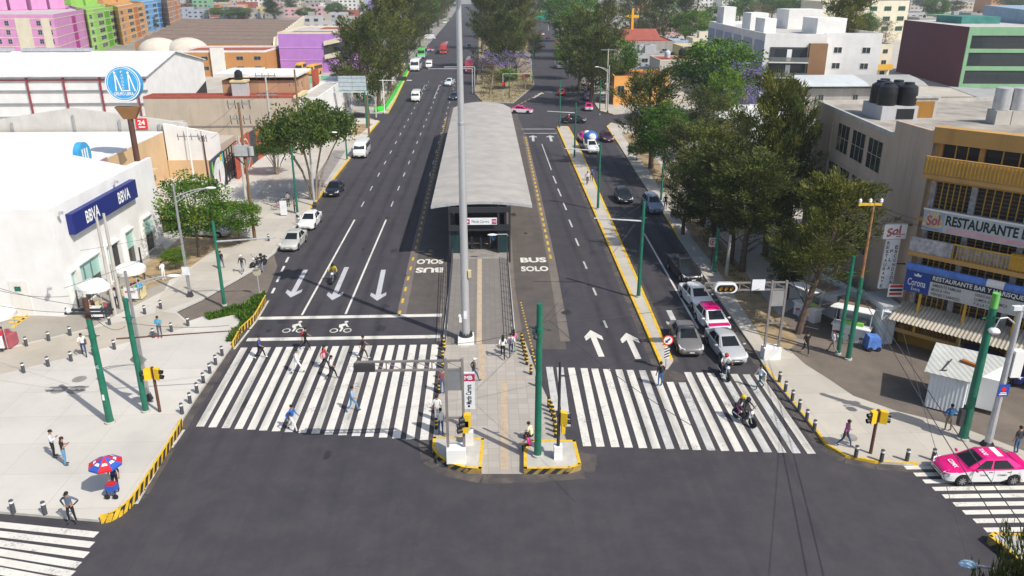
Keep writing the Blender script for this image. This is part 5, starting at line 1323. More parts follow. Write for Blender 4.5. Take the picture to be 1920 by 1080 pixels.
b = MB(); b.poly([(Q1[0] + .3, Q1[1] + .2, H1 + .01), (BK1[0], BK1[1], H1 + .01), (BK0[0], BK0[1], H1 + .01), (Q0[0] + .3, Q0[1] - .2, H1 + .01)]); b.build('roof', MATS['roofold'], rb, world=True)
b = MB(); parapet(b, [Q0, Q1, BK1, BK0], H1 + .012, .3, .25); b.build('parapet', MATS['concrete'], rb, world=True)
bk_ = (Q3[0] + 9, Q3[1] + 14)
b = MB(); b.prism([Q1, Q2, fpt(.25, 0, 0), fpt(.25, 0, -1.25), fpt(LF, 0, -1.25), bk_, (48, Q1[1])], 0, H2); b.build('wall', MATS['concbrown'], rb, world=True)
b = MB(); b.poly([(Q1[0] + .3, Q1[1] - .1, H2 + .01), (Q2[0] + .4, Q2[1] + .1, H2 + .01), fpt(LF, H2 + .01, -.2), (bk_[0], bk_[1], H2 + .01), (48, Q1[1] - .1, H2 + .01)]); b.build('roof', MATS['roofold'], rb, world=True)
ROWS = [(ZAT(Q2, y1), ZAT(Q2, y0)) for y0, y1 in ((535, 590), (466, 512), (402, 447), (338, 388), (266, 303))]
SL = [r[0] - .62 for r in ROWS]
b = MB(); b.wbox(Q2, Q3, 0, LF, ROWS[4][1] + .0, H2 + .35, -.6, .3); b.build('cornice', MATS['ochre'], rb, world=True)
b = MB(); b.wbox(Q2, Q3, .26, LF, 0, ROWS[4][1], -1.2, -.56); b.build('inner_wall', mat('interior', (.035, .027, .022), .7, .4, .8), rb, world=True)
b = MB(); b.wbox(Q2, Q3, 0, .28, 0, ROWS[4][1], -1, .0); b.build('corner_pier', MATS['ochre'], rb, world=True)
COLS = [.28] + [2.75 + 3.2 * k for k in range(7)]
mat('peeling', (.42, .41, .42), .9, .35, 4, streak=.7, streak_c=(.2, .15, .12))
for f in range(5):
    z0, z1 = ROWS[f]
    b = MB(); b.wbox(Q2, Q3, .0, LF, SL[f] - .28, SL[f], -.6, 1.05 if f in (0, 2, 4) else .25); b.build('floor_slab', MATS['ochre'], rb, world=True)
    b = MB(); b.wbox(Q2, Q3, .28, LF, SL[f], z0, -.55, -.2); b.build('sill_wall', MATS['peeling' if f < 4 else 'ochre'], rb, world=True)
    top = SL[f + 1] - .28 if f < 4 else ROWS[4][1]
    b = MB(); b.wbox(Q2, Q3, .28, LF, z1, top, -.55, -.1) if top - z1 > .02 else None; b.build('lintel', MATS['ochre'], rb, world=True)
    for a in COLS:
        b = MB(); b.wbox(Q2, Q3, a, a + (.34 if f < 4 else .3), z0, z1, -.55, -.12); b.build('column', MATS['peeling' if f < 4 else 'ochre'], rb, world=True)
    for k in range(7):
        a, e = COLS[k] + .34, COLS[k + 1]; b = MB(); w_ = e - a
        b.wbox(Q2, Q3, a, e, z0, z1, -.54, -.42, 1)
        if f < 4:
            for j in range(1, 6): b.wbox(Q2, Q3, a + w_ * j / 6 - .03, a + w_ * j / 6 + .03, z0, z1, -.42, -.33, 0)
            for j in range(1, 7): b.wbox(Q2, Q3, a, e, z0 + (z1 - z0) * j / 7 - .015, z0 + (z1 - z0) * j / 7 + .015, -.42, -.36, 2)
        else:
            for j in (1, 2): b.wbox(Q2, Q3, a + w_ * j / 3 - .035, a + w_ * j / 3 + .035, z0, z1, -.42, -.33, 0)
        b.build('window', [MATS['goldmetal'], MATS['glass'], MATS['ochredark']], rb, world=True)
b = MB(); b.wbox(Q2, Q3, 0, LF, SL[4] + .01, SL[4] + 1.15, .8, 1.0, 0)
for j in range(105): b.wbox(Q2, Q3, .1 + j * .22, .18 + j * .22, SL[4] + .1, SL[4] + 1.05, 1.0, 1.05, 1)
b.build('balcony_front', [MATS['ochre'], MATS['goldmetal']], rb, world=True)
b = MB(); b.wbox(Q2, Q3, 0, 2.6, SL[2] + .01, SL[2] + 1.0, .78, .98); b.build('balcony_front', MATS['peeling'], rb, world=True)
b = MB(); b.wbox(Q2, Q3, 2.6, LF, SL[2] + .95, SL[2] + 1.03, .85, .95)
for j in range(95): b.wbox(Q2, Q3, 2.65 + j * .22, 2.69 + j * .22, SL[2] + .02, SL[2] + .95, .88, .92)
b.build('balcony_rail', MATS['goldmetal'], rb, world=True)
b = MB(); b.wbox(Q2, Q3, 2.8, LF, SL[2] + .01, SL[2] + .85, .4, .5); b.build('balcony_wall', MATS['peeling'], rb, world=True)
b = MB(); b.wbox(Q2, Q3, 5.9, 7.1, SL[2] + .05, SL[2] + 1.1, .5, .84); b.build('yellow_panel', MATS['goldmetal'], rb, world=True)
b = MB(); b.wbox(Q2, Q3, .2, LF, SL[0] + .78, SL[0] + .86, .8, .9)
for j in range(98): b.wbox(Q2, Q3, .3 + j * .24, .34 + j * .24, SL[0] + .01, SL[0] + .78, .83, .88)
b.build('balcony_rail', MATS['ochredark'], rb, world=True)
for a in (1.2, 4.0, 6.9):
    b = MB(); b.wbox(Q2, Q3, a, a + .16, SL[0] + .02, SL[1] - .29, .9, 1.04); b.build('yellow_post', MATS['goldmetal'], rb, world=True)
# restaurant banner
z0, z1 = SL[3] - .55, SL[3] + .78
b = MB(); b.wbox(Q2, Q3, .55, 11, z0, z1, 1.06, 1.16); s1 = b.build('banner_sign', mat('bannergrey', (.42, .47, .48), .6), rb, world=True)
b = MB(); b.wbox(Q2, Q3, .55, 1.85, z0 + .02, z1 - .02, 1.162, 1.168, 0)
for k in range(9):
    a = R(10 + 20 * k); c = fpt(1.2, z0 + .25, 1.172); e1 = c + u * (.62 * math.cos(a - .1)) + V((0, 0, 1.15 * math.sin(a - .1))); e2 = c + u * (.62 * math.cos(a + .1)) + V((0, 0, 1.15 * math.sin(a + .1)))
    e1.z = min(e1.z, z1 - .05); e2.z = min(e2.z, z1 - .05); b.add([c, e1, e2], [(0, 1, 2)], 1)
b.text('Sol', fpt(1.2, z0 + .72, 1.18), u + V((0, 0, .2)), (0, 0, 1), .7, .8, mi=2, bold=.03)
l = b.build('sun_emblem', [mat('bannerblue', (.30, .36, .45), .6), mat('sunyellow', (.65, .48, .16), .6), MATS['muralred']]); l.parent = s1; l.location = -rb.location
b = MB(); b.text('RESTAURANTE BAR', fpt(1.95, z0 + .86, 1.166), u, (0, 0, 1), .68, 5.5, 'L', .035); l = b.build('lettering', MATS['black']); l.parent = s1; l.location = -rb.location
b = MB(); b.wbox(Q2, Q3, 2.1, 10.8, z0 + .08, z0 + .4, 1.162, 1.17); l = b.build('pink_strip', mat('fadedpink', (.6, .36, .38), .7)); l.parent = s1; l.location = -rb.location
b = MB(); b.wbox(Q2, Q3, .5, 11.05, z1, z1 + .1, 1.04, 1.18); b.build('sign_frame', MATS['offwhite'], rb, world=True)
# lower banner
z1 = ZAT(fpt(0, 0, 1.1), 503); z0 = z1 - 1.5
b = MB(); b.wbox(Q2, Q3, .15, 1.75, z0, z1, 1.06, 1.14, 0); b.wbox(Q2, Q3, 1.75, 11, z0, z1 - .5, 1.06, 1.14, 1); b.wbox(Q2, Q3, 1.75, 11, z1 - .5, z1, 1.06, 1.141, 2)
s2 = b.build('banner_sign', [mat('beerblue', (.015, .05, .27), .5), mat('signpale', (.50, .50, .48), .6), MATS['black']], rb, world=True)
b = MB(); b.text('Corona', fpt(.92, z0 + .7, 1.146), u, (0, 0, 1), .5, 1.15, bold=.01); b.text('Extra', fpt(.92, z0 + .24, 1.146), u, (0, 0, 1), .24, .55)
c = fpt(.92, z0 + 1.14, 1.146); b.add([c - u * .2, c + u * .2, c + u * .25 + V((0, 0, .2)), c + u * .12 + V((0, 0, .1)), c + V((0, 0, .26)), c - u * .12 + V((0, 0, .1)), c - u * .25 + V((0, 0, .2))], [tuple(range(7))])
b.text('RESTAURANTE BAR Y MARISQUERIA', fpt(1.85, z1 - .25, 1.147), u, (0, 0, 1), .36, 5.9, 'L', .02)
l = b.build('pale_lettering', MATS['signwhite']); l.parent = s2; l.location = -rb.location
b = MB()
for i, (t1, t2) in enumerate((('AMBIENTE FAMILIAR', 'DESAYUNOS'), ('MUSICA VIVA', 'COMIDA ECONOMICA'), ('VIERNES Y SABADOS', 'Y A LA CARTA'))):
    b.text(t1, fpt(1.9, z0 + .8 - .3 * i, 1.146), u, (0, 0, 1), .2, len(t1) * .105, 'L', .015); b.text(t2, fpt(4.5, z0 + .8 - .3 * i, 1.146), u, (0, 0, 1), .2, len(t2) * .12, 'L', .015)
l = b.build('dark_lettering', MATS['dark']); l.parent = s2; l.location = -rb.location
b = MB(); b.smooth = True
b.tube(fpt(.1, z1 + .2, 1.0), fpt(11, z1 + .2, 1.0), .27, .27, 10); b.build('rolled_awning', mat('tarpblue', (.09, .2, .55), .5, .3, 2), rb, world=True)
b = MB(); b.tube(fpt(5.0, z1 + .22, 1.01), fpt(6.0, z1 + .22, 1.01), .28, .28, 10); b.build('awning_patch', MATS['offwhite'], rb, world=True)
# left wall windows
wins(rb, Q0, Q1, 10.3, 13.6, 3, 1, .82, .72, [MATS['concbrown'], MATS['glass']], 2, 1, a0=5.6, a1=15.6, out=.04)
wins(rb, Q0, Q1, 7.0, 10.3, 4, 1, .8, .68, [MATS['concbrown'], MATS['glass']], 2, 1, a0=4.6, a1=15.6, out=.04)
wins(rb, Q0, Q1, 3.7, 7.0, 4, 1, .8, .62, [MATS['concbrown'], MATS['glass']], 2, 1, a0=4.6, a1=15.6, out=.04)
b = MB(); b.wbox(Q0, Q1, 0, 16, 10.0, 10.12, 0, .05); b.wbox(Q0, Q1, 4.5, 4.7, 0, 13, 0, .08); b.build('ledge', MATS['concbrown'], rb, world=True)
# hanging signs on the corner
hsn = thing('hanging_sign', 'white box sign with red script above a long vertical lettered board', 'sign', (28.6, 51.6, 0))
zs = ZAT((28.6, 51.6), 447), ZAT((28.6, 51.6), 424)
b = MB(); b.box(-1.25, .35, -.12, .12, zs[0], zs[1] + .15); bx_ = b.build('sign_box', MATS['white'], hsn)
b = MB(); b.text('Sol', (-.55, -.126, (zs[0] + zs[1]) / 2 + .12), (1, 0, .3), (0, 0, 1), .62, 1.0, bold=.04, mi=0); b.box(-.35, .25, -.13, -.121, zs[0] + .3, zs[0] + .36); b.box(-.35, .0, -.13, -.121, zs[0] + .15, zs[0] + .21); l = b.build('lettering', [MATS['muralred']]); l.parent = bx_
zl = ZAT((28.3, 51.6), 540)
b = MB(); b.box(-.95, .05, -.08, .08, zl, zs[0] - .05); vb = b.build('vertical_board', MATS['signwhite'], hsn)
b = MB(); n = zs[0] - zl
for i, ch in enumerate('RESTAURANTE'): b.text(ch, (-.76, -.086, zs[0] - .3 - (n - .5) * i / 10), (1, 0, 0), (0, 0, 1), .24, .2 if ch != 'I' else .06, bold=.02)
for i, ch in enumerate('PLA'): b.text(ch, (-.45, -.086, zs[0] - .9 - .62 * i), (1, 0, 0), (0, 0, 1), .24, .2, bold=.02)
for i, ch in enumerate('ESCONDIDA'): b.text(ch, (-.14, -.086, zs[0] - .6 - (n - .9) * i / 8.6), (1, 0, 0), (0, 0, 1), .24, .2 if ch != 'I' else .06, bold=.02)
l = b.build('lettering', MATS['black']); l.parent = vb
b = MB(); b.tube((-.1, 0, zs[1] + .1), (1.2, -.2, zs[1] + .1), .05); b.tube((0, 0, (zl + zs[0]) / 2), (1.2, -.2, (zl + zs[0]) / 2), .05); b.build('bracket', MATS['dark'], hsn)
pb = thing('poster', 'small white and red printed poster on the ochre wall below the lettered board', 'poster', (28.7, 51.0, 3.4)); b = MB(); b.box(-.6, .5, -.05, 0, 0, .95, 0)
for k in range(3): b.box(-.5, .4, -.055, -.05, .15 + .28 * k, .32 + .28 * k, 1 + k % 2)
b.build('sheet', [MATS['white'], MATS['redlamp'], MATS['dark']], pb)
# rooftop things
def rt(px, py, z): q = G(px, py, z); return q
cb = G(1672, 222, H1); pd = thing('tank_plinth', 'grey concrete plinth under the cluster of black roof tanks', 'roof structure', (cb.x, cb.y, H1)); b = MB(); b.box(-1.4, 1.5, -1.0, 2.4, 0, 1.1); b.build('block', MATS['palegrey'], pd); b = MB(); b.box(-.2, 1.2, -1.03, -1.0, .1, .9); b.build('niche', MATS['black'], pd)
for i, (dx, dy, nm) in enumerate(((-.75, -.2, 'front left'), (.85, -.25, 'front right'), (-.7, 1.2, 'middle left'), (.75, 1.3, 'middle right'), (.1, 2.3, 'rearmost'))):
    tk = tank((cb.x + dx, cb.y + dy, H1 + 1.1), 'black roof tank, %s of the cluster on the restaurant building' % nm, 1.25, group='black roof tanks')
hb = G(1712, 222, H1); ht = thing('roof_hatch', 'concrete rooftop box with ochre opening beside the black tanks', 'roof structure', (hb.x, hb.y, H1)); b = MB(); b.box(-.9, 1.4, -.7, .9, 0, 1.7); b.build('shell', MATS['concrete'], ht); b = MB(); b.box(-.65, 1.15, -.73, -.7, .2, 1.45); b.build('opening', MATS['ochredark'], ht); b = MB(); b.box(-1.0, 1.5, -.8, 1.0, 1.7, 1.85); b.build('lid', MATS['concrete'], ht)
for px, nm in ((1870, 'left'), (1900, 'right')):
    q = G(px, 232, H2); ct = thing('cistern', 'grey cylindrical cistern on concrete base, %s of the pair by the roof edge' % nm, 'water tank', (q.x, q.y, H2)); b = MB(); b.box(-.55, .55, -.55, .55, 0, .95); b.build('base', MATS['concrete'], ct); b = MB(); b.lathe([(.52, .96), (.54, 1.5), (.52, 1.9), (.54, 2.4), (.4, 2.45), (0, 2.45)], n=18); b.build('cylinder', MATS['galv'], ct)
# --- canopy, perimeter wall, kiosks, stands
cn = thing('canopy', 'pale corrugated sheet canopy with yellow wall below along the restaurant front', 'canopy', (29, 46, 0))
CZ = 2.35; CA = G(1663, 598, CZ)
pts = [V((CA.x, CA.y, CZ)), V((CA.x, CA.y, CZ)) + u * 18.5, fpt(18, ZAT(Q2, 562), .3), fpt(.0, ZAT(Q2, 562), .3)]
b = MB(); N = 76
def lp(i): return pts[0].lerp(pts[1], i / N), pts[3].lerp(pts[2], i / N)
for i in range(N):
    a0, c0 = lp(i); a1, c1 = lp(i + 1); m0, m1 = (a0 + a1) / 2, (c0 + c1) / 2
    b.add([a0, m0 + V((0, 0, .07)), m1 + V((0, 0, .07)), c0], [(0, 1, 2, 3)]); b.add([m0 + V((0, 0, .07)), a1, c1, m1 + V((0, 0, .07))], [(0, 1, 2, 3)])
b.build('sheet_roof', mat('canopy_sheet', (.43, .385, .31), .8, .2, .7, streak=.2), cn, world=True)
b = MB(); b.wbox(Q2, Q3, 0.1, 18, .14, 2.3, .06, .2); b.build('yellow_wall', mat('wallochre', (.36, .19, .015), .8, .12, .8), cn, world=True)
for k in range(5):
    p = pts[0].lerp(pts[1], k / 4) + nn * -.2; b = MB(); b.tube((p.x, p.y, 0.14), (p.x, p.y, CZ - .02), .05); b.build('post', MATS['steel'], cn, world=True)
pw = thing('boundary_wall', 'long white painted boundary wall descending behind the food stands', 'wall', G(1560, 560, KZ)); a, c = G(1485, 548, KZ), G(1668, 640, KZ)
b = MB(); b.wbox(a, c, 0, (c - a).length, KZ, KZ + 2.6, -.2, 0); b.build('wall', mat('wallpale', (.55, .60, .62), .8, .08, .5, streak=.2), pw, world=True)
wc = thing('shed', 'narrow white corrugated side shed between food stand and yellow wall', 'shed', G(1655, 642, KZ)); corr('white_corr', (.66, .70, .73), 0, .16, .08)
b = MB(); b.box(-.6, .5, -.3, 2.2, 0, 2.9); b.build('wall', MATS['white_corr'], wc); b = MB(); b.box(-.7, .6, -.45, 2.3, 2.9, 3.0); b.build('roof', MATS['grey_sheet'], wc)
# kiosk
kp = G(1732, 764, KZ); kq = G(1800, 782, KZ); kr = G(1842, 748, KZ)
kk = thing('kiosk', 'white corrugated metal kiosk with rusty sloping sheet roof on the right yard', 'kiosk', kp)
ku = (kq - kp).normalized(); kv = V((-ku.y, ku.x, 0)); wL, wD = (kq - kp).length, 2.9
def kpt(a, d, z): return kp + ku * a + kv * d + V((0, 0, z))
b = MB(); b.hexa([kpt(0, 0, .1), kpt(wL, 0, .1), kpt(wL, wD, .1), kpt(0, wD, .1)], [kpt(0, 0, 2.35), kpt(wL, 0, 2.35), kpt(wL, wD, 2.9), kpt(0, wD, 2.9)]); b.build('wall', MATS['white_corr'], kk, world=True)
b = MB(); b.hexa([kpt(wL + .02, 1.2, .3), kpt(wL + 1.7, 1.2, .3), kpt(wL + 1.7, wD, .3), kpt(wL + .02, wD, .3)], [kpt(wL + .02, 1.2, 2.3), kpt(wL + 1.7, 1.2, 2.3), kpt(wL + 1.7, wD, 2.7), kpt(wL + .02, wD, 2.7)]); b.build('annex', MATS['white'], kk, world=True)
b = MB(); b.hexa([kpt(-.35, -.15, 2.33), kpt(wL + .1, -.15, 2.33), kpt(wL + 1.9, wD + .3, 2.95), kpt(-.35, wD + .3, 2.95)], [kpt(-.35, -.15, 2.39), kpt(wL + .1, -.15, 2.39), kpt(wL + 1.9, wD + .3, 3.01), kpt(-.35, wD + .3, 3.01)]); b.build('roof', corr('kiosk_roof', (.50, .51, .48), 0, .3, .5, .8, rustc=(.36, .27, .15)), kk, world=True)
b = MB(); b.hexa([kpt(1.3, 1.6, 2.75), kpt(2.1, 1.4, 2.72), kpt(2.15, 1.6, 2.74), kpt(1.3, 1.9, 2.78)], [kpt(1.3, 1.6, 2.9), kpt(2.1, 1.4, 2.85), kpt(2.15, 1.6, 2.85), kpt(1.3, 1.9, 2.9)]); b.build('rusty_scrap', mat('rustscrap', (.35, .12, .03), .9), kk, world=True)
b = MB(); b.tube(kpt(.5, .4, 2.5), kpt(.8, 1.5, 2.85), .04); b.tube(kpt(.4, .3, 2.5), kpt(.75, .4, 2.55), .04); b.build('rod', MATS['dark'], kk, world=True)
def food_stand(label, p, yaw, L, m2='white'):
    t = thing('food_stand', label, 'food stand', p, yaw)
    b = MB(); b.box(0, L, 0, .7, 0, 1.05); b.build('counter', MATS['white'], t)
    b = MB(); b.box(-.1, L + .1, -.15, .85, 1.05, 1.12); b.build('counter_top', MATS['white'], t)
    b = MB(); b.box(0, L, 2.0, 2.1, 0, 2.2); b.build('back_wall', MATS['white'], t)
    b = MB(); b.box(0, L, .7, 2.2, 2.4, 2.5); b.build('roof', mat('standroof', (.24, .17, .11), .9, .3, 1), t)
    b = MB(); b.hexa([(-.1, .6, 2.45), (L + .1, .6, 2.45), (L + .1, .62, 2.5), (-.1, .62, 2.5)], [(-.2, -.9, 2.62), (L + .2, -.9, 2.62), (L + .2, -.9, 2.67), (-.2, -.9, 2.67)])
    b.build('front_flap', MATS['white'], t)
    b = MB(); b.hexa([(L + .05, .7, 2.4), (L + .05, 2.2, 2.4), (L + .08, 2.2, 2.45), (L + .08, .7, 2.45)], [(L + 1.1, .5, 2.5), (L + 1.1, 2.3, 2.5), (L + 1.1, 2.3, 2.55), (L + 1.1, .5, 2.55)]); b.build('side_flap', MATS[m2], t)
    for x in (.05, L - .05):
        b = MB(); b.tube((x, .35, 1.12), (x, .65, 2.45), .03); b.build('post', MATS['galv'], t)
    b = MB(); b.box(.3, L - .4, 1.0, 1.6, .9, 1.3, 0); b.box(L * .3, L * .8, .3, .55, 1.12, 1.35, 1); b.build('cooking_gear', [MATS['steel'], MATS['muralgreen']], t)
    return t
pa, pc = G(1558, 632, KZ), G(1625, 647, KZ)
food_stand('white open-flapped food stand with black stools beside the white shed', pa, math.atan2(pc.y - pa.y, pc.x - pa.x), (pc - pa).length)
pa, pc = G(1487, 588, KZ), G(1525, 607, KZ)
food_stand('white food stand with red stools in the shade behind the tree trunk', pa, math.atan2(pc.y - pa.y, pc.x - pa.x), (pc - pa).length, 'grey_sheet')
pa, pc = G(1473, 560, KZ), G(1520, 562, KZ)
food_stand('shaded grey-roofed food stand farthest along the white boundary wall', pa, .1, 3.2, 'grey_sheet')
def mk_stool():
    t = thing('stool', 's', 'stool'); b = MB(); b.lathe([(.17, .68), (.18, .72), (.17, .75), (0, .75)], n=12); b.build('seat', MATS['black'], t)
    for k in range(3):
        b = MB(); a = 2.09 * k; b.tube((.1 * math.cos(a), .1 * math.sin(a), .69), (.2 * math.cos(a), .2 * math.sin(a), 0), .016, n=5); b.build('leg', MATS['dark'], t)
    return t
for x, y in ((1563, 634), (1570, 638), (1587, 642), (1607, 648)): place('stool', mk_stool, G(x, y, KZ) + V((0, -.45, 0)), 0, 'black bar stool at the counter of the stand by the white shed', 'black bar stools at the food stand')
for x, y in ((1490, 592), (1499, 597), (1506, 602)): place('stool', mk_stool, G(x, y, KZ) + V((0, -.4, 0)), 0, 'red-seated stool at the shaded white food stand', 'red stools at the shaded stand', {'black': MATS['muralred']})
# --- grey shed-roofed house behind
gs = bld('house', 'grey block house with curved white sheet roof behind the tank-topped building', rect(59.5, 79, 149, 154.8), 5.6, 'greyblock', 'roofslab', .0)
b = MB()
for (xa, xb, m) in ((58.5, 71, 0), (71, 82, 1)):
    sec = [(147.8, 6.1), (149.5, 6.6), (152, 7.0), (155.2, 7.3)]
    for (y0, z0), (y1, z1) in zip(sec, sec[1:]): b.hexa([(xa, y0, z0), (xb, y0, z0), (xb, y1, z1), (xa, y1, z1)], [(xa, y0, z0 + .12), (xb, y0, z0 + .12), (xb, y1, z1 + .12), (xa, y1, z1 + .12)], m)
b.build('sheet_roof', [mat('sheetblue', (.52, .56, .57), .5, .08, .5), mat('sheetgrey', (.36, .355, .34), .6, .08, .5)], gs, world=True)
wins(gs, (59.5, 149), (79, 149), 2.4, 5.4, 3, 1, .16, .4)
b = MB(); b.box(59.4, 79.1, 148.9, 148.99, 1.7, 1.85); b.build('red_band', MATS['redroof'], gs, world=True)
b = MB(); b.box(60, 76, 141, 148.7, 0, 1.6); b.build('lower_roof', MATS['roofslab'], gs, world=True)
ys = bld('house', 'low ramshackle house with flat tin roof right of the shed-roofed house', rect(80, 101, 136, 150), 3.6, 'greyblock', 'roofold', .3)
b = MB(); b.hexa([(86, 138, 5.2), (104, 134, 5.0), (106, 142, 5.4), (86, 148, 5.9)], [(86, 138, 5.3), (104, 134, 5.1), (106, 142, 5.5), (86, 148, 6.0)]); b.build('tin_roof', MATS['sheetgrey'], ys, world=True)
for x, y in ((87, 139), (93, 138), (100, 136)):
    b = MB(); b.box(x, x + .2, y, y + .2, 3.6, 5.2); b.build('post', MATS['offwhite'], ys, world=True)
bw = bld('building', 'blank dark taupe wall at the right edge in front of the green building', [(98, 128), (135, 118), (140, 140), (101, 148)], 12.0, 'graywall', 'concdark', .4)
# --- maroon and green building
mg = thing('office_building', 'big building with windowless maroon side and mint green glazed front', 'building', (118, 200, 0))
M0, M1, M2 = (118, 231), (114.5, 193), (175, 188)
b = MB(); b.prism([M0, M1, M2, (180, 231)], 0, 14.2, 0, 1); b.build('wall', [MATS['maroon'], MATS['roofslab']], mg, world=True)
b = MB(); L = (V(M2) - V(M1)).length
for z0, z1 in ((12.3, 14.2), (8.4, 9.3), (4.3, 5.3), (.2, 1.2)): b.wbox(M1, M2, 0, L, z0, z1, 0, .25)
for a in (0, 19, 38, 57): b.wbox(M1, M2, a, a + .8, 0, 12.3, 0, .3)
b.build('facade_frame', MATS['mint'], mg, world=True)
for z0, z1 in ((9.4, 12.2), (5.4, 8.3), (1.3, 4.2)): wins(mg, M1, M2, z0, z1, 1, 1, .97, .95, [MATS['dark'], MATS['glass']], 5, 2, a0=.8, a1=17, name='window'); 
b = MB(); b.wbox(M1, M2, 17, 19, 0, 12.3, .0, .1); b.wbox(M1, M2, 19.8, 26, 5.3, 12.3, 0, .2); b.build('white_panel', MATS['offwhite'], mg, world=True)
wins(mg, M1, M2, 1.3, 12.2, 1, 3, .95, .75, [MATS['dark'], MATS['glass']], 6, 2, a0=39, a1=56)
b = MB(); b.prism([(137, 200), (165, 196), (168, 222), (137, 226)], 14.2, [17.2, 17.2, 18.2, 18.2]); b.build('roof_shed', corr('shedblue', (.30, .40, .52), 0, .5, .1), mg, world=True)
b = MB(); b.box(121, 131, 208, 220, 14.2, 15.9); b.build('roof_shack', mat('tealdull', (.05, .22, .19), .8, .2, .5), mg, world=True)
for q, nm in (((150, 212), 'left'), ((155, 212), 'right')): tank((q[0], q[1], 18.2), 'bright blue water tank, %s one of two over the blue roof shed' % nm, 2.2, 'tankblue')
# --- white modern apartments
wa = bld('apartment_building', 'white and grey-blue modern apartment block with brown balcony bay', [(58, 213), (55, 160.5), (66.5, 158.5), (67.5, 162), (78, 160), (81, 213)], 14, 'wallwhite', 'roofslab', .7)
W0, W1 = (58, 213), (55, 160.5)
for k in range(6):
    a = 1 + 9 * k; b = MB(); b.wbox(W0, W1, a, a + 6.2, 0, 13.2, 0, .25); b.build('blue_panel', MATS['bluegrey'], wa, world=True)
b = MB(); b.wbox((55, 160.5), (66.5, 158.5), 1.2, 8.2, .2, 12.2, .0, .12); b.build('balcony_bay', MATS['dark'], wa, world=True)
for z in (.6, 3.5, 6.4, 9.3):
    b = MB(); b.wbox((55, 160.5), (66.5, 158.5), 1.0, 8.4, z, z + .2, .0, 1.3); b.wbox((55, 160.5), (66.5, 158.5), 1.0, 8.4, z + .2, z + 1.1, 1.24, 1.3, 1); b.build('balcony', [MATS['offwhite'], glassmat('railglass', (.2, .22, .22), .5, .1) if 'railglass' not in MATS else MATS['railglass']], wa, world=True)
    b = MB(); b.wbox((55, 160.5), (66.5, 158.5), 2.2, 7.4, z + .3, z + 2.5, .12, .16, 0); b.wbox((55, 160.5), (66.5, 158.5), 4.4, 5.3, z + .3, z + 2.5, .16, .18, 1); b.build('window', [MATS['glass'], MATS['white']], wa, world=True)
b = MB(); b.wbox((55, 160.5), (66.5, 158.5), 8.4, 11.7, 0, 13, .0, 1.2); b.build('brown_pier', MATS['aptbrown'], wa, world=True)
wins(wa, (67.5, 162), (78, 160), 1, 13, 2, 4, .3, .4, [MATS['offwhite'], MATS['glass']])
for (x0, x1, y0, y1, h) in ((68, 74, 168, 176, 3.2), (60, 64, 186, 192, 3.6), (70, 78, 190, 198, 4.2), (59, 62, 204, 210, 4.4), (58.5, 61, 172, 178, 3)):
    b = MB(); b.box(x0, x1, y0, y1, 14, 14 + h); b.build('roof_box', MATS['wallwhite'], wa, world=True)
tank((66, 200, 14), 'blue water tank on the roof of the white modern apartments', 1.6, 'tankblue')
# --- cream school block with green windows, church with cross, houses
cs = bld('school_building', 'long cream block with rows of green windows at the top right', [(142, 372), (143, 350), (186, 362), (184, 386)], 16, 'cream', 'roofslab', .6)
wins(cs, (143, 350), (186, 362), 3, 15.5, 6, 3, .5, .45, [mat('winframegreen', (.1, .42, .24), .6), MATS['glass']], 2, out=.1)
chh = bld('church', 'grey block chapel with terracotta roof beneath the tall yellow cross', [(36, 226), (53, 228), (55, 262), (37, 262)], 8.5, 'greyblock', 'redroof', .3)
b = MB(); b.hexa([(38, 236, 8.6), (51, 236, 8.6), (52, 260, 8.6), (38, 260, 8.6)], [(40, 247, 11), (51, 247, 11), (52, 250, 11), (40, 250, 11)]); b.build('hipped_roof', MATS['redroof'], chh, world=True)
wins(chh, (36, 226), (53, 228), 4.5, 8, 3, 1, .25, .35)
cr = thing('cross', 'tall yellow cross rising above the terracotta chapel roof', 'cross', (44.5, 248, 11)); zc = ZAT((44.5, 248), 16)
b = MB(); b.box(-.35, .35, -.3, .3, 0, zc - 11); b.build('upright', mat('crossyellow', (.75, .40, .02), .6), cr); b = MB(); b.box(-1.9, 1.9, -.28, .28, zc - 13.6, zc - 12.8); b.build('crossbar', MATS['crossyellow'], cr)
h2 = bld('house', 'small house with red roof terrace, black tank and blue door below the chapel', [(41, 190), (50.5, 191), (51, 202), (41, 202)], 7.0, 'concrete', 'redroof', .2, parm='cream')
b = MB(); b.box(44, 50.2, 189.8, 190.0, 3.8, 6.2); b.box(46.3, 47.4, 189.7, 189.8, 3.8, 6.0, 1); b.build('terrace_opening', [MATS['dark'], MATS['tankblue']], h2, world=True)
tank((47.5, 196, 7.2), 'black water tank on the red-roofed house below the chapel', 1.5); tank((44, 196, 7.2), 'pale blue tank beside the black one on the red-roofed house', 1.2, 'paleblue')
h3 = bld('house', 'small pale yellow house between the chapel and the white apartments', [(52, 214), (58, 214), (58, 226), (52, 226)], 8.0, 'yellowhouse', 'roofslab', .4); wins(h3, (52, 214), (58, 214), 3, 8, 2, 1, .5, .4)
o1 = bld('shop', 'orange painted shop half hidden behind the dark trees at the side street', [(27, 168), (39, 170), (39, 182), (28, 182)], 5.5, 'aptorange', 'redroof', .4); wins(o1, (27, 168), (39, 170), 1, 5, 4, 1, .5, .5)
w1 = bld('warehouse', 'low white-roofed building glimpsed between the right roadside trees', [(37, 138), (52, 140), (53, 112), (37, 110)], 4.0, 'offwhite', 'whiteroof', .2)
w2 = bld('house', 'yellow-balconied old house beside the maroon wall', [(92, 205), (104, 207), (108, 232), (92, 232)], 9, 'cream', 'roofold', .4); wins(w2, (92, 205), (104, 207), 1, 9, 3, 3, .35, .4)
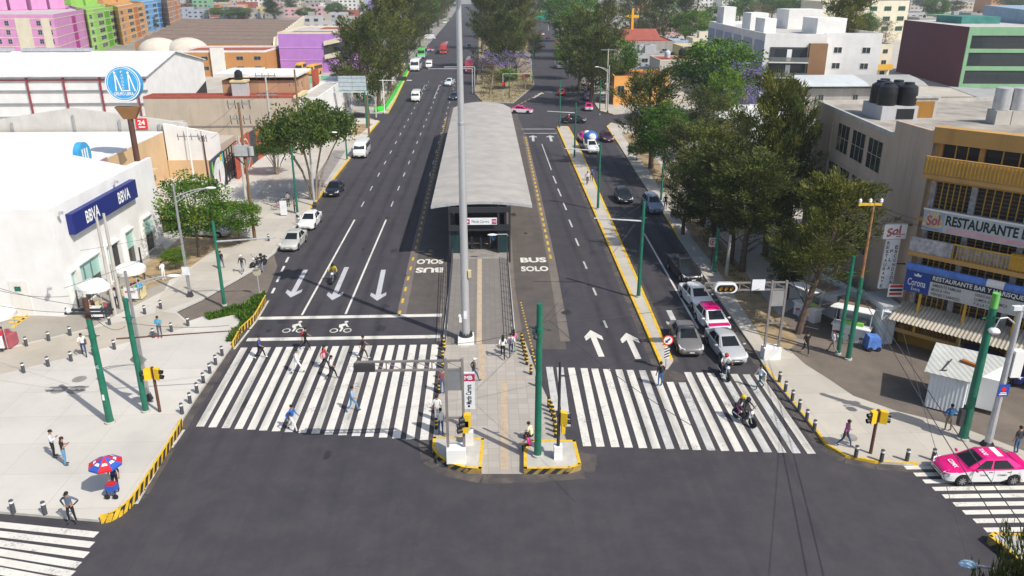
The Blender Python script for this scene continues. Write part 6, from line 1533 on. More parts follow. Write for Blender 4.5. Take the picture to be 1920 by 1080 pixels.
b = MB(); b.wbox((92, 205), (104, 207), 0, 12, 3.2, 3.5, 0, 1.4); b.wbox((92, 205), (104, 207), 0, 12, 3.5, 4.6, 1.3, 1.4); b.build('balcony', MATS['goldmetal'], w2, world=True)

bc = thing('covered_cart', 'blue tarpaulin-covered cart at the end of the food stand by the white shed', 'cart', G(1634, 655, KZ)); b = MB(); b.hexa([(-.5, -.4, .15), (.5, -.4, .15), (.5, .5, .15), (-.5, .5, .15)], [(-.4, -.3, 1.05), (.4, -.3, .95), (.42, .4, 1.0), (-.4, .4, 1.1)]); b.build('tarpaulin', MATS['tarpblue'], bc)
for s in (-1, 1): b = MB(); b.lathe([(.16, -.03), (.18, 0), (.16, .03)], (s * .3, -.42, .18), 12, 0, 'y'); b.build('wheel', MATS['rubber'], bc)
# ================= trees and plants
LM = {}
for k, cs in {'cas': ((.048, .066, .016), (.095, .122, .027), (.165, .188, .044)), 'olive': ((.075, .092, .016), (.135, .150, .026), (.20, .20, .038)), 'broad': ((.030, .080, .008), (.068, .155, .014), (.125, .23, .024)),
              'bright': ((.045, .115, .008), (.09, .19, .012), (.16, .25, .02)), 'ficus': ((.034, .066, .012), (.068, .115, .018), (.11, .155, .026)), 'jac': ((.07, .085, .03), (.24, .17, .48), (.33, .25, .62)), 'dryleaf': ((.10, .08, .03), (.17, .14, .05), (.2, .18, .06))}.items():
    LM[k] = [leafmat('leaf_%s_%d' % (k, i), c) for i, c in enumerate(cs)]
mat('bark', (.13, .095, .07), .95, .25, 3, bump=.4); mat('barkpale', (.36, .29, .22), .9, .2, 3, bump=.3)
def rv(r): 
    while 1:
        v = V((r.uniform(-1, 1), r.uniform(-1, 1), r.uniform(-1, 1)))
        if .05 < v.length < 1: return v.normalized()
def leaf(b, c, d, ln, wd, r, mi):
    s = d.cross(rv(r)); 
    if s.length < .01: return
    s = s.normalized() * wd * .5; d = d * ln
    b.v += [tuple(c - s * .6), tuple(c + d * .45 - s), tuple(c + d), tuple(c + d * .45 + s)]
    n = len(b.v); b.f.append((n - 4, n - 3, n - 2, n - 1)); b.m.append(mi); b.sm.append(False)
def mk_tree(kind, seed):
    r = random.Random(seed); b = MB(); tr = MB()
    if kind in ('cas', 'olive', 'cypress', 'bareish'):
        np_ = 95 if kind != 'cypress' else 60
        lean = V((r.uniform(-.6, .6), r.uniform(-.6, .6), 0))
        def ax(t): return lean * t * t + V((.25 * math.sin(3 * t + seed), .2 * math.cos(4 * t), 10 * t))
        tr.path([ax(i / 9) for i in range(9)], .2, 8, r1=.05)
        for i in range(np_):
            t = r.uniform(.13, .97); a = r.uniform(0, 6.283)
            R_ = (.75 + 2.3 * math.sin(3.14 * min(1, (t * .9 + .06))) ** .8) * r.uniform(.55, 1.2)
            if kind == 'cypress': R_ = (1.1 - t) * 1.5 + .25
            d = V((math.cos(a), math.sin(a), r.uniform(.35, 1.5) if kind != 'cypress' else 1.2)).normalized()
            p0 = ax(t * .93); p1 = p0 + d * R_
            if i % 3 == 0: tr.tube(p0, p0.lerp(p1, .8), .05, .015, 5, caps=False)
            w = r.random(); mi0 = 0 if w < .38 else (1 if w < .78 else 2)
            for k in range(125 if kind != 'bareish' else 26):
                s = r.uniform(.15, 1.05) ** .7
                c = p0.lerp(p1, s) + rv(r) * (.12 + .62 * math.sin(3.0 * min(1, s))) * r.random() ** .6
                dd = (d * .8 + V((0, 0, r.uniform(-.1, 1.0))) + rv(r) * .6).normalized()
                mi = mi0 if r.random() < .75 else r.randrange(3)
                leaf(b, c, dd, r.uniform(.2, .42), r.uniform(.045, .085), r, mi)
    else:
        fic = kind == 'ficus'; jac = kind == 'jac'
        nt = 8 if fic else 1
        zc, rz, rxy = (6.9, 2.9, 5.0) if fic else (6.4, 3.3, 3.2)
        stems = []
        for s in range(nt):
            a = 6.283 * s / nt + r.uniform(-.3, .3); k = 1 if fic else 0
            top = V((k * 2.9 * math.cos(a), k * 2.9 * math.sin(a), zc - .8)); bs = V((k * .3 * math.cos(a), k * .3 * math.sin(a), 0))
            mid = bs.lerp(top, .45) + V((-.35 * k * math.cos(a), -.35 * k * math.sin(a), .3))
            tr.path([bs, mid, top], .14 if fic else .2, 7, r1=.06); stems.append(top)
        ncl = 165 if fic else (44 if jac else 85)
        for i in range(ncl):
            v = rv(r)
            if fic and v.z < -.25: v.z = abs(v.z) * .3
            q = r.uniform(.45, 1.02) ** .5
            c = V((v.x * rxy * q, v.y * rxy * q, zc + v.z * rz * q)) * 1
            c += rv(r) * .35; rr = r.uniform(.65, 1.15) * (1.15 if fic else 1)
            if i % 2 == 0: tr.tube(stems[i % nt] if fic else V((0, 0, zc - 2.2)), c, .06, .015, 5, caps=False)
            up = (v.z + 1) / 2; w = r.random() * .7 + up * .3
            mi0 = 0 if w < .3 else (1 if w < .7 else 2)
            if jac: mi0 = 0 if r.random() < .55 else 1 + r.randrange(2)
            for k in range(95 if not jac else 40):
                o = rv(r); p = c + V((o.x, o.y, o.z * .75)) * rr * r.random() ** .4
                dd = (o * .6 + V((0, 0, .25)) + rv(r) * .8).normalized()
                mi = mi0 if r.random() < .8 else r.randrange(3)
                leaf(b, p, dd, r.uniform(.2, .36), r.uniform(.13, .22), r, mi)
    return b, tr
TREES = {}
TK = {'cas': ('cas', LM['cas'], 'bark', 'casuarina_tree'), 'olive': ('olive', LM['olive'], 'bark', 'casuarina_tree'), 'broad': ('broad', LM['broad'], 'bark', 'broadleaf_tree'), 'bright': ('broad', LM['bright'], 'bark', 'broadleaf_tree'),
      'ficus': ('ficus', LM['ficus'], 'barkpale', 'ficus_tree'), 'jac': ('jac', LM['jac'], 'bark', 'jacaranda_tree'), 'cypress': ('cypress', LM['ficus'], 'bark', 'cypress_tree'), 'dry': ('bareish', LM['dryleaf'], 'barkpale', 'bare_tree')}
NAT = {'cas': 5.6, 'olive': 5.6, 'broad': 7.4, 'bright': 7.4, 'ficus': 10.6, 'jac': 7.4, 'cypress': 2.9, 'dry': 5.6}
def tree(kind, base, top, wpx, label, seed=None, z=KZ, group=None, lean=0, lift=0):
    seed = rnd.randrange(3) if seed is None else seed
    key = (kind, seed)
    if key not in TREES:
        b, tr = mk_tree(TK[kind][0], seed * 7 + len(kind)); hmax = 10.2 if kind != 'ficus' else 9.8
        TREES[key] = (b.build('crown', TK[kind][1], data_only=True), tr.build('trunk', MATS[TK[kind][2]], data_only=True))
    p = base if isinstance(base, V) else G(base[0], base[1], z)
    h = top if isinstance(base, V) else ZAT(p, top) - z
    nat = 10.1 if kind not in ('ficus',) else 9.7
    sz = h / nat
    wd = wpx if isinstance(base, V) else wpx * MPP(p + V((0, 0, h * .6)))
    sx = wd / NAT[kind]
    t = thing(TK[kind][3], label, 'tree', p, rnd.uniform(0, 6.28), group)
    cw = obj('crown', TREES[key][0], t); cw.location = (0, 0, lift * 10); cw.scale = (1, 1, 1 - lift); obj('trunk', TREES[key][1], t)
    t.scale = (sx, sx, sz)
    if lean: t.rotation_euler = (0, lean, 0)
    return t
T = tree
T('olive', (1508, 628), 325, 215, 'yellow-olive casuarina with leaning trunk before the food stands', 0, lean=R(5), lift=.24)
T('cas', (1358, 492), 262, 215, 'big dark casuarina at the kerb behind the no-turn sign', 1, lift=.18)
T('cas', (1398, 512), 285, 190, 'dark casuarina nearest the boundary wall of the food stands', 2, lift=.2)
T('olive', (1430, 478), 140, 170, 'tallest roadside casuarina, rising in front of the white apartments', 1)
T('cas', (1466, 490), 190, 105, 'dark casuarina brushing the brown concrete building corner', 0)
T('broad', (1478, 450), 238, 92, 'deep green tree squeezed between casuarina and brown building')
T('olive', (1312, 420), 235, 165, 'spreading casuarina over the right pavement above the SUV', 2, lift=.15)
T('cas', (1268, 355), 225, 120, 'casuarina between the bright green tree and the spreading ones', 0)
T('cas', (1212, 316), 128, 150, 'ragged dark casuarina at the right side street corner', 2)
T('broad', (1243, 332), 190, 115, 'bright leafy green tree beside the ragged corner casuarina', 1)
T('cas', (1318, 300), 160, 120, 'slender casuarina before the low white-roofed building', 1)
T('cas', (1378, 330), 205, 110, 'thin casuarina half hiding the low white roof', 0)
T('broad', (1335, 222), 66, 175, 'large round green tree left of the white apartments', 2)
T('bright', (1352, 250), 125, 75, 'yellowish green tree under the large round green one', 0)
T('jac', (1388, 240), 108, 100, 'sparse jacaranda with purple blooms before the white apartments', 1)
T('broad', (1460, 330), 215, 80, 'low dark green tree below the tallest roadside casuarina')
T('cas', (1440, 420), 260, 150, 'dense casuarina in the middle of the right tree belt', 2)
T('cas', (1470, 560), 420, 110, 'low casuarina shading the grey-roofed food stand', 1)
def bush(kind, base, top, w, label): return tree(kind, base, top, w, label)
bush('bright', (1194, 300), 268, 42, 'small round bright bush at the right kerb strip')
for i, (k, b_, tp, w_, lb) in enumerate([('cas', (1092, 172), 15, 115, 'casuarina leaning over the parked cars on the right road'), ('bright', (1066, 148), 62, 62, 'vivid green young tree at the right road bend'), ('cas', (1112, 196), 50, 125, 'dark casuarina beside the tall pale utility pole'), ('broad', (1150, 185), 68, 95, 'green tree right of the tall pale utility pole'), ('cas', (1136, 132), -10, 75, 'dark cypress-like casuarina left of the yellow cross'),
        ('broad', (1068, 112), 8, 75, 'green tree above the small green highway sign'), ('broad', (1050, 78), -14, 75, 'rounded tree at the top of the right road'), ('bright', (1092, 98), -12, 85, 'light green tree behind the leaning casuarina'), ('broad', (1034, 42), -22, 55, 'farthest tree on the right side of the right road'), ('cas', (1010, 30), -25, 45, 'far dark tree closing the right road')]):
    T(k, b_, tp, w_, lb)
for k, b_, tp, w_, lb in [('cas', (1196, 92), -22, 75, 'tall dark casuarina behind the chapel, left of three'), ('cas', (1240, 92), -24, 80, 'tall dark casuarina behind the chapel, middle of three'), ('cas', (1283, 88), -20, 75, 'tall dark casuarina behind the chapel, right of three'), ('bright', (1292, 92), 16, 85, 'light green tree between chapel and white apartments'), ('broad', (1340, 78), 10, 85, 'green tree touching the left edge of the white apartments'),
        ('broad', (1385, 55), -18, 75, 'tree behind the white apartments, first from the left'), ('dry', (1420, 62), 4, 60, 'brownish bare tree behind the white apartments'), ('broad', (1445, 50), -22, 85, 'dense tree behind the roof boxes of the white apartments'), ('broad', (1500, 48), -24, 90, 'dense tree right of the roof boxes of the white apartments'), ('broad', (1545, 45), -20, 70, 'tree between white apartments and cream school block'),
        ('olive', (1578, 184), -14, 125, 'very tall shaggy casuarina in front of the cream school block'), ('dry', (1655, 92), 38, 62, 'pale bare-branched tree before the cream school block'), ('broad', (1622, 80), 22, 50, 'green tree at the left corner of the cream school block'), ('broad', (1695, 72), 38, 60, 'small green tree beside the maroon wall top'), ('broad', (1752, 45), -6, 50, 'green tree right of the cream school block'), ('broad', (1905, 30), -18, 90, 'green tree at the top right corner')]:
    T(k, b_, tp, w_, lb)
for k, b_, tp, w_, lb in [('cas', (925, 128), -24, 100, 'large casuarina of the park median, left front'), ('olive', (965, 118), -14, 100, 'large olive casuarina of the park median, right front'), ('cas', (905, 92), -30, 80, 'dark casuarina at the left edge of the park median'), ('cas', (950, 70), -35, 90, 'dark casuarina deeper in the park median'), ('olive', (985, 85), 0, 70, 'olive casuarina at the right edge of the park median'), ('cas', (975, 40), -30, 60, 'far dark casuarina closing the park median'),
        ('jac', (922, 158), 92, 80, 'purple jacaranda on the left of the park tip'), ('jac', (968, 152), 92, 78, 'purple jacaranda on the right of the park tip'), ('dry', (920, 176), 128, 58, 'bushy grey-green shrub right behind the station roof'), ('bright', (946, 166), 128, 58, 'small bright green tree at the park tip'), ('dry', (985, 172), 140, 34, 'tiny bare tree on the dry park tip'), ('olive', (1003, 108), 62, 48, 'olive casuarina bough at the right park kerb')]:
    T(k, b_, tp, w_, lb, z=.15)
T('cas', (948, 140), 20, 90, 'dark casuarina in the centre of the park median', 2, z=.15); T('dry', (905, 158), 105, 55, 'grey-green shrubs left of the jacaranda on the park median', 1, z=.15); T('olive', (938, 122), 40, 80, 'olive casuarina behind the two jacarandas', 0, z=.15)
T('cas', (1285, 440), 300, 110, 'low casuarina at the kerb just past the SUV', 1); T('cas', (1340, 455), 330, 130, 'low dark casuarina between SUV and no-turn sign', 0)
T('cas', (790, 88), -12, 70, 'casuarina at the far end of the bright green fence', 1); T('cas', (806, 66), -14, 58, 'casuarina beside the far crossing on the left avenue', 2); T('olive', (820, 50), -20, 56, 'olive casuarina left of the far cream minibus', 0)
T('ficus', (590, 374), 197, 185, 'umbrella-shaped dark green ficus with many pale stems on left pavement', 0)
T('bright', (375, 482), 324, 142, 'leafy bright green tree beside the white bank corner', 1)
T('bright', (450, 457), 372, 100, 'small airy tree by the fallen pole in the tree bed', 2)
T('ficus', (521, 327), 262, 75, 'little white-trunked tree next to the umbrella-shaped ficus', 1)
T('bright', (330, 505), 466, 52, 'yellow-stemmed sapling in the dirt tree bed', 0)
for k, b_, tp, w_, lb in [('cas', (690, 222), 30, 125, 'large casuarina behind the dark teal mural wall', ), ('cas', (712, 200), 8, 115, 'large casuarina by the blank road sign'), ('olive', (735, 170), -24, 120, 'tall casuarina inside the bright green fence'), ('cas', (760, 125), -28, 95, 'tall casuarina halfway along the left avenue'), ('cas', (782, 92), -34, 90, 'far casuarina on the left avenue before the crossing'), ('broad', (798, 70), -20, 60, 'light green far tree on the left avenue'), ('cas', (822, 42), -36, 70, 'dark far casuarina above the parked white combi'), ('cas', (840, 22), -38, 50, 'farthest dark casuarina on the left avenue'),
        ('cypress', (286, 56), 16, 30, 'dark pointed cypress in front of the blue apartments'), ('cypress', (514, 36), -14, 42, 'dark cypress standing among the far left houses'), ('bright', (430, 36), 12, 90, 'wide bright green tree beyond the brown market hall'), ('bright', (470, 34), 18, 50, 'smaller bright tree touching the wide one beyond the market hall'), ('broad', (388, 18), -8, 80, 'green tree at the top beyond the brick tower'), ('broad', (590, 18), -8, 50, 'far green tree left of the purple mural house'), ('broad', (660, 18), -4, 48, 'far green tree right of the purple mural house'), ('broad', (618, 132), 108, 22, 'bare-stemmed little tree in the school yard'), ('broad', (633, 158), 136, 30, 'pruned small tree behind the dark teal mural')]:
    T(k, b_, tp, w_, lb)
T('cas', V((G(1945, 1062, 11).x, G(1945, 1062, 11).y, 0)), 12.2, 2.5, 'dark pine-like boughs at the lower right corner', 2)
T('olive', V((G(1880, 1112, 10).x, G(1880, 1112, 10).y, 0)), 10.6, 2.0, 'dry yellowish pine boughs at the lower right corner', 1)
# planter grass, hedges, weeds
def grass(name, poly, n, h, mats, z=KZ, label=None):
    r = random.Random(len(poly) + n); b = MB(); P = [G(x, y, z) for x, y in poly]
    xs = [p.x for p in P]; ys = [p.y for p in P]
    def inside(x, y):
        c = False
        for a, e in zip(P, P[1:] + P[:1]):
            if (a.y > y) != (e.y > y) and x < (e.x - a.x) * (y - a.y) / (e.y - a.y) + a.x: c = not c
        return c
    k = 0
    while k < n:
        x, y = r.uniform(min(xs), max(xs)), r.uniform(min(ys), max(ys))
        if not inside(x, y): continue
        k += 1; q = .5 + .5 * math.sin(x * 2.3) * math.sin(y * 1.9 + 1)
        d = (V((0, 0, 1)) + rv(r) * .55).normalized()
        leaf(b, V((x, y, z)), d, h * r.uniform(.4, 1) * (.45 + q), .09, r, r.randrange(3))
    o = b.build(name, mats); o['kind'] = 'stuff'; return o
mat('soil', (.16, .12, .08), .95, .3, 2)
sheet('planter_bed', wp([(386, 594), (461, 572), (496, 549), (498, 556), (440, 640), (425, 640), (452, 602), (440, 590), (392, 600)], KZ), KZ + .012, 'soil')
grass('planter_grass', [(386, 594), (461, 572), (496, 546), (498, 556), (440, 640), (424, 642), (452, 604), (440, 590), (392, 601)], 4200, .45, LM['broad'])
grass('verge_grass', [(700, 212), (720, 208), (768, 128), (758, 128)], 1600, .8, LM['olive'])
grass('verge_grass', [(1220, 330), (1400, 560), (1420, 552), (1260, 350)], 900, .35, LM['dryleaf'])
grass('park_grass', [(900, 190), (960, 192), (1000, 160), (995, 130), (900, 140)], 3000, .5, LM['dryleaf'], .15)
gf = thing('fence', 'low bright green fence running along the left avenue verge', 'fence', G(721, 208, KZ))
mat('fencegreen', (.06, .62, .06), .6)
for s, e in (((702, 211), (722, 207)), ((722, 207), (741, 178)), ((741, 178), (764, 136)), ((766, 130), (790, 92))):
    a, c = G(*s, KZ), G(*e, KZ); b = MB(); b.wbox(a, c, .05, (c - a).length - .05, KZ, KZ + 1.0, -.06, .06); b.build('fence_panel', MATS['fencegreen'], gf, world=True)
# ================= vehicles
mat('carpaint', (.70, .70, .69), .28, .03, 1, coat=.6); mat('carupper', (.70, .70, .69), .28, .03, 1, coat=.6); mat('interior_dark', (.03, .03, .032), .8)
glassmat('headlamp', (.75, .77, .78), 1, .1); glassmat('taillamp', (.35, .01, .01), 1, .15)
PAINT = {}
def paint(c, metal=0):
    k = (c, metal)
    if k not in PAINT: PAINT[k] = mat('paint_%d' % len(PAINT), c, .3, .03, 1, metal, coat=.6)
    return PAINT[k]
def sub(mb, name, mats, par):
    o = mb.build(name, mats, par); return o
def wheel(t, x, y, r, w=.2, big=True):
    b = MB(); s = 1 if y > 0 else -1
    b.lathe([(r * .6, -w / 2), (r * .97, -w / 2), (r, -w / 3), (r, w / 3), (r * .97, w / 2), (r * .6, w / 2)], (0, 0, 0), 18, 0, 'y')
    o = b.build('wheel', MATS['rubber'], t, (x, y, r))
    if big:
        b = MB(); b.lathe([(r * .66, s * w * .44 - .005), (r * .66, s * w * .44 + .012)], (0, 0, 0), 16, 1, 'y')
        for k in range(8):
            a = k * .7854; b.hexa([(r * .1 * math.cos(a + 1), s * w * .5 - .01, r * .1 * math.sin(a + 1)), (r * .1 * math.cos(a - 1), s * w * .5 - .01, r * .1 * math.sin(a - 1)), (r * .62 * math.cos(a - .12), s * w * .5 - .01, r * .62 * math.sin(a - .12)), (r * .62 * math.cos(a + .12), s * w * .5 - .01, r * .62 * math.sin(a + .12))][::1],
                [(r * .1 * math.cos(a + 1), s * w * .5 + .015, r * .1 * math.sin(a + 1)), (r * .1 * math.cos(a - 1), s * w * .5 + .015, r * .1 * math.sin(a - 1)), (r * .62 * math.cos(a - .12), s * w * .5 + .015, r * .62 * math.sin(a - .12)), (r * .62 * math.cos(a + .12), s * w * .5 + .015, r * .62 * math.sin(a + .12))], 0)
        b.build('rim', [MATS['rim'], MATS['dark']], o)
def mk_car(kind='sedan', hi=True):
    """front along +x, built to real size"""
    suv, hatch, pick = kind == 'suv', kind == 'hatch', kind == 'pickup'
    k = 1.22 if (suv or pick) else 1.0
    t = thing('car' if not pick else 'pickup_truck', 'v', 'car')
    r = .31 if k == 1 else .37
    fx, rx = (1.36, -1.28) if not hatch else (1.25, -1.2)
    if pick: fx, rx = 1.6, -1.6
    L0, L1 = (2.25, -2.25) if not hatch else (1.98, -1.95)
    if suv: L0, L1 = 2.3, -2.3
    if pick: L0, L1 = 2.6, -2.6
    hood = [(L0, .56, .34, .50, .55), (L0 - .06, .68, .24, .60, .65), (L0 - .22, .78, .20, .67, .735), (L0 - .5, .83, .19, .73, .81)]
    base = [(.95, .865, .19, .87, .94), (.3, .87, .19, .90, .95), (-.6, .87, .19, .92, .96), (-1.3, .865, .20, .945, .985)]
    rear = [(L1 + .45, .84, .22, .95, 1.0), (L1 + .15, .79, .27, .93, .975), (L1 + .04, .72, .32, .86, .90), (L1, .64, .38, .80, .84)]
    S = hood + base + rear
    def lerpS(x):
        for a, c in zip(S, S[1:]):
            if a[0] >= x >= c[0]:
                f = (a[0] - x) / (a[0] - c[0] + 1e-9); return [x] + [a[i] + (c[i] - a[i]) * f for i in range(1, 5)]
        return list(S[0] if x > S[0][0] else S[-1])
    xs = sorted(set([q[0] for q in S] + [fx + r * 1.16 * math.cos(a) for a in (0, .45, .9, 1.3, 1.84, 2.24, 2.69, 3.1416)] + [rx + r * 1.16 * math.cos(a) for a in (0, .45, .9, 1.3, 1.84, 2.24, 2.69, 3.1416)]), reverse=True)
    secs = []
    for x in xs:
        _, w, zb, zs, zt = lerpS(x); arch = 0
        for wx in (fx, rx):
            d = abs(x - wx)
            if d <= r * 1.16 + 1e-6: arch = max(arch, r + math.sqrt(max(0, (r * 1.16) ** 2 - d * d)))
        z0 = max(zb * k, arch); zs *= k; zt *= k; zm = max(z0 + .02, (zb * k + zs) * .5)
        half = [(0, z0), (w * .86, z0), (w * .985, min(z0 + .07, zm)), (w, max(zm, z0 + .03)), (w * .985, zs), (w * .84, (zs + zt) / 2 + .02), (0, zt)]
        secs.append([(x, -y, z) for y, z in half] + [(x, y, z) for y, z in half[-2:0:-1]])
    b = MB(); b.smooth = True
    nx = len(xs)
    def fm(j, i):
        x = (xs[j] + xs[min(j + 1, nx - 1)]) / 2
        if i in (4, 5, 6, 7): return 1 if not (-1.5 < x < .9) else (2 if i in (5, 6) else 1)
        return 0
    b.loft(secs, fm)
    sub(b, 'body', [MATS['carpaint'], MATS['carupper'], MATS['interior_dark']], t)
    # greenhouse: base and roof outlines
    h = 1.47 if k == 1 else 1.74
    zb = .93 * k
    tr = {'sedan': (-1.05, -1.78), 'hatch': (-1.45, -1.86), 'suv': (-1.75, -2.15), 'pickup': (-.75, -.95)}[kind]
    fb, ft = 1.08, .25
    lo = [(fb, .70), (fb - .20, .80), (-.05, .80), (tr[1] + (.42 if kind == 'sedan' else .2), .79), (tr[1], .64)]
    hi_ = [(ft, .535), (ft - .1, .59), (-.2, .60), (tr[0] + .22, .575), (tr[0], .48)]
    PL = [V((x, -y, zb)) for x, y in lo] + [V((x, y, zb)) for x, y in lo[::-1]]
    PH = [V((x, -y, h - .06)) for x, y in hi_] + [V((x, y, h - .06)) for x, y in hi_[::-1]]
    b = MB(); b.smooth = False
    n = 10
    winq = []
    for i in range(n):
        a, c, e, f = PL[i], PL[(i + 1) % n], PH[(i + 1) % n], PH[i]
        if i in (0, 3, 5, 8) :            # corner pillars
            b.add([a, c, e, f], [(0, 3, 2, 1)], 0)
        else:
            m = {9: (.06, .94, .06, .93), 4: (.08, .92, .1, .92)}.get(i, (.05, .95, .05, .88))
            def q(s, v): return a.lerp(c, s).lerp(f.lerp(e, s), v)
            s0, s1, v0, v1 = m
            W = [q(s0, v0), q(s1, v0), q(s1, v1), q(s0, v1)]
            O = [a, c, e, f]
            for j in range(4): b.add([O[j], O[(j + 1) % 4], W[(j + 1) % 4], W[j]], [(0, 3, 2, 1)], 0)
            winq.append((i, W))
    rows = [[p for p in PH], [V((p.x * .93 + tr[0] * .035, p.y * .86, h - .015)) for p in PH], [V((p.x * .75 + tr[0] * .12, p.y * .45, h + .008)) for p in PH]]
    b.smooth = True; b.loft([[tuple(p) for p in rw] for rw in rows], 1, cap=False); b.face([len(b.v) - 10 + i for i in range(10)], 1)
    sub(b, 'cabin', [MATS['carupper'], mat('carroof', (.7, .7, .7), .3, .03)], t)
    for i, W in winq:
        b = MB(); b.add(W, [(0, 3, 2, 1)]); sub(b, 'windscreen' if i == 9 else ('rear_window' if i == 4 else 'side_window'), MATS['carglass'], t)
    b = MB(); b.box(-.3, .1, -.6, -.12, zb - .05, zb + .22); b.box(-.3, .1, .12, .6, zb - .05, zb + .22); b.box(-1.1, -.9, -.6, .6, zb - .05, zb + .2); sub(b, 'seats', MATS['interior_dark'], t)
    for x in (fx, rx):
        for s in (-1, 1): wheel(t, x, s * (.87 - .10), r, .2, hi)
    f0 = L0
    for s in (-1, 1):
        b = MB(); z = .62 * k; b.hexa([(f0 + .0, s * .47, z - .08), (f0 - .20, s * .815, z - .06), (f0 - .40, s * .83, z + .0), (f0 - .14, s * .44, z + .0)], [(f0 - .03, s * .49, z + .03), (f0 - .22, s * .82, z + .10), (f0 - .62, s * .845, z + .15), (f0 - .30, s * .50, z + .13)]); sub(b, 'headlight', MATS['headlamp'], t)
        b = MB(); z = .82 * k; b.hexa([(L1 + .0, s * .46, z - .09), (L1 + .1, s * .77, z - .1), (L1 + .3, s * .78, z - .02), (L1 + .08, s * .5, z)], [(L1 - .005, s * .5, z + .05), (L1 + .06, s * .76, z + .1), (L1 + .3, s * .8, z + .1), (L1 + .1, s * .5, z + .06)]); sub(b, 'taillight', MATS['taillamp'], t)
        if hi:
            b = MB(); b.ball((.82, s * .98, zb + .06), (.07, .13, .08), 8, 5); sub(b, 'mirror', MATS['carupper'], t)
            for x in (.0, -.95):
                b = MB(); b.box(x - .1, x + .1, s * .868 - .01, s * .868 + .012, .80 * k, .825 * k); sub(b, 'door_handle', MATS['dark'], t)
            for x in (.92, -.16, -1.02 if kind == 'sedan' else -1.2):
                b = MB(); b.hexa([(x, s * .862, .30 * k), (x + .012, s * .862, .30 * k), (x + .012, s * .874, .30 * k), (x, s * .874, .30 * k)], [(x - .02, s * .858, .90 * k), (x - .008, s * .858, .90 * k), (x - .008, s * .8665, .90 * k), (x - .02, s * .8665, .90 * k)]); sub(b, 'door_seam', MATS['dark'], t)
    b = MB(); b.hexa([(f0 + .012, -.36, .45 * k), (f0 + .012, .36, .45 * k), (f0 - .1, .42, .45 * k), (f0 - .1, -.42, .45 * k)], [(f0 - .015, -.46, .565 * k), (f0 - .015, .46, .565 * k), (f0 - .14, .46, .575 * k), (f0 - .14, -.46, .575 * k)]); b.box(f0 - .14, f0 + .006, -.5, .5, .30 * k, .37 * k); sub(b, 'grille', MATS['black'], t)
    b = MB(); b.box(f0 - .03, f0 + .012, -.17, .17, .385 * k, .455 * k); sub(b, 'licence_plate', MATS['white'], t); b = MB(); b.box(L1 - .012, L1 + .05, -.17, .17, .56 * k, .64 * k); sub(b, 'licence_plate', MATS['white'], t)
    if pick:
        b = MB(); b.box(-2.5, -1.05, -.72, .72, .95, 1.18); sub(b, 'load_bed', MATS['interior_dark'], t)
        for s in (-1, 1): b = MB(); b.box(-2.55, -1.0, s * .83 - .03, s * .83 + .03, 1.1, 1.28); sub(b, 'bed_side', MATS['carpaint'], t)
    return t
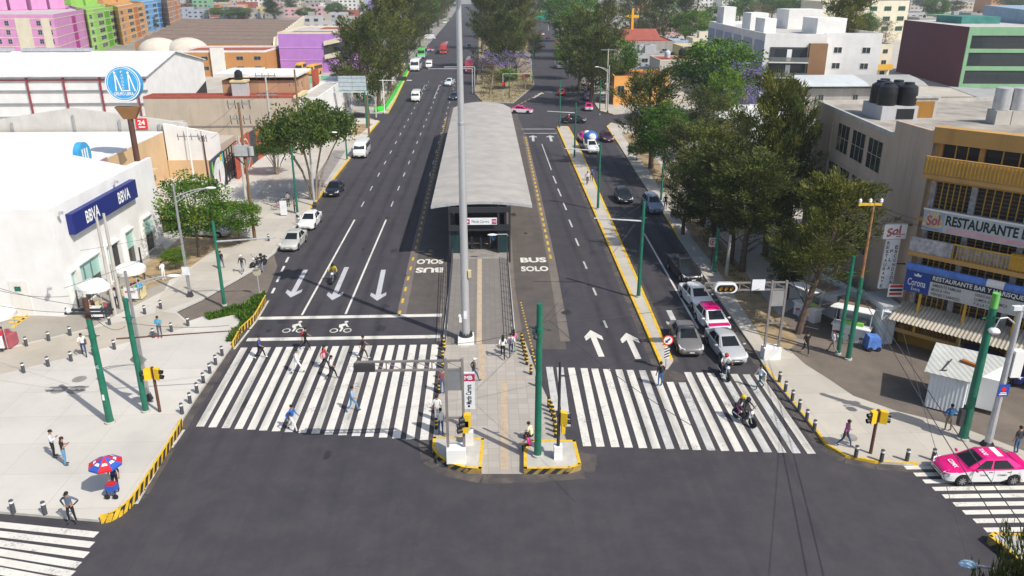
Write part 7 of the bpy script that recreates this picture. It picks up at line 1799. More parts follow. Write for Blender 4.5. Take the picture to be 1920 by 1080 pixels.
def mk_van(L=4.7, Wd=1.75, H=2.0, nose=.55, low=.45, kind='van', win=True):
    t = thing('van' if kind == 'van' else 'bus', 'v', 'van'); r = .33 if kind == 'van' else .45
    fx, rx = L / 2 - .85, -L / 2 + .95
    if kind == 'bus': fx, rx = L / 2 - 1.6, -L / 2 + 1.9
    sec = [(L / 2, .84, .35, low + .45), (L / 2 - .08, .95, .3, low + .62), (L / 2 - nose * .55, .98, .25, low + .95 if nose > .3 else H * .8), (L / 2 - nose - .12, 1, .25, H * .93), (L / 2 - nose - .55, 1, .25, H), (0, 1, .25, H), (-L / 2 + .2, 1, .28, H), (-L / 2 + .04, .97, .32, H * .95), (-L / 2, .93, .4, H * .9)]
    xs = [q[0] for q in sec]; b = MB(); b.smooth = True; S2 = []
    for x, w, zb, zt in sec:
        w = w * Wd / 2; hf = [(0, zb), (w * .95, zb), (w, zb + .12), (w, min(zt - .12, H * .55)), (w * .95, zt - .14), (w * .82, zt - .03), (0, zt)]
        S2.append([(x, -y, z) for y, z in hf] + [(x, y, z) for y, z in hf[-2:0:-1]])
    b.loft(S2, lambda j, i: 1 if i in (4, 5, 6, 7) else 0); sub(b, 'body', [MATS['carpaint'], MATS['carupper']], t)
    x0, x1 = L / 2 - nose * .5, L / 2 - nose - .16
    b = MB(); z0, z1 = low + .92, H * .9; b.add([(x0 + .03, -Wd * .43, z0), (x0 + .03, Wd * .43, z0), (x1 + .035, Wd * .38, z1), (x1 + .035, -Wd * .38, z1)] if nose > .3 else [(L / 2 - .05, -Wd * .43, low + .65), (L / 2 - .05, Wd * .43, low + .65), (L / 2 - nose - .03, Wd * .42, H * .86), (L / 2 - nose - .03, -Wd * .42, H * .86)], [(0, 1, 2, 3)]); sub(b, 'windscreen', MATS['glass'], t)
    if win:
        n = 3 if kind == 'van' else int(L / 1.5); xa, xb = L / 2 - nose - .5, -L / 2 + .35
        for s in (-1, 1):
            for k in range(n):
                p, q = xa + (xb - xa) * k / n - .04, xa + (xb - xa) * (k + 1) / n + .04; y = s * (Wd / 2 - .008)
                b = MB(); b.add([(p, y + s * .02, H * .57), (q, y + s * .02, H * .57), (q, y * .965 + s * .02, H * .86), (p, y * .965 + s * .02, H * .86)], [(0, 1, 2, 3) if s < 0 else (3, 2, 1, 0)]); sub(b, 'side_window', MATS['glass'], t)
    b = MB(); b.box(-L / 2 - .02, -L / 2 + .03, -Wd * .4, Wd * .4, H * .55, H * .85); sub(b, 'rear_window', MATS['glass'], t)
    for x in (fx, rx):
        for s in (-1, 1): wheel(t, x, s * (Wd / 2 - .1), r, .24, kind == 'van')
    for s in (-1, 1):
        b = MB(); b.box(L / 2 - .12, L / 2 + .012, s * Wd * .36 - .13, s * Wd * .36 + .13, low + .12, low + .3); sub(b, 'headlight', MATS['headlamp'], t)
        b = MB(); b.box(-L / 2 - .012, -L / 2 + .1, s * Wd * .41 - .06, s * Wd * .41 + .06, low + .2, low + .7); sub(b, 'taillight', MATS['taillamp'], t)
        b = MB(); b.ball((L / 2 - nose * .6, s * (Wd / 2 + .13), low + .95), (.07, .11, .14), 8, 5); sub(b, 'mirror', MATS['dark'], t)
    b = MB(); b.box(L / 2 - .06, L / 2 + .016, -Wd * .4, Wd * .4, .34, .34 + .16); sub(b, 'bumper', MATS['dark'], t)
    b = MB(); b.box(L / 2 - .02, L / 2 + .025, -.17, .17, .38, .46); sub(b, 'licence_plate', MATS['white'], t)
    return t
DOWN, UPR = R(-90), R(90)
def car(kind, px, label, rz, low, up=None, roof=None, cat='car', s=1.0, z=.012, group=None, off=0, skip=()):
    p = G(px[0], px[1], z)
    if off: p = p + V((math.cos(rz), math.sin(rz), 0)) * off
    mk = {'sedan': lambda: mk_car('sedan'), 'hatch': lambda: mk_car('hatch'), 'suv': lambda: mk_car('suv'), 'pickup': lambda: mk_car('pickup'), 'sedanlo': lambda: mk_car('sedan', False),
          'van': lambda: mk_van(), 'hiace': lambda: mk_van(5.2, 1.85, 2.25, .6), 'minibus': lambda: mk_van(6.8, 2.2, 2.9, .5, .55, 'bus'), 'bus': lambda: mk_van(17.5, 2.55, 3.3, .12, .6, 'bus'), 'boxvan': lambda: mk_van(5.0, 1.9, 2.2, .5, .45, 'van', False)}[kind]
    lo = paint(low) if isinstance(low, tuple) else MATS[low]
    u_ = lo if up is None else (paint(up) if isinstance(up, tuple) else MATS[up])
    o = place(kind, mk, p, rz, label, group, {'carpaint': lo, 'carupper': u_, 'carroof': u_ if roof is None else MATS[roof]}, s, cat=cat, skip=skip)
    return o
W, SIL, GRY, BLK, PNK = (.74, .74, .73), (.42, .43, .44), (.20, .195, .19), (.018, .018, .022), 'pinktaxi'
# near taxi and its lettering
tx = car('sedan', (1834, 893), 'pink and white taxi turning onto the crosswalk at the lower right', R(180 - 1), W, PNK, cat='taxi', off=0, z=.012)
def deco(t, b, name, mats): o = b.build(name, mats, t); return o
b = MB(); b.text('CDMX', (1.55, .1, .955), (0, 1, 0), (-1, 0, 0), .24, .75, bold=.03, mi=0); b.v = [(x, y, .845 + (1.9 - x) * .105 + .012 - abs(y) * .03) for x, y, z in b.v]; deco(tx, b, 'hood_lettering', MATS['white'])
b = MB(); b.box(-.75, -.45, -.42, .42, 1.482, 1.49); b.text('TAXI', (.05, 0, 1.49), (0, 1, 0), (-1, 0, 0), .24, .6, bold=.03, mi=0); deco(tx, b, 'roof_marking', MATS['white'])
b = MB(); b.text('TAXI', (.35, .89, .66), (-1, 0, 0), (0, 0, 1), .09, .4, bold=.02); b.text('CDMX', (-.6, .89, .66), (-1, 0, 0), (0, 0, 1), .09, .5, bold=.02); deco(tx, b, 'side_lettering', MATS['dark'])
# queue at right
car('sedan', (1297, 672), 'metallic grey sedan stopped beside the round arrow sign', DOWN + R(-2), (.17, .16, .155), off=-2.25); car('sedan', (1381, 688), 'silver sedan stopped right behind the front motorcyclist', DOWN + R(4), SIL, off=-2.25)
qt = car('hatch', (1351, 632), 'white taxi with pink roof waiting behind the silver sedan', DOWN + R(4), W, W, PNK, cat='taxi', off=-2.0); b = MB(); b.box(1.35, 1.72, -.74, .74, .72, .845); b.build('pink_band', MATS['pinktaxi'], qt); car('sedan', (1323, 588), 'white sedan waiting under the triple amber signal', DOWN + R(5), W, off=-2.25)
p1 = car('pickup', (1300, 536), 'black pickup in the shade behind the waiting white sedan', DOWN + R(6), BLK, off=-2.6, cat='pickup')
car('hatch', (1174, 384), 'dark hatchback driving in dappled shade on the right carriageway', DOWN + R(1), BLK, off=-2); car('suv', (1232, 404), 'blue-grey SUV parked at the right kerb by the green pole', DOWN + R(3), (.20, .25, .33), cat='SUV', off=-2.3)
pk = car('pickup', (1114, 290), 'white pickup heaped with a blue and white bundle', DOWN + R(3), W, cat='pickup', off=-2.6)
ld = thing('bundle', 'big blue and white tarpaulin bundle on the white pickup', 'load', pk.location + V((.05, 1.6, 1.2)))
b = MB(); b.ball((0, 0, .75), (1.15, 1.5, .85), 14, 9, 0); b.ball((.1, -.9, .8), (.7, .7, .6), 10, 7, 1); b.ball((-.5, .3, 1.15), (.6, .8, .5), 10, 7, 1); b.build('tarpaulin', [mat('tarp', (.04, .16, .5), .6), MATS['offwhite']], ld)
car('sedanlo', (1104, 270), 'pink-roofed taxi just ahead of the loaded white pickup', DOWN + R(8), (.5, .08, .2), PNK, cat='taxi', off=-2.2); car('hatch', (1142, 268), 'dark maroon hatchback parked at the right kerb by the casuarina', DOWN + R(4), (.06, .015, .03), off=-2)
car('sedanlo', (1076, 230), 'dark blue sedan turning right beyond the median tip', R(-14), (.02, .025, .04), off=0); car('sedanlo', (1103, 206), 'pink and white taxi seen from behind at the side street corner', UPR - R(4), W, PNK, cat='taxi', off=0); car('hatch', (1053, 178), 'bright red hatchback seen from behind on the right road', UPR - R(6), (.42, .01, .015), off=0)
car('hatch', (1102, 188), 'violet-roofed car in deep shade ahead of the corner taxi', UPR, (.12, .06, .16), off=0); car('boxvan', (1047, 128), 'pale grey-blue van driving away on the right road', UPR + R(8), (.42, .48, .50), cat='van', off=0); car('sedanlo', (978, 212), 'pink and white taxi crossing beside the station roof end', R(-14), W, PNK, cat='taxi')
car('sedanlo', (1068, 136), 'white car parked in shade at the right road edge', UPR, W, off=0); car('sedanlo', (1090, 168), 'dark car parked under the leaning casuarina', UPR, (.05, .03, .05)); car('sedanlo', (1106, 160), 'white taxi-like car parked deepest under the leaning casuarina', UPR, W, (.3, .02, .05)); car('boxvan', (1104, 178), 'white and red ice vendor van in the side street shade', UPR, W, (.5, .05, .05), cat='van')
car('sedanlo', (1017, 66), 'far orange and white car on the right road', UPR, W, (.6, .12, .04)); car('sedanlo', (1028, 72), 'far dark red car on the right road', UPR, (.2, .02, .03)); car('boxvan', (1002, 36), 'far blue-grey car near the top of the right road', UPR, (.3, .36, .45), cat='van'); car('sedanlo', (1046, 82), 'far red parked car beside the vivid green tree', UPR, (.45, .05, .04))
# left avenue
car('sedan', (540, 474), 'old silver-beige sedan parked at the left kerb', DOWN + R(-3), (.46, .46, .42), off=-2.25); wc_ = car('sedan', (573, 434), 'white sedan with open door at the left kerb', DOWN + R(-2), W, off=-2.25)
b = MB(); b.hexa([(.75, -.88, .3), (.1, -1.55, .3), (.06, -1.5, .3), (.72, -.83, .3)], [(.72, -.86, 1.3), (.15, -1.45, 1.3), (.1, -1.4, 1.3), (.7, -.8, 1.3)]); dd = b.build('open_door', MATS['white'], wc_); b = MB(); b.hexa([(.66, -.955, .95), (.2, -1.44, .95), (.19, -1.43, .95), (.65, -.945, .95)], [(.62, -.94, 1.25), (.24, -1.38, 1.25), (.23, -1.37, 1.25), (.61, -.93, 1.25)]); b.build('door_window', MATS['glass'], dd)
car('sedan', (621, 371), 'black sedan parked under the umbrella-shaped ficus', DOWN + R(-2), (.012, .013, .022), off=-2.25); car('hiace', (674, 298), 'white van with green dashboard cover at the left kerb', DOWN + R(-1), W, cat='van', off=-2.6); car('hiace', (779, 192), 'white van with dark bull bar driving alone on the left avenue', DOWN, W, cat='van', off=-2.6)
car('hiace', (804, 129), 'white van driving beside the parked white minibus', DOWN, W, cat='van', off=-2.6); car('minibus', (778, 134), 'white minibus stopped at the bright green fence', DOWN - R(2), W, cat='minibus', off=-3.4, s=1.2); car('minibus', (790, 110), 'green-topped white minibus behind the white minibus', DOWN - R(2), (.35, .55, .6), (.12, .45, .08), cat='minibus', off=-3.4, s=1.2)
car('sedanlo', (803, 96), 'pink and white taxi behind the green-topped minibus', R(-25), W, PNK, cat='taxi'); car('bus', (831, 102), 'red articulated bus with orange front on the left avenue', DOWN, (.38, .03, .02), (.42, .05, .04), cat='bus', off=-8.7); car('bus', (880, 138), 'crimson articulated bus waiting in the bus lane behind the station', DOWN, (.40, .01, .035), (.45, .03, .06), cat='bus', off=-8.7)
ow = car('pickup', (843, 160), 'small white police-like pickup behind the mast on the left avenue', R(-100), (.62, .68, .72), cat='pickup'); car('sedanlo', (852, 186), 'dark navy car half hidden beside the station roof', DOWN - R(6), (.02, .025, .04)); car('minibus', (834, 45), 'cream minibus with green bumper parked far up the left avenue', DOWN, (.62, .66, .50), (.7, .7, .6), cat='minibus', off=-3.4)
car('boxvan', (806, 74), 'white box truck turning at the far crossing', R(0), W, cat='truck'); car('sedanlo', (880, 90), 'dark car in shade at the park kerb far left lane', DOWN, BLK)
# parked buses in school yard etc
car('minibus', (561, 138), 'yellow school bus parked by the purple school, left of two', DOWN - R(12), (.62, .32, .01), (.70, .40, .02), cat='school bus', z=KZ + .01, off=-3); car('minibus', (582, 142), 'yellow school bus parked by the purple school, right of two', DOWN - R(12), (.62, .32, .01), (.70, .40, .02), cat='school bus', z=KZ + .01, off=-3)
car('boxvan', (521, 132), 'white truck parked beside the orange brick building', DOWN, W, cat='truck', s=1.5, z=KZ + .01); car('sedanlo', (651, 150), 'dark blue vehicle parked behind the teal mural wall', UPR, (.02, .03, .09), z=KZ + .01)
car('suv', (1850, 702), 'dark blue car parked under the canopy behind the kiosk', R(-48), (.01, .02, .12), z=KZ + .012, s=.95); car('sedanlo', (310, 432), 'orange-marked dark car glimpsed behind the leafy tree', R(60), (.05, .04, .04), (.5, .2, .03), z=KZ + .012); car('sedan', (393, 441), 'silver car parked behind the trees by the bank', R(-10), SIL, z=KZ + .012)
# motorcycles
def mk_moto():
    t = thing('motorcycle', 'm', 'motorcycle')
    for x in (.68, -.62):
        b = MB(); b.lathe([(.24, -.05), (.31, -.05), (.32, 0), (.31, .05), (.24, .05)], (x, 0, .32), 16, 0, 'y'); w_ = b.build('wheel', MATS['rubber'], t)
        b = MB()
        for k in range(6): b.tube((x, 0, .32), (x + .25 * math.cos(k * 1.047), 0, .32 + .25 * math.sin(k * 1.047)), .012, n=4)
        b.tube((x, -.06, .32), (x, .06, .32), .04); b.build('spokes', MATS['rim'], w_)
    b = MB(); b.tube((.68, .09, .32), (.42, .09, .95), .025); b.tube((.68, -.09, .32), (.42, -.09, .95), .025); b.build('fork', MATS['chrome'], t)
    b = MB(); b.tube((.42, 0, .85), (.05, 0, .5), .04); b.tube((.05, 0, .5), (-.62, .08, .34), .03); b.tube((.42, 0, .9), (-.3, 0, .7), .04); b.tube((-.3, 0, .7), (-.62, -.08, .34), .03); b.box(-.15, .25, -.13, .13, .3, .6); b.build('frame', MATS['dark'], t)
    b = MB(); b.ball((.18, 0, .82), (.27, .15, .13), 10, 7); b.build('fuel_tank', MATS['carpaint'], t)
    b = MB(); b.hexa([(-.02, -.12, .76), (-.02, .12, .76), (-.75, .09, .8), (-.75, -.09, .8)], [(-.02, -.1, .84), (-.02, .1, .84), (-.78, .08, .9), (-.78, -.08, .9)]); b.build('seat', MATS['black'], t)
    b = MB(); b.path([(.3, -.38, 1.02), (.42, -.15, 1.0), (.42, .15, 1.0), (.3, .38, 1.02)], .018); b.build('handlebar', MATS['dark'], t)
    for s in (-1, 1): b = MB(); b.tube((.4, s * .25, 1.0), (.45, s * .34, 1.18), .01, n=4); b.ball((.45, s * .36, 1.2), (.02, .06, .04)); b.build('mirror', MATS['dark'], t)
    b = MB(); b.ball((.55, 0, .9), (.1, .12, .12), 10, 6); b.build('headlight', MATS['headlamp'], t)
    b = MB(); b.tube((.1, -.14, .3), (-.7, -.17, .42), .04, .055); b.build('exhaust', MATS['chrome'], t)
    b = MB(); b.hexa([(-.6, -.09, .66), (-.6, .09, .66), (-.95, .07, .66), (-.95, -.07, .66)], [(-.6, -.07, .72), (-.6, .07, .72), (-.98, .05, .74), (-.98, -.05, .74)]); b.build('mudguard', MATS['carpaint'], t)
    return t
MOTO = [((1357, 706), DOWN + R(6), (.03, .03, .06), 'dark motorcycle of the rider before the silver sedan'), ((1394, 792), DOWN + R(28), BLK, 'black motorcycle carrying two riders over the right crosswalk'), ((627, 528), DOWN - R(6), (.3, .3, .32), 'motorcycle of the rider in a yellow vest on the left avenue'), ((486, 500), R(-125), BLK, 'black motorcycle halted at the left kerb before the silver-beige sedan'), ((1065, 232), R(-10), BLK, 'motorcycle of the red-shirted rider beyond the median tip')]
MP = []
for px, rz, c, lb in MOTO: MP.append(place('moto', mk_moto, G(px[0], px[1], .012), rz, lb, None, {'carpaint': paint(c)}))
def mk_bike():
    t = thing('bicycle', 'b', 'bicycle')
    for x in (.52, -.52):
        b = MB(); n = 20
        for k in range(n): b.tube((x + .33 * math.cos(6.283 * k / n), 0, .34 + .33 * math.sin(6.283 * k / n)), (x + .33 * math.cos(6.283 * (k + 1) / n), 0, .34 + .33 * math.sin(6.283 * (k + 1) / n)), .02, n=5, caps=False)
        for k in range(5): b.tube((x + .32 * math.cos(k * .628), 0, .34 + .32 * math.sin(k * .628)), (x - .32 * math.cos(k * .628), 0, .34 - .32 * math.sin(k * .628)), .006, n=4)
        b.build('wheel', MATS['rubber'], t)
    b = MB()
    for a, c in (((.52, 0, .34), (.38, 0, .85)), ((.4, 0, .78), (-.2, 0, .78)), ((.42, 0, .7), (-.05, 0, .3)), ((-.2, 0, .9), (-.05, 0, .3)), ((-.05, 0, .3), (-.52, 0, .34)), ((-.2, 0, .75), (-.52, 0, .34))): b.tube(a, c, .022, n=6)
    b.build('frame', MATS['carpaint'], t)
    b = MB(); b.path([(.25, -.25, .95), (.38, -.1, .9), (.38, .1, .9), (.25, .25, .95)], .015); b.build('handlebar', MATS['dark'], t); b = MB(); b.ball((-.22, 0, .93), (.14, .07, .04)); b.build('saddle', MATS['black'], t)
    return t
for px, rz, c, lb in (((533, 385), .3, (.5, .5, .5), 'grey bicycle leaning near the green pole'), ((547, 378), .1, (.1, .1, .1), 'black bicycle behind the grey one near the green pole'), ((523, 394), 0, (.4, .05, .03), 'small red bicycle beside the white notice board')): place('bike', mk_bike, G(px[0], px[1], KZ), rz, lb, None, {'carpaint': paint(c)})
# ================= people
mat('skin', (.36, .20, .13), .6, .06); mat('shirt', (.6, .6, .6), .85, .08, 6); mat('pants', (.05, .06, .1), .85, .1, 6); mat('shoes', (.04, .04, .045), .6); mat('sleeve', (.36, .20, .13), .7, .06); mat('hair', (.012, .009, .008), .5); mat('pack', (.03, .03, .035), .7)
def pose(name):
    J = dict(pel=(0, 0, .95), spi=(.0, 0, 1.14), che=(.01, 0, 1.33), nec=(.02, 0, 1.47), hea=(.04, 0, 1.6), top=(.035, 0, 1.66))
    for s, k in ((1, 'l'), (-1, 'r')):
        J['hip' + k] = (0, s * .095, .90); J['kne' + k] = (.02, s * .10, .50); J['ank' + k] = (-.02, s * .10, .09); J['toe' + k] = (.15, s * .12, .045)
        J['sho' + k] = (0, s * .185, 1.40); J['elb' + k] = (-.03, s * .25, 1.12); J['wri' + k] = (.04, s * .26, .88); J['han' + k] = (.07, s * .255, .80)
    def setj(**k):
        J.update(k)
    if name in ('walk', 'walkb'):
        a, c = ('l', 'r') if name == 'walk' else ('r', 'l'); s = 1 if a == 'l' else -1
        J['kne' + a] = (.24, s * .095, .53); J['ank' + a] = (.34, s * .09, .11); J['toe' + a] = (.50, s * .10, .10)
        J['kne' + c] = (-.06, -s * .09, .50); J['ank' + c] = (-.38, -s * .09, .17); J['toe' + c] = (-.26, -s * .1, .045)
        J['elb' + a] = (-.16, s * .26, 1.15); J['wri' + a] = (-.12, s * .27, .90); J['han' + a] = (-.08, s * .26, .83)
        J['elb' + c] = (.10, -s * .25, 1.14); J['wri' + c] = (.28, -s * .21, 1.0); J['han' + c] = (.35, -s * .20, .98)
        for k in ('che', 'nec', 'hea', 'top', 'shol', 'shor', 'spi'): x, y, z = J[k]; J[k] = (x + .05, y, z - .01)
    if name == 'phone':
        for s, k in ((1, 'l'), (-1, 'r')): J['elb' + k] = (.02, s * .24, 1.13); J['wri' + k] = (.24, s * .08, 1.22); J['han' + k] = (.31, s * .05, 1.26)
        J['hea'] = (.07, 0, 1.59); J['top'] = (.075, 0, 1.65)
    if name == 'akimbo':
        for s, k in ((1, 'l'), (-1, 'r')): J['elb' + k] = (-.10, s * .42, 1.16); J['wri' + k] = (.04, s * .22, .99); J['han' + k] = (.08, s * .15, .97)
        for s, k in ((1, 'l'), (-1, 'r')): J['kne' + k] = (.02, s * .14, .5); J['ank' + k] = (-.02, s * .16, .09); J['toe' + k] = (.14, s * .2, .045)
    if name in ('sit', 'ride'):
        d = -.43 if name == 'sit' else -.02
        for k in ('pel', 'spi', 'che', 'nec', 'hea', 'top', 'shol', 'shor', 'hipl', 'hipr'): x, y, z = J[k]; J[k] = (x + (.10 * (z - .95) / .4 if name == 'sit' else .16 * (z - .95) / .4), y, z + d)
        for s, k in ((1, 'l'), (-1, 'r')):
            if name == 'sit':
                J['kne' + k] = (.40, s * .12, .52); J['ank' + k] = (.38, s * .12, .10); J['toe' + k] = (.54, s * .13, .045); J['elb' + k] = (.12, s * .25, .78); J['wri' + k] = (.33, s * .12, .64); J['han' + k] = (.40, s * .09, .62)
            else:
                J['kne' + k] = (.36, s * .20, .68); J['ank' + k] = (.14, s * .20, .33); J['toe' + k] = (.30, s * .21, .27); J['elb' + k] = (.32, s * .33, 1.17); J['wri' + k] = (.50, s * .34, 1.07); J['han' + k] = (.55, s * .33, 1.05)
    return J
RAD = dict(pel=(.125, .155), spi=(.105, .135), che=(.115, .155), nec=(.055, .055), hea=(.098, .080), top=(.085, .072), hip=(.088, .088), kne=(.058, .058), ank=(.040, .040), toe=(.034, .045), sho=(.062, .062), elb=(.045, .045), wri=(.030, .030), han=(.022, .034))
BON = [('pel', 'spi', 1), ('spi', 'che', 1), ('che', 'nec', 1), ('nec', 'hea', 0), ('hea', 'top', 0)]
for k in 'lr': BON += [('pel', 'hip' + k, 2), ('hip' + k, 'kne' + k, 2), ('kne' + k, 'ank' + k, 2), ('ank' + k, 'toe' + k, 3), ('che', 'sho' + k, 1), ('sho' + k, 'elb' + k, 1), ('elb' + k, 'wri' + k, 4), ('wri' + k, 'han' + k, 0)]
def mk_person(pn, hair='short', fat=1.0):
    J = pose(pn); names = list(J)
    me = bpy.data.meshes.new('p'); me.from_pydata([J[n] for n in names], [(names.index(a), names.index(c)) for a, c, m in BON], [])
    o = bpy.data.objects.new('p', me); C.objects.link(o)
    sk = o.modifiers.new('s', 'SKIN'); sk.use_smooth_shade = True; sb = o.modifiers.new('u', 'SUBSURF'); sb.levels = 1
    for i, n in enumerate(names):
        sv = me.skin_vertices[0].data[i]; r = RAD.get(n) or RAD[n[:3]]; f = fat if n[:3] in ('pel', 'spi', 'che', 'hip') else 1
        sv.radius = (r[0] * f, r[1] * f); sv.use_root = n == 'pel'
    dg = bpy.context.evaluated_depsgraph_get(); bm = bpy.data.meshes.new_from_object(o.evaluated_get(dg))
    vs = [tuple(v.co) for v in bm.vertices]; b = MB(); b.v = vs; b.smooth = True
    for p in bm.polygons:
        c = sum((V(vs[i]) for i in p.vertices), V((0, 0, 0))) / len(p.vertices); best = (9, 0)
        for a, e, m in BON:
            A, E = V(J[a]), V(J[e]); d = E - A; t = max(0, min(1, (c - A).dot(d) / d.length_squared)); q = (c - A - d * t).length
            if a == 'nec' and t < .25: m = 0
            if q < best[0]: best = (q, m)
        b.face(p.vertices, best[1])
    bpy.data.objects.remove(o); bpy.data.meshes.remove(me); bpy.data.meshes.remove(bm)
    hx, hy, hz = J['hea']
    b.tube((hx + .085, hy, hz + .01), (hx + .125, hy, hz - .015), .012, .016, 6, 0)                    # nose
    for s in (-1, 1): b.ball((hx + .088, hy + s * .032, hz + .02), (.01, .013, .008), 6, 4, 5); b.ball((hx + .0, hy + s * .085, hz + .0), (.022, .01, .03), 6, 4, 0)
    b.ball((hx + .086, hy, hz - .045), (.01, .024, .006), 6, 4, 6)
    for k in 'lr':
        h, w_ = V(J['han' + k]), V(J['wri' + k]); d = (h - w_).normalized(); sd = V((0, 1, 0)) if abs(d.y) < .8 else V((1, 0, 0)); sd = (sd - d * sd.dot(d)).normalized(); cu = d.cross(sd) * (1 if k == 'l' else -1)
        for i, ln in enumerate((.062, .072, .068, .052)):
            q = h + sd * (.027 - .018 * i) * 1.0; m = q + d * ln * .6 - cu * .006; b.tube(q - d * .02, m, .010, .009, 5, 0); b.tube(m, m + d * ln * .35 - cu * .02, .009, .006, 5, 0)
        q = w_.lerp(h, .45) + sd * .03; m = q + d * .035 + sd * .028; b.tube(q, m, .012, .010, 5, 0); b.tube(m, m + d * .03 + sd * .004, .010, .007, 5, 0)
    t = thing('person', 'p', 'person')
    b.build('body', [MATS[k] for k in ('skin', 'shirt', 'pants', 'shoes', 'sleeve', 'black', 'skinlip')] if 'skinlip' in MATS else [MATS['skin'], MATS['shirt'], MATS['pants'], MATS['shoes'], MATS['sleeve'], MATS['black'], mat('skinlip', (.28, .1, .08), .6)], t)
    b = MB()
    if hair == 'helmet':
        b.ball((hx, hy, hz + .02), (.15, .14, .155), 14, 9); b.build('helmet', MATS['hair'], t)
    else:
        b.ball((hx - .018, hy, hz + .045), (.112, .096, .092), 12, 8)
        if hair == 'long': b.loft([[(hx - .05 + x * .75, hy + y, hz + .03) for x, y in ((-.07, -.08), (.03, -.09), (.03, .09), (-.07, .08))], [(hx - .10 + x, hy + y, hz - .14) for x, y in ((-.06, -.10), (.04, -.10), (.04, .10), (-.06, .10))], [(hx - .13 + x, hy + y, hz - .30) for x, y in ((-.04, -.06), (.03, -.07), (.03, .07), (-.04, .06))]])
        if hair == 'cap': b.hexa([(hx + .05, hy - .07, hz + .055), (hx + .19, hy - .05, hz + .045), (hx + .19, hy + .05, hz + .045), (hx + .05, hy + .07, hz + .055)], [(hx + .05, hy - .07, hz + .07), (hx + .19, hy - .05, hz + .06), (hx + .19, hy + .05, hz + .06), (hx + .05, hy + .07, hz + .07)])
        b.build('cap' if hair == 'cap' else 'hair', MATS['hair'], t)
    return t
WH, BK, BL, JE, RD, GR, KH = (.72, .72, .70), (.016, .016, .02), (.03, .13, .42), (.06, .12, .24), (.42, .03, .05), (.2, .2, .2), (.26, .19, .12)
FAB = {}
def fab(c):
    if c not in FAB: FAB[c] = mat('cloth_%d' % len(FAB), c, .85, .1, 8)
    return FAB[c]
FACE = {'L': R(180), 'R': 0, 'T': R(-90), 'A': R(90)}     # left, right, toward the camera, away
def person(px, pn, rz, shirt, pants, label, hair='short', sleeve=None, haircol=None, z=.014, s=1.0, shoes=None, group=None, p=None):
    rz = FACE[rz] if isinstance(rz, str) else R(rz)
    sw = {'shirt': fab(shirt), 'pants': fab(pants)}
    if sleeve: sw['sleeve'] = fab(sleeve)
    if haircol: sw['hair'] = fab(haircol)
    if shoes: sw['shoes'] = fab(shoes)
    return place('per_%s_%s' % (pn, hair), lambda: mk_person(pn, hair), p or G(px[0], px[1], z), rz, label, group, sw, (s, s, s))
P_ = person
P_((488, 672), 'walk', 'R', (.04, .08, .22), BK, 'person in dark blue shirt starting the left crosswalk beside the kerb bollards', shoes=WH); P_((574, 656), 'walkb', 'R', BK, BK, 'person in black with red backpack striding by the lower stop line', shoes=WH)
P_((557, 700), 'walk', 'R', WH, WH, 'person all in white walking right on the left crosswalk', s=1.02, sleeve=WH); P_((609, 691), 'walkb', 'R', RD, BK, 'person in dark red top with pink bag on the left crosswalk', 'long'); P_((622, 711), 'walk', 'R', WH, BK, 'person in white blouse and black trousers next to the dark red top', 'long')
P_((681, 672), 'walkb', 'R', (.03, .02, .04), (.07, .035, .03), 'person in black shirt and brown trousers near the gantry signal', shoes=WH); P_((661, 772), 'walk', 'R', (.30, .42, .70), (.12, .25, .42), 'person in blue and white striped shirt mid left crosswalk'); P_((549, 808), 'walkb', -20, BL, WH, 'person in bright blue shirt and white trousers at the lower crosswalk edge', sleeve=BL)
P_((830, 738), 'stand', 'A', (.2, .08, .1), JE, 'person in dark plaid shirt by the left row of yellow banded bollards'); P_((827, 816), 'phone', 'A', WH, JE, 'person in white shirt and jeans above the left traffic island'); P_((820, 790), 'stand', 'A', WH, (.45, .45, .45), 'person in pale clothes behind the white shirt near left island')
P_((888, 716), 'walk', 'R', (.09, .06, .05), (.06, .1, .18), 'person in brown jacket and white cap behind the station totem', 'cap', haircol=WH, sleeve=(.09, .06, .05)); P_((943, 672), 'walk', 'A', WH, BK, 'person in white blouse and black trousers walking to the station', 'long'); P_((958, 668), 'walkb', 'A', (.62, .6, .58), (.04, .05, .1), 'person in pale shirt with purple backpack walking to the station')
P_((963, 660), 'stand', 'A', (.7, .2, .35), (.1, .4, .35), 'person in pink and turquoise half hidden at the railing end', 'long')
P_(None, 'sit', 'L', (.62, .05, .26), BK, 'person in pink shirt sitting on the right island edge', 'long', p=G(986, 846, .0) + V((.22, .1, -.18 + .02)), shoes=(.1, .05, .04)); P_(None, 'sit', 150, (.75, .68, .42), BK, 'person in pale yellow shirt sitting at the rear corner of the right island', p=G(990, 828, 0) + V((.2, .15, -.16)))
P_((1237, 724), 'stand', 100, BK, (.04, .12, .3), 'person in black with backpack and jeans crossing beside the median nose'); P_((1424, 729), 'walk', 200, (.66, .70, .76), (.03, .08, .13), 'person in pale shirt carrying a cream bag at the right crosswalk end', sleeve=(.66, .7, .76))
P_((1582, 838), 'walkb', 'R', (.52, .16, .32), (.05, .09, .17), 'person in pink shirt walking before the right pedestrian signal', z=KZ); P_((1776, 808), 'akimbo', 85, (.03, .15, .36), KH, 'person in blue shirt with hands on hips before the white kiosk', z=KZ, sleeve=(.03, .15, .36))
P_((1903, 851), 'stand', 100, (.03, .035, .045), (.06, .13, .24), 'person in charcoal shirt and jeans behind the near taxi', z=KZ); P_((1509, 664), 'walk', 'T', BK, BK, 'person dressed in black walking before the shaded food stand', z=KZ, shoes=(.4, .2, .15)); P_((1561, 662), 'walkb', 140, WH, (.3, .26, .26), 'person in white shirt beside the green pole pair', 'cap', z=KZ, haircol=(.2, .02, .03))
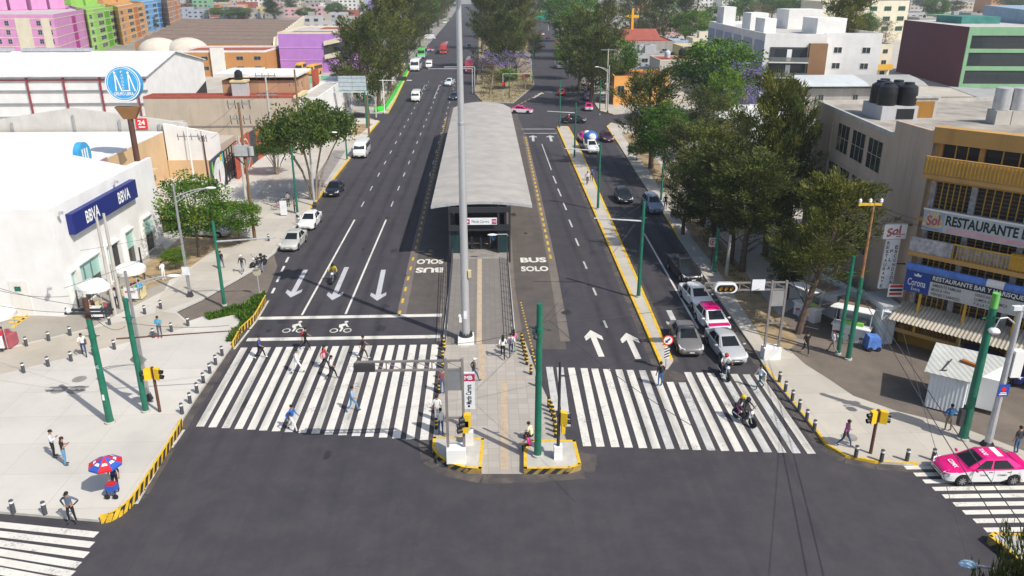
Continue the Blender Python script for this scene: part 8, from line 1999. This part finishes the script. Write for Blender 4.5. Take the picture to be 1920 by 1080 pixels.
P_((103, 858), 'phone', 20, (.62, .64, .70), BK, 'person in pale hooded top and black trousers on the left plaza', z=KZ, sleeve=(.62, .64, .7)); P_((124, 872), 'phone', 20, BK, (.12, .28, .48), 'person with long curly hair and blue jeans on the left plaza', 'long', z=KZ, haircol=(.06, .02, .012)); P_((137, 979), 'akimbo', 'T', (.10, .14, .2), BK, 'person in dark jacket and mask at the lower left plaza edge', 'cap', z=KZ, sleeve=(.02, .02, .03))
P_((159, 667), 'walk', -60, WH, (.03, .05, .13), 'person in white shirt with shoulder bag beside the thick green pole', z=KZ); P_((301, 633), 'phone', -80, (.05, .38, .62), (.08, .09, .11), 'person in bright cyan shirt looking down near the lamp post', z=KZ, shoes=RD); P_((456, 512), 'walk', -100, (.05, .05, .055), (.22, .26, .3), 'person in black jacket and white cap on the left pavement', 'cap', z=KZ, haircol=WH, sleeve=(.05, .05, .055))
P_((416, 505), 'walkb', 'A', (.02, .02, .03), JE, 'person in dark top behind the planter green pole', z=KZ); P_((308, 526), 'phone', 150, WH, WH, 'person in white uniform standing on the dirt tree bed', z=KZ, sleeve=WH, shoes=WH); P_((212, 517), 'walk', 120, (.62, .03, .08), (.04, .05, .1), 'person in red shirt entering the bank door', z=KZ); P_((221, 577), 'stand', -60, (.6, .6, .62), BK, 'vendor between the two concrete poles at the bank stalls', z=KZ)
P_((266, 562), 'stand', 150, (.04, .3, .6), (.1, .1, .1), 'vendor in blue top beside the right pale parasol', z=KZ); P_((925, 470), 'walk', 'A', (.10, .28, .55), BK, 'person in sky blue shirt entering the station', 'long', z=.93); P_((1101, 346), 'walkb', 'T', (.65, .6, .62), BK, 'person in pale top strolling on the median strip', z=KZ, s=1.0); P_((1109, 339), 'walk', 'T', (.04, .14, .42), BK, 'person in blue shirt strolling on the median strip', z=KZ)
P_((1247, 392), 'stand', 'T', BK, BK, 'person in black standing in shade by the SUV', z=KZ); P_((1270, 400), 'stand', 'L', (.1, .08, .07), BK, 'person in brown standing deeper in the shade by the SUV', z=KZ); P_((553, 400), 'stand', 'R', (.1, .1, .1), BK, 'dark haired person behind the open car door', z=KZ); P_((10, 655), 'stand', 'R', (.5, .05, .08), BK, 'person in red at the cart on the left edge', z=KZ); P_((1290, 525), 'stand', 'L', (.45, .03, .05), BK, 'person in red under the trees near the no-turn sign', z=KZ, p=G(1395, 498, KZ)); P_((366, 430), 'stand', 'T', (.5, .1, .12), (.3, .3, .35), 'person in red and white glimpsed behind the leafy tree', z=KZ)
P_((575, 393), 'stand', 'A', (.3, .3, .3), BK, 'person at the parked bicycles', z=KZ, p=G(541, 388, KZ))
for (m, off, shirt, pants, lb, hc) in ((MP[0], -.18, WH, (.03, .04, .08), 'rider in white shirt and red helmet on the motorcycle before the silver sedan', (.4, .04, .03)), (MP[1], -.12, (.03, .03, .035), (.04, .04, .05), 'rider in black jacket steering over the right crosswalk', (.02, .02, .025)), (MP[1], -.52, (.05, .05, .06), (.45, .12, .25), 'passenger with yellow helmet behind the rider in black jacket', (.6, .42, .02)), (MP[2], -.15, (.55, .42, .04), (.05, .05, .06), 'rider in yellow vest on the left avenue', (.02, .02, .02)), (MP[4], -.15, (.6, .03, .02), (.1, .07, .06), 'red-shirted rider beyond the median tip', (.5, .45, .4))):
    a = m.rotation_euler.z; person(None, 'ride', math.degrees(a), shirt, pants, lb, 'helmet', haircol=hc, sleeve=shirt if shirt != WH else None, p=m.location + V((math.cos(a) * off, math.sin(a) * off, 0)))
P_((489, 503), 'stand', 200, (.02, .02, .025), (.25, .28, .45), 'helmeted person standing at the halted motorcycle by the left kerb', 'helmet', sleeve=(.02, .02, .025), haircol=(.02, .02, .022), p=G(493, 510, .012))
def carried(name, label, cat, p, fn, mats):
    t = thing(name, label, cat, p); b = MB(); fn(b); b.build('body' if name != 'parasol' else 'canopy', mats, t); return t
def packf(b): b.ball((0, 0, 0), (.11, .15, .21), 10, 7); b.ball((-.06, 0, -.05), (.08, .11, .12), 8, 6)
for px, dx, dy, dz, c, lb in (((574, 656), -.16, 0, 1.25, RD, 'red backpack on the person striding by the stop line'), ((609, 691), .05, -.2, 1.05, (.7, .3, .38), 'pink bag carried on the left crosswalk'), ((958, 668), 0, -.16, 1.25, (.18, .14, .28), 'purple backpack on the person walking to the station'), ((1237, 724), .02, -.15, 1.25, (.03, .03, .035), 'black backpack on the person beside the median nose'), ((1424, 729), .2, -.1, .78, (.62, .56, .36), 'cream bag held at the right crosswalk end'), ((159, 667), .2, -.05, 1.05, (.07, .06, .06), 'dark shoulder bag of the person beside the thick green pole')):
    carried('bag', lb, 'bag', G(px[0], px[1], .014) + V((dx, dy, dz)), packf, fab(c))
# parasol, cart under it, stalls
pp = G(210, 928, KZ); ps = thing('parasol', 'red and blue segmented parasol on the left plaza', 'parasol', pp)
b = MB(); b.tube((0, 0, 0), (0, 0, 2.25), .022); b.build('pole', MATS['galv'], ps)
b = MB(); n = 8
for i in range(n):
    a, e = 6.2832 * i / n, 6.2832 * (i + 1) / n; P = [(.8 * math.cos(a), .8 * math.sin(a), 1.85), (.8 * math.cos(e), .8 * math.sin(e), 1.85), (0, 0, 2.25)]
    b.poly(P, i % 2); Q = [V(P[2]).lerp(V(P[0]), .45), V(P[2]).lerp(V(P[0]), .75), V(P[2]).lerp(V(P[1]), .75), V(P[2]).lerp(V(P[1]), .45)]; cc = sum(Q, V((0, 0, 0))) / 4
    b.poly([cc + (q - cc) * .6 + V((0, 0, .02)) for q in Q], 2); b.poly([P[1], P[0], (P[0][0], P[0][1], 1.75), (P[1][0], P[1][1], 1.75)][::-1], i % 2)
b.build('canopy', [mat('parred', (.58, .02, .03), .6), mat('parblue', (.03, .10, .42), .6), MATS['white']], ps)
ct = thing('vendor_cart', 'small blue vendor cart under the red and blue parasol', 'cart', pp + V((.15, -.15, 0))); b = MB(); b.box(-.25, .25, -.2, .2, .4, .72, 0); b.box(-.2, .2, -.16, .16, .72, .82, 1); b.build('box', [MATS['parblue'], MATS['parred']], ct)
for s in (-1, 1): b = MB(); b.lathe([(.13, -.03), (.15, 0), (.13, .03)], (s * .2, -.22, .15), 14, 0, 'y'); b.box(s * .2 - .02, s * .2 + .02, -.2, -.17, .15, .5); b.build('wheel', MATS['rubber'], ct)
P_((212, 926), 'stand', 'T', (.03, .05, .2), BK, 'vendor standing under the red and blue parasol', z=KZ, p=pp + V((.1, .35, 0)))
def stall(px, label, w_, parts, top='white', h=2.5):
    p = G(px[0], px[1], KZ); t = thing('market_stall', label, 'market stall', p)
    b = MB(); n = 14; prof = [(w_, h), (w_ * .96, h + .12), (w_ * .5, h + .42), (0, h + .5)]
    b.lathe(prof, n=n); b.lathe([(w_, h - .28), (w_ + .02, h)], n=n); b.build('canopy', MATS[top], t)
    for a in range(4): b = MB(); x, y = w_ * .8 * math.cos(a * 1.57 + .8), w_ * .8 * math.sin(a * 1.57 + .8); b.tube((x, y, 0), (x, y, h), .025); b.build('post', MATS['galv'], t)
    b = MB(); b.box(-w_ * .7, w_ * .7, -w_ * .5, w_ * .3, .1, .9, 0); b.build('counter', MATS[parts[0]], t)
    r = random.Random(int(px[0])); b = MB()
    for k in range(12): x, y = r.uniform(-w_ * .6, w_ * .6), r.uniform(-w_ * .4, w_ * .2); b.box(x - .13, x + .13, y - .1, y + .1, .9, .95 + r.uniform(.1, .4), k % 3)
    b.build('goods', [MATS['muralred'], MATS['caprow'], MATS['muralgreen']], t)
    b = MB(); b.box(-w_ * .2, w_ * .7, -w_ - .02, -w_ + .02, .4, 1.3, 0); b.box(-w_ * .1, w_ * .55, -w_ - .035, -w_ - .02, .9, 1.05, 1); b.build('banner', [MATS['signwhite'], MATS['muralred']], t)
stall((188, 592), 'vendor stall with round white canopy and banner before the bank corner', 1.15, ('dark',)); stall((253, 558), 'vendor stall with pale sagging canopy beside the lamp post near the bank', 1.2, ('caprow',), 'offwhite')
stall((6, 648), 'red and orange vendor stall with cream canopy at the left picture edge', 1.3, ('muralred',), 'offwhite')
stall((1128, 190), 'market stall with white top in the right side street shade', 1.5, ('muralred',)); 
st_ = thing('notice_board', 'white upright notice board on the pavement by the bicycles', 'sign', G(533, 405, KZ)); b = MB(); b.box(-.35, .35, -.05, .05, .1, 1.7); b.build('panel', MATS['signwhite'], st_)
# ================= far city: houses one by one
r = random.Random(21)
COLS_ = [('cream', 'cream'), ('grey', 'concrete'), ('white', 'offwhite'), ('tan', 'beige'), ('pale grey', 'palegrey'), ('brick', 'ochrebrick'), ('yellow', 'yellowhouse'), ('block grey', 'greyblock'), ('terracotta', 'redroof'), ('mint', 'mint'), ('rose', 'fadedpink'), ('blue', 'bluegrey')]
EXTRA = ['a black tank', 'two rooftop rooms', 'a red roof', 'a bare flat roof', 'a blue tank', 'a tin shed on top', 'a parapet and tank']
seen = {}; first = {}; TWICE = ()
def far_house(px, py, wm, h, zone, near=None):
    p = G(px, py); cn, cm = COLS_[r.choice([0, 1, 1, 2, 2, 3, 4, 4, 5, 6, 7, 7, 8, 9, 10, 11])]; ex = r.choice(EXTRA)
    d = wm * r.uniform(.8, 1.3); st_n = {4: 'two', 6: 'two', 7: 'three', 10: 'four'}.get(int(h), 'two')
    lb = '%s %s-storey house, %s, %s' % (cn, st_n, ex.replace('a ', '', 1) if ex[:2] == 'a ' else ex, zone)
    n = seen.get(lb, 0); seen[lb] = n + 1
    if n: first[lb]['group'] = 'houses with the same look, ' + zone
    x0, x1, y0, y1 = p.x - wm / 2, p.x + wm / 2, p.y, p.y + d
    t = bld('house', lb, rect(x0, x1, y0, y1), h, cm, 'redroof' if 'red roof' in ex else r.choice(['roofslab', 'roofold', 'concdark']), .5, group=('houses with the same look, ' + zone) if n or lb in TWICE else None)
    first.setdefault(lb, t)
    wins(t, (x0, y0), (x1, y0), .8, h, max(2, int(wm / 3.5)), max(1, int(h / 3)), r.uniform(.3, .5), r.uniform(.35, .5))
    if 'rooms' in ex or 'shed' in ex:
        for k in range(1 + ('two' in ex)):
            a, c = r.uniform(x0 + .5, x1 - 4), r.uniform(y0 + .5, y1 - 4); b = MB(); b.box(a, a + 3, c, c + 3, h, h + 2.4); b.build('roof_room', MATS[cm if 'rooms' in ex else 'sheetgrey'], t, world=True)
    if 'tank' in ex:
        b = MB(); b.lathe([(.7, h), (.75, h + 1.3), (.3, h + 1.7), (0, h + 1.7)], (r.uniform(x0 + 1, x1 - 1), y0 + d * .4, 0), 10); b.build('roof_tank', MATS['tankblue' if 'blue' in ex else 'tank'], t, world=True)
    return t
Z = []
for i in range(17): Z.append((345 + 19 * i + r.uniform(-6, 6), 34 + r.uniform(-5, 3), r.uniform(9, 14), r.choice([4, 6, 6, 7]), 'first row behind the market hall'))
for i in range(15): Z.append((335 + 24 * i + r.uniform(-8, 8), 21 + r.uniform(-3, 3), r.uniform(12, 20), r.choice([6, 7, 7, 10]), 'second row behind the market hall'))
for i in range(14): Z.append((330 + 27 * i + r.uniform(-8, 8), 11 + r.uniform(-2, 2), r.uniform(16, 28), r.choice([6, 7, 10]), 'third row behind the market hall'))
for i in range(13): Z.append((320 + 32 * i + r.uniform(-8, 8), 2 + r.uniform(-2, 2), r.uniform(20, 36), r.choice([7, 10, 13]), 'at the top left skyline'))
for i in range(8): Z.append((585 + 17 * i + r.uniform(-3, 3), 52 + r.uniform(-6, 8), r.uniform(7, 10), r.choice([4, 6, 7]), 'behind the purple school'))
for i in range(7): Z.append((1130 + 26 * i + r.uniform(-6, 6), 62 + r.uniform(-6, 6), r.uniform(9, 14), r.choice([4, 6]), 'beyond the chapel'))
for i in range(16): Z.append((1100 + 52 * i + r.uniform(-10, 10), 22 + r.uniform(-5, 5), r.uniform(14, 24), r.choice([6, 7, 10]), 'at the top right skyline'))
for i in range(9): Z.append((1500 + 50 * i + r.uniform(-10, 10), 52 + r.uniform(-6, 6), r.uniform(11, 18), r.choice([4, 6, 7]), 'behind the maroon building'))
for i in range(5): Z.append((1195 + 26 * i, 150 + r.uniform(-6, 10), r.uniform(6, 8), r.choice([4, 4, 6]), 'beside the orange shop'))
for i in range(5): Z.append((1215 + 26 * i, 112 + r.uniform(-5, 5), r.uniform(7, 9), r.choice([4, 6]), 'between the chapel and the right road trees'))
for q in Z: far_house(*q)
pmh = bld('house', 'house painted with blue and violet mural at the top of the left avenue', [(q.x, q.y) for q in (G(683, 26), G(712, 26), G(712, 16), G(683, 16))], 11, 'bluegrey', 'redroof', .4)
a_, c_ = G(683, 26), G(712, 26); b = MB(); b.wbox(a_, c_, 4, 11, 1, 10, 0, .2); b.build('painted_mural', mat('violetmural', (.25, .12, .5), .8, .5, .4), pmh, world=True)
w_ = rnd
for i, (px, py) in enumerate([(352, 30), (372, 12), (415, 14), (545, 22), (560, 6), (630, 34), (650, 46), (575, 40), (490, 12), (1170, 34), (1225, 40), (1315, 50), (1360, 20), (1600, 30), (1730, 22), (1790, 26), (1850, 18), (1880, 8), (1260, 132), (1215, 128), (1180, 125), (1640, 22)]):
    T('broad' if i % 3 else 'cas', (px, py), py - r.uniform(22, 32) - (20 if py > 100 else 0), r.uniform(34, 54), 'small far %s tree %s' % ('green' if i % 3 else 'dark', ['between rooftops left of the market hall end', 'above the brown market hall roof', 'behind the wide bright green tree', 'over the houses behind the purple school', 'at the top edge left of the avenue trees', 'just left of the avenue casuarinas', 'touching the avenue casuarinas behind the school', 'beside the yellow and grey roofs behind the school', 'right of the wide bright green tree', 'left of the yellow cross', 'right of the yellow cross', 'above the pale yellow house', 'at the top edge above the white apartments', 'left of the cream school block', 'right of the cream school block', 'above the maroon wall corner', 'above the blue roof shed', 'in the top right corner row', 'right of the house below the chapel', 'behind the orange shop', 'left of the orange shop', 'beneath the cream school block'][i]))
drop_protos()
# ================= thin air between camera and the far city
b = MB(); b.box(-1200, 1200, -150, 1900, -1.2, 32)
hz_ = bpy.data.materials.new('haze'); hz_.use_nodes = True; t = hz_.node_tree; t.nodes.clear()
o_ = t.nodes.new('ShaderNodeOutputMaterial'); vo_ = t.nodes.new('ShaderNodeVolumePrincipled'); vo_.inputs['Color'].default_value = (.86, .91, .97, 1); vo_.inputs['Density'].default_value = .00028; vo_.inputs['Anisotropy'].default_value = .2
t.links.new(vo_.outputs[0], o_.inputs['Volume'])
h_ = b.build('haze', hz_); h_['kind'] = 'stuff'
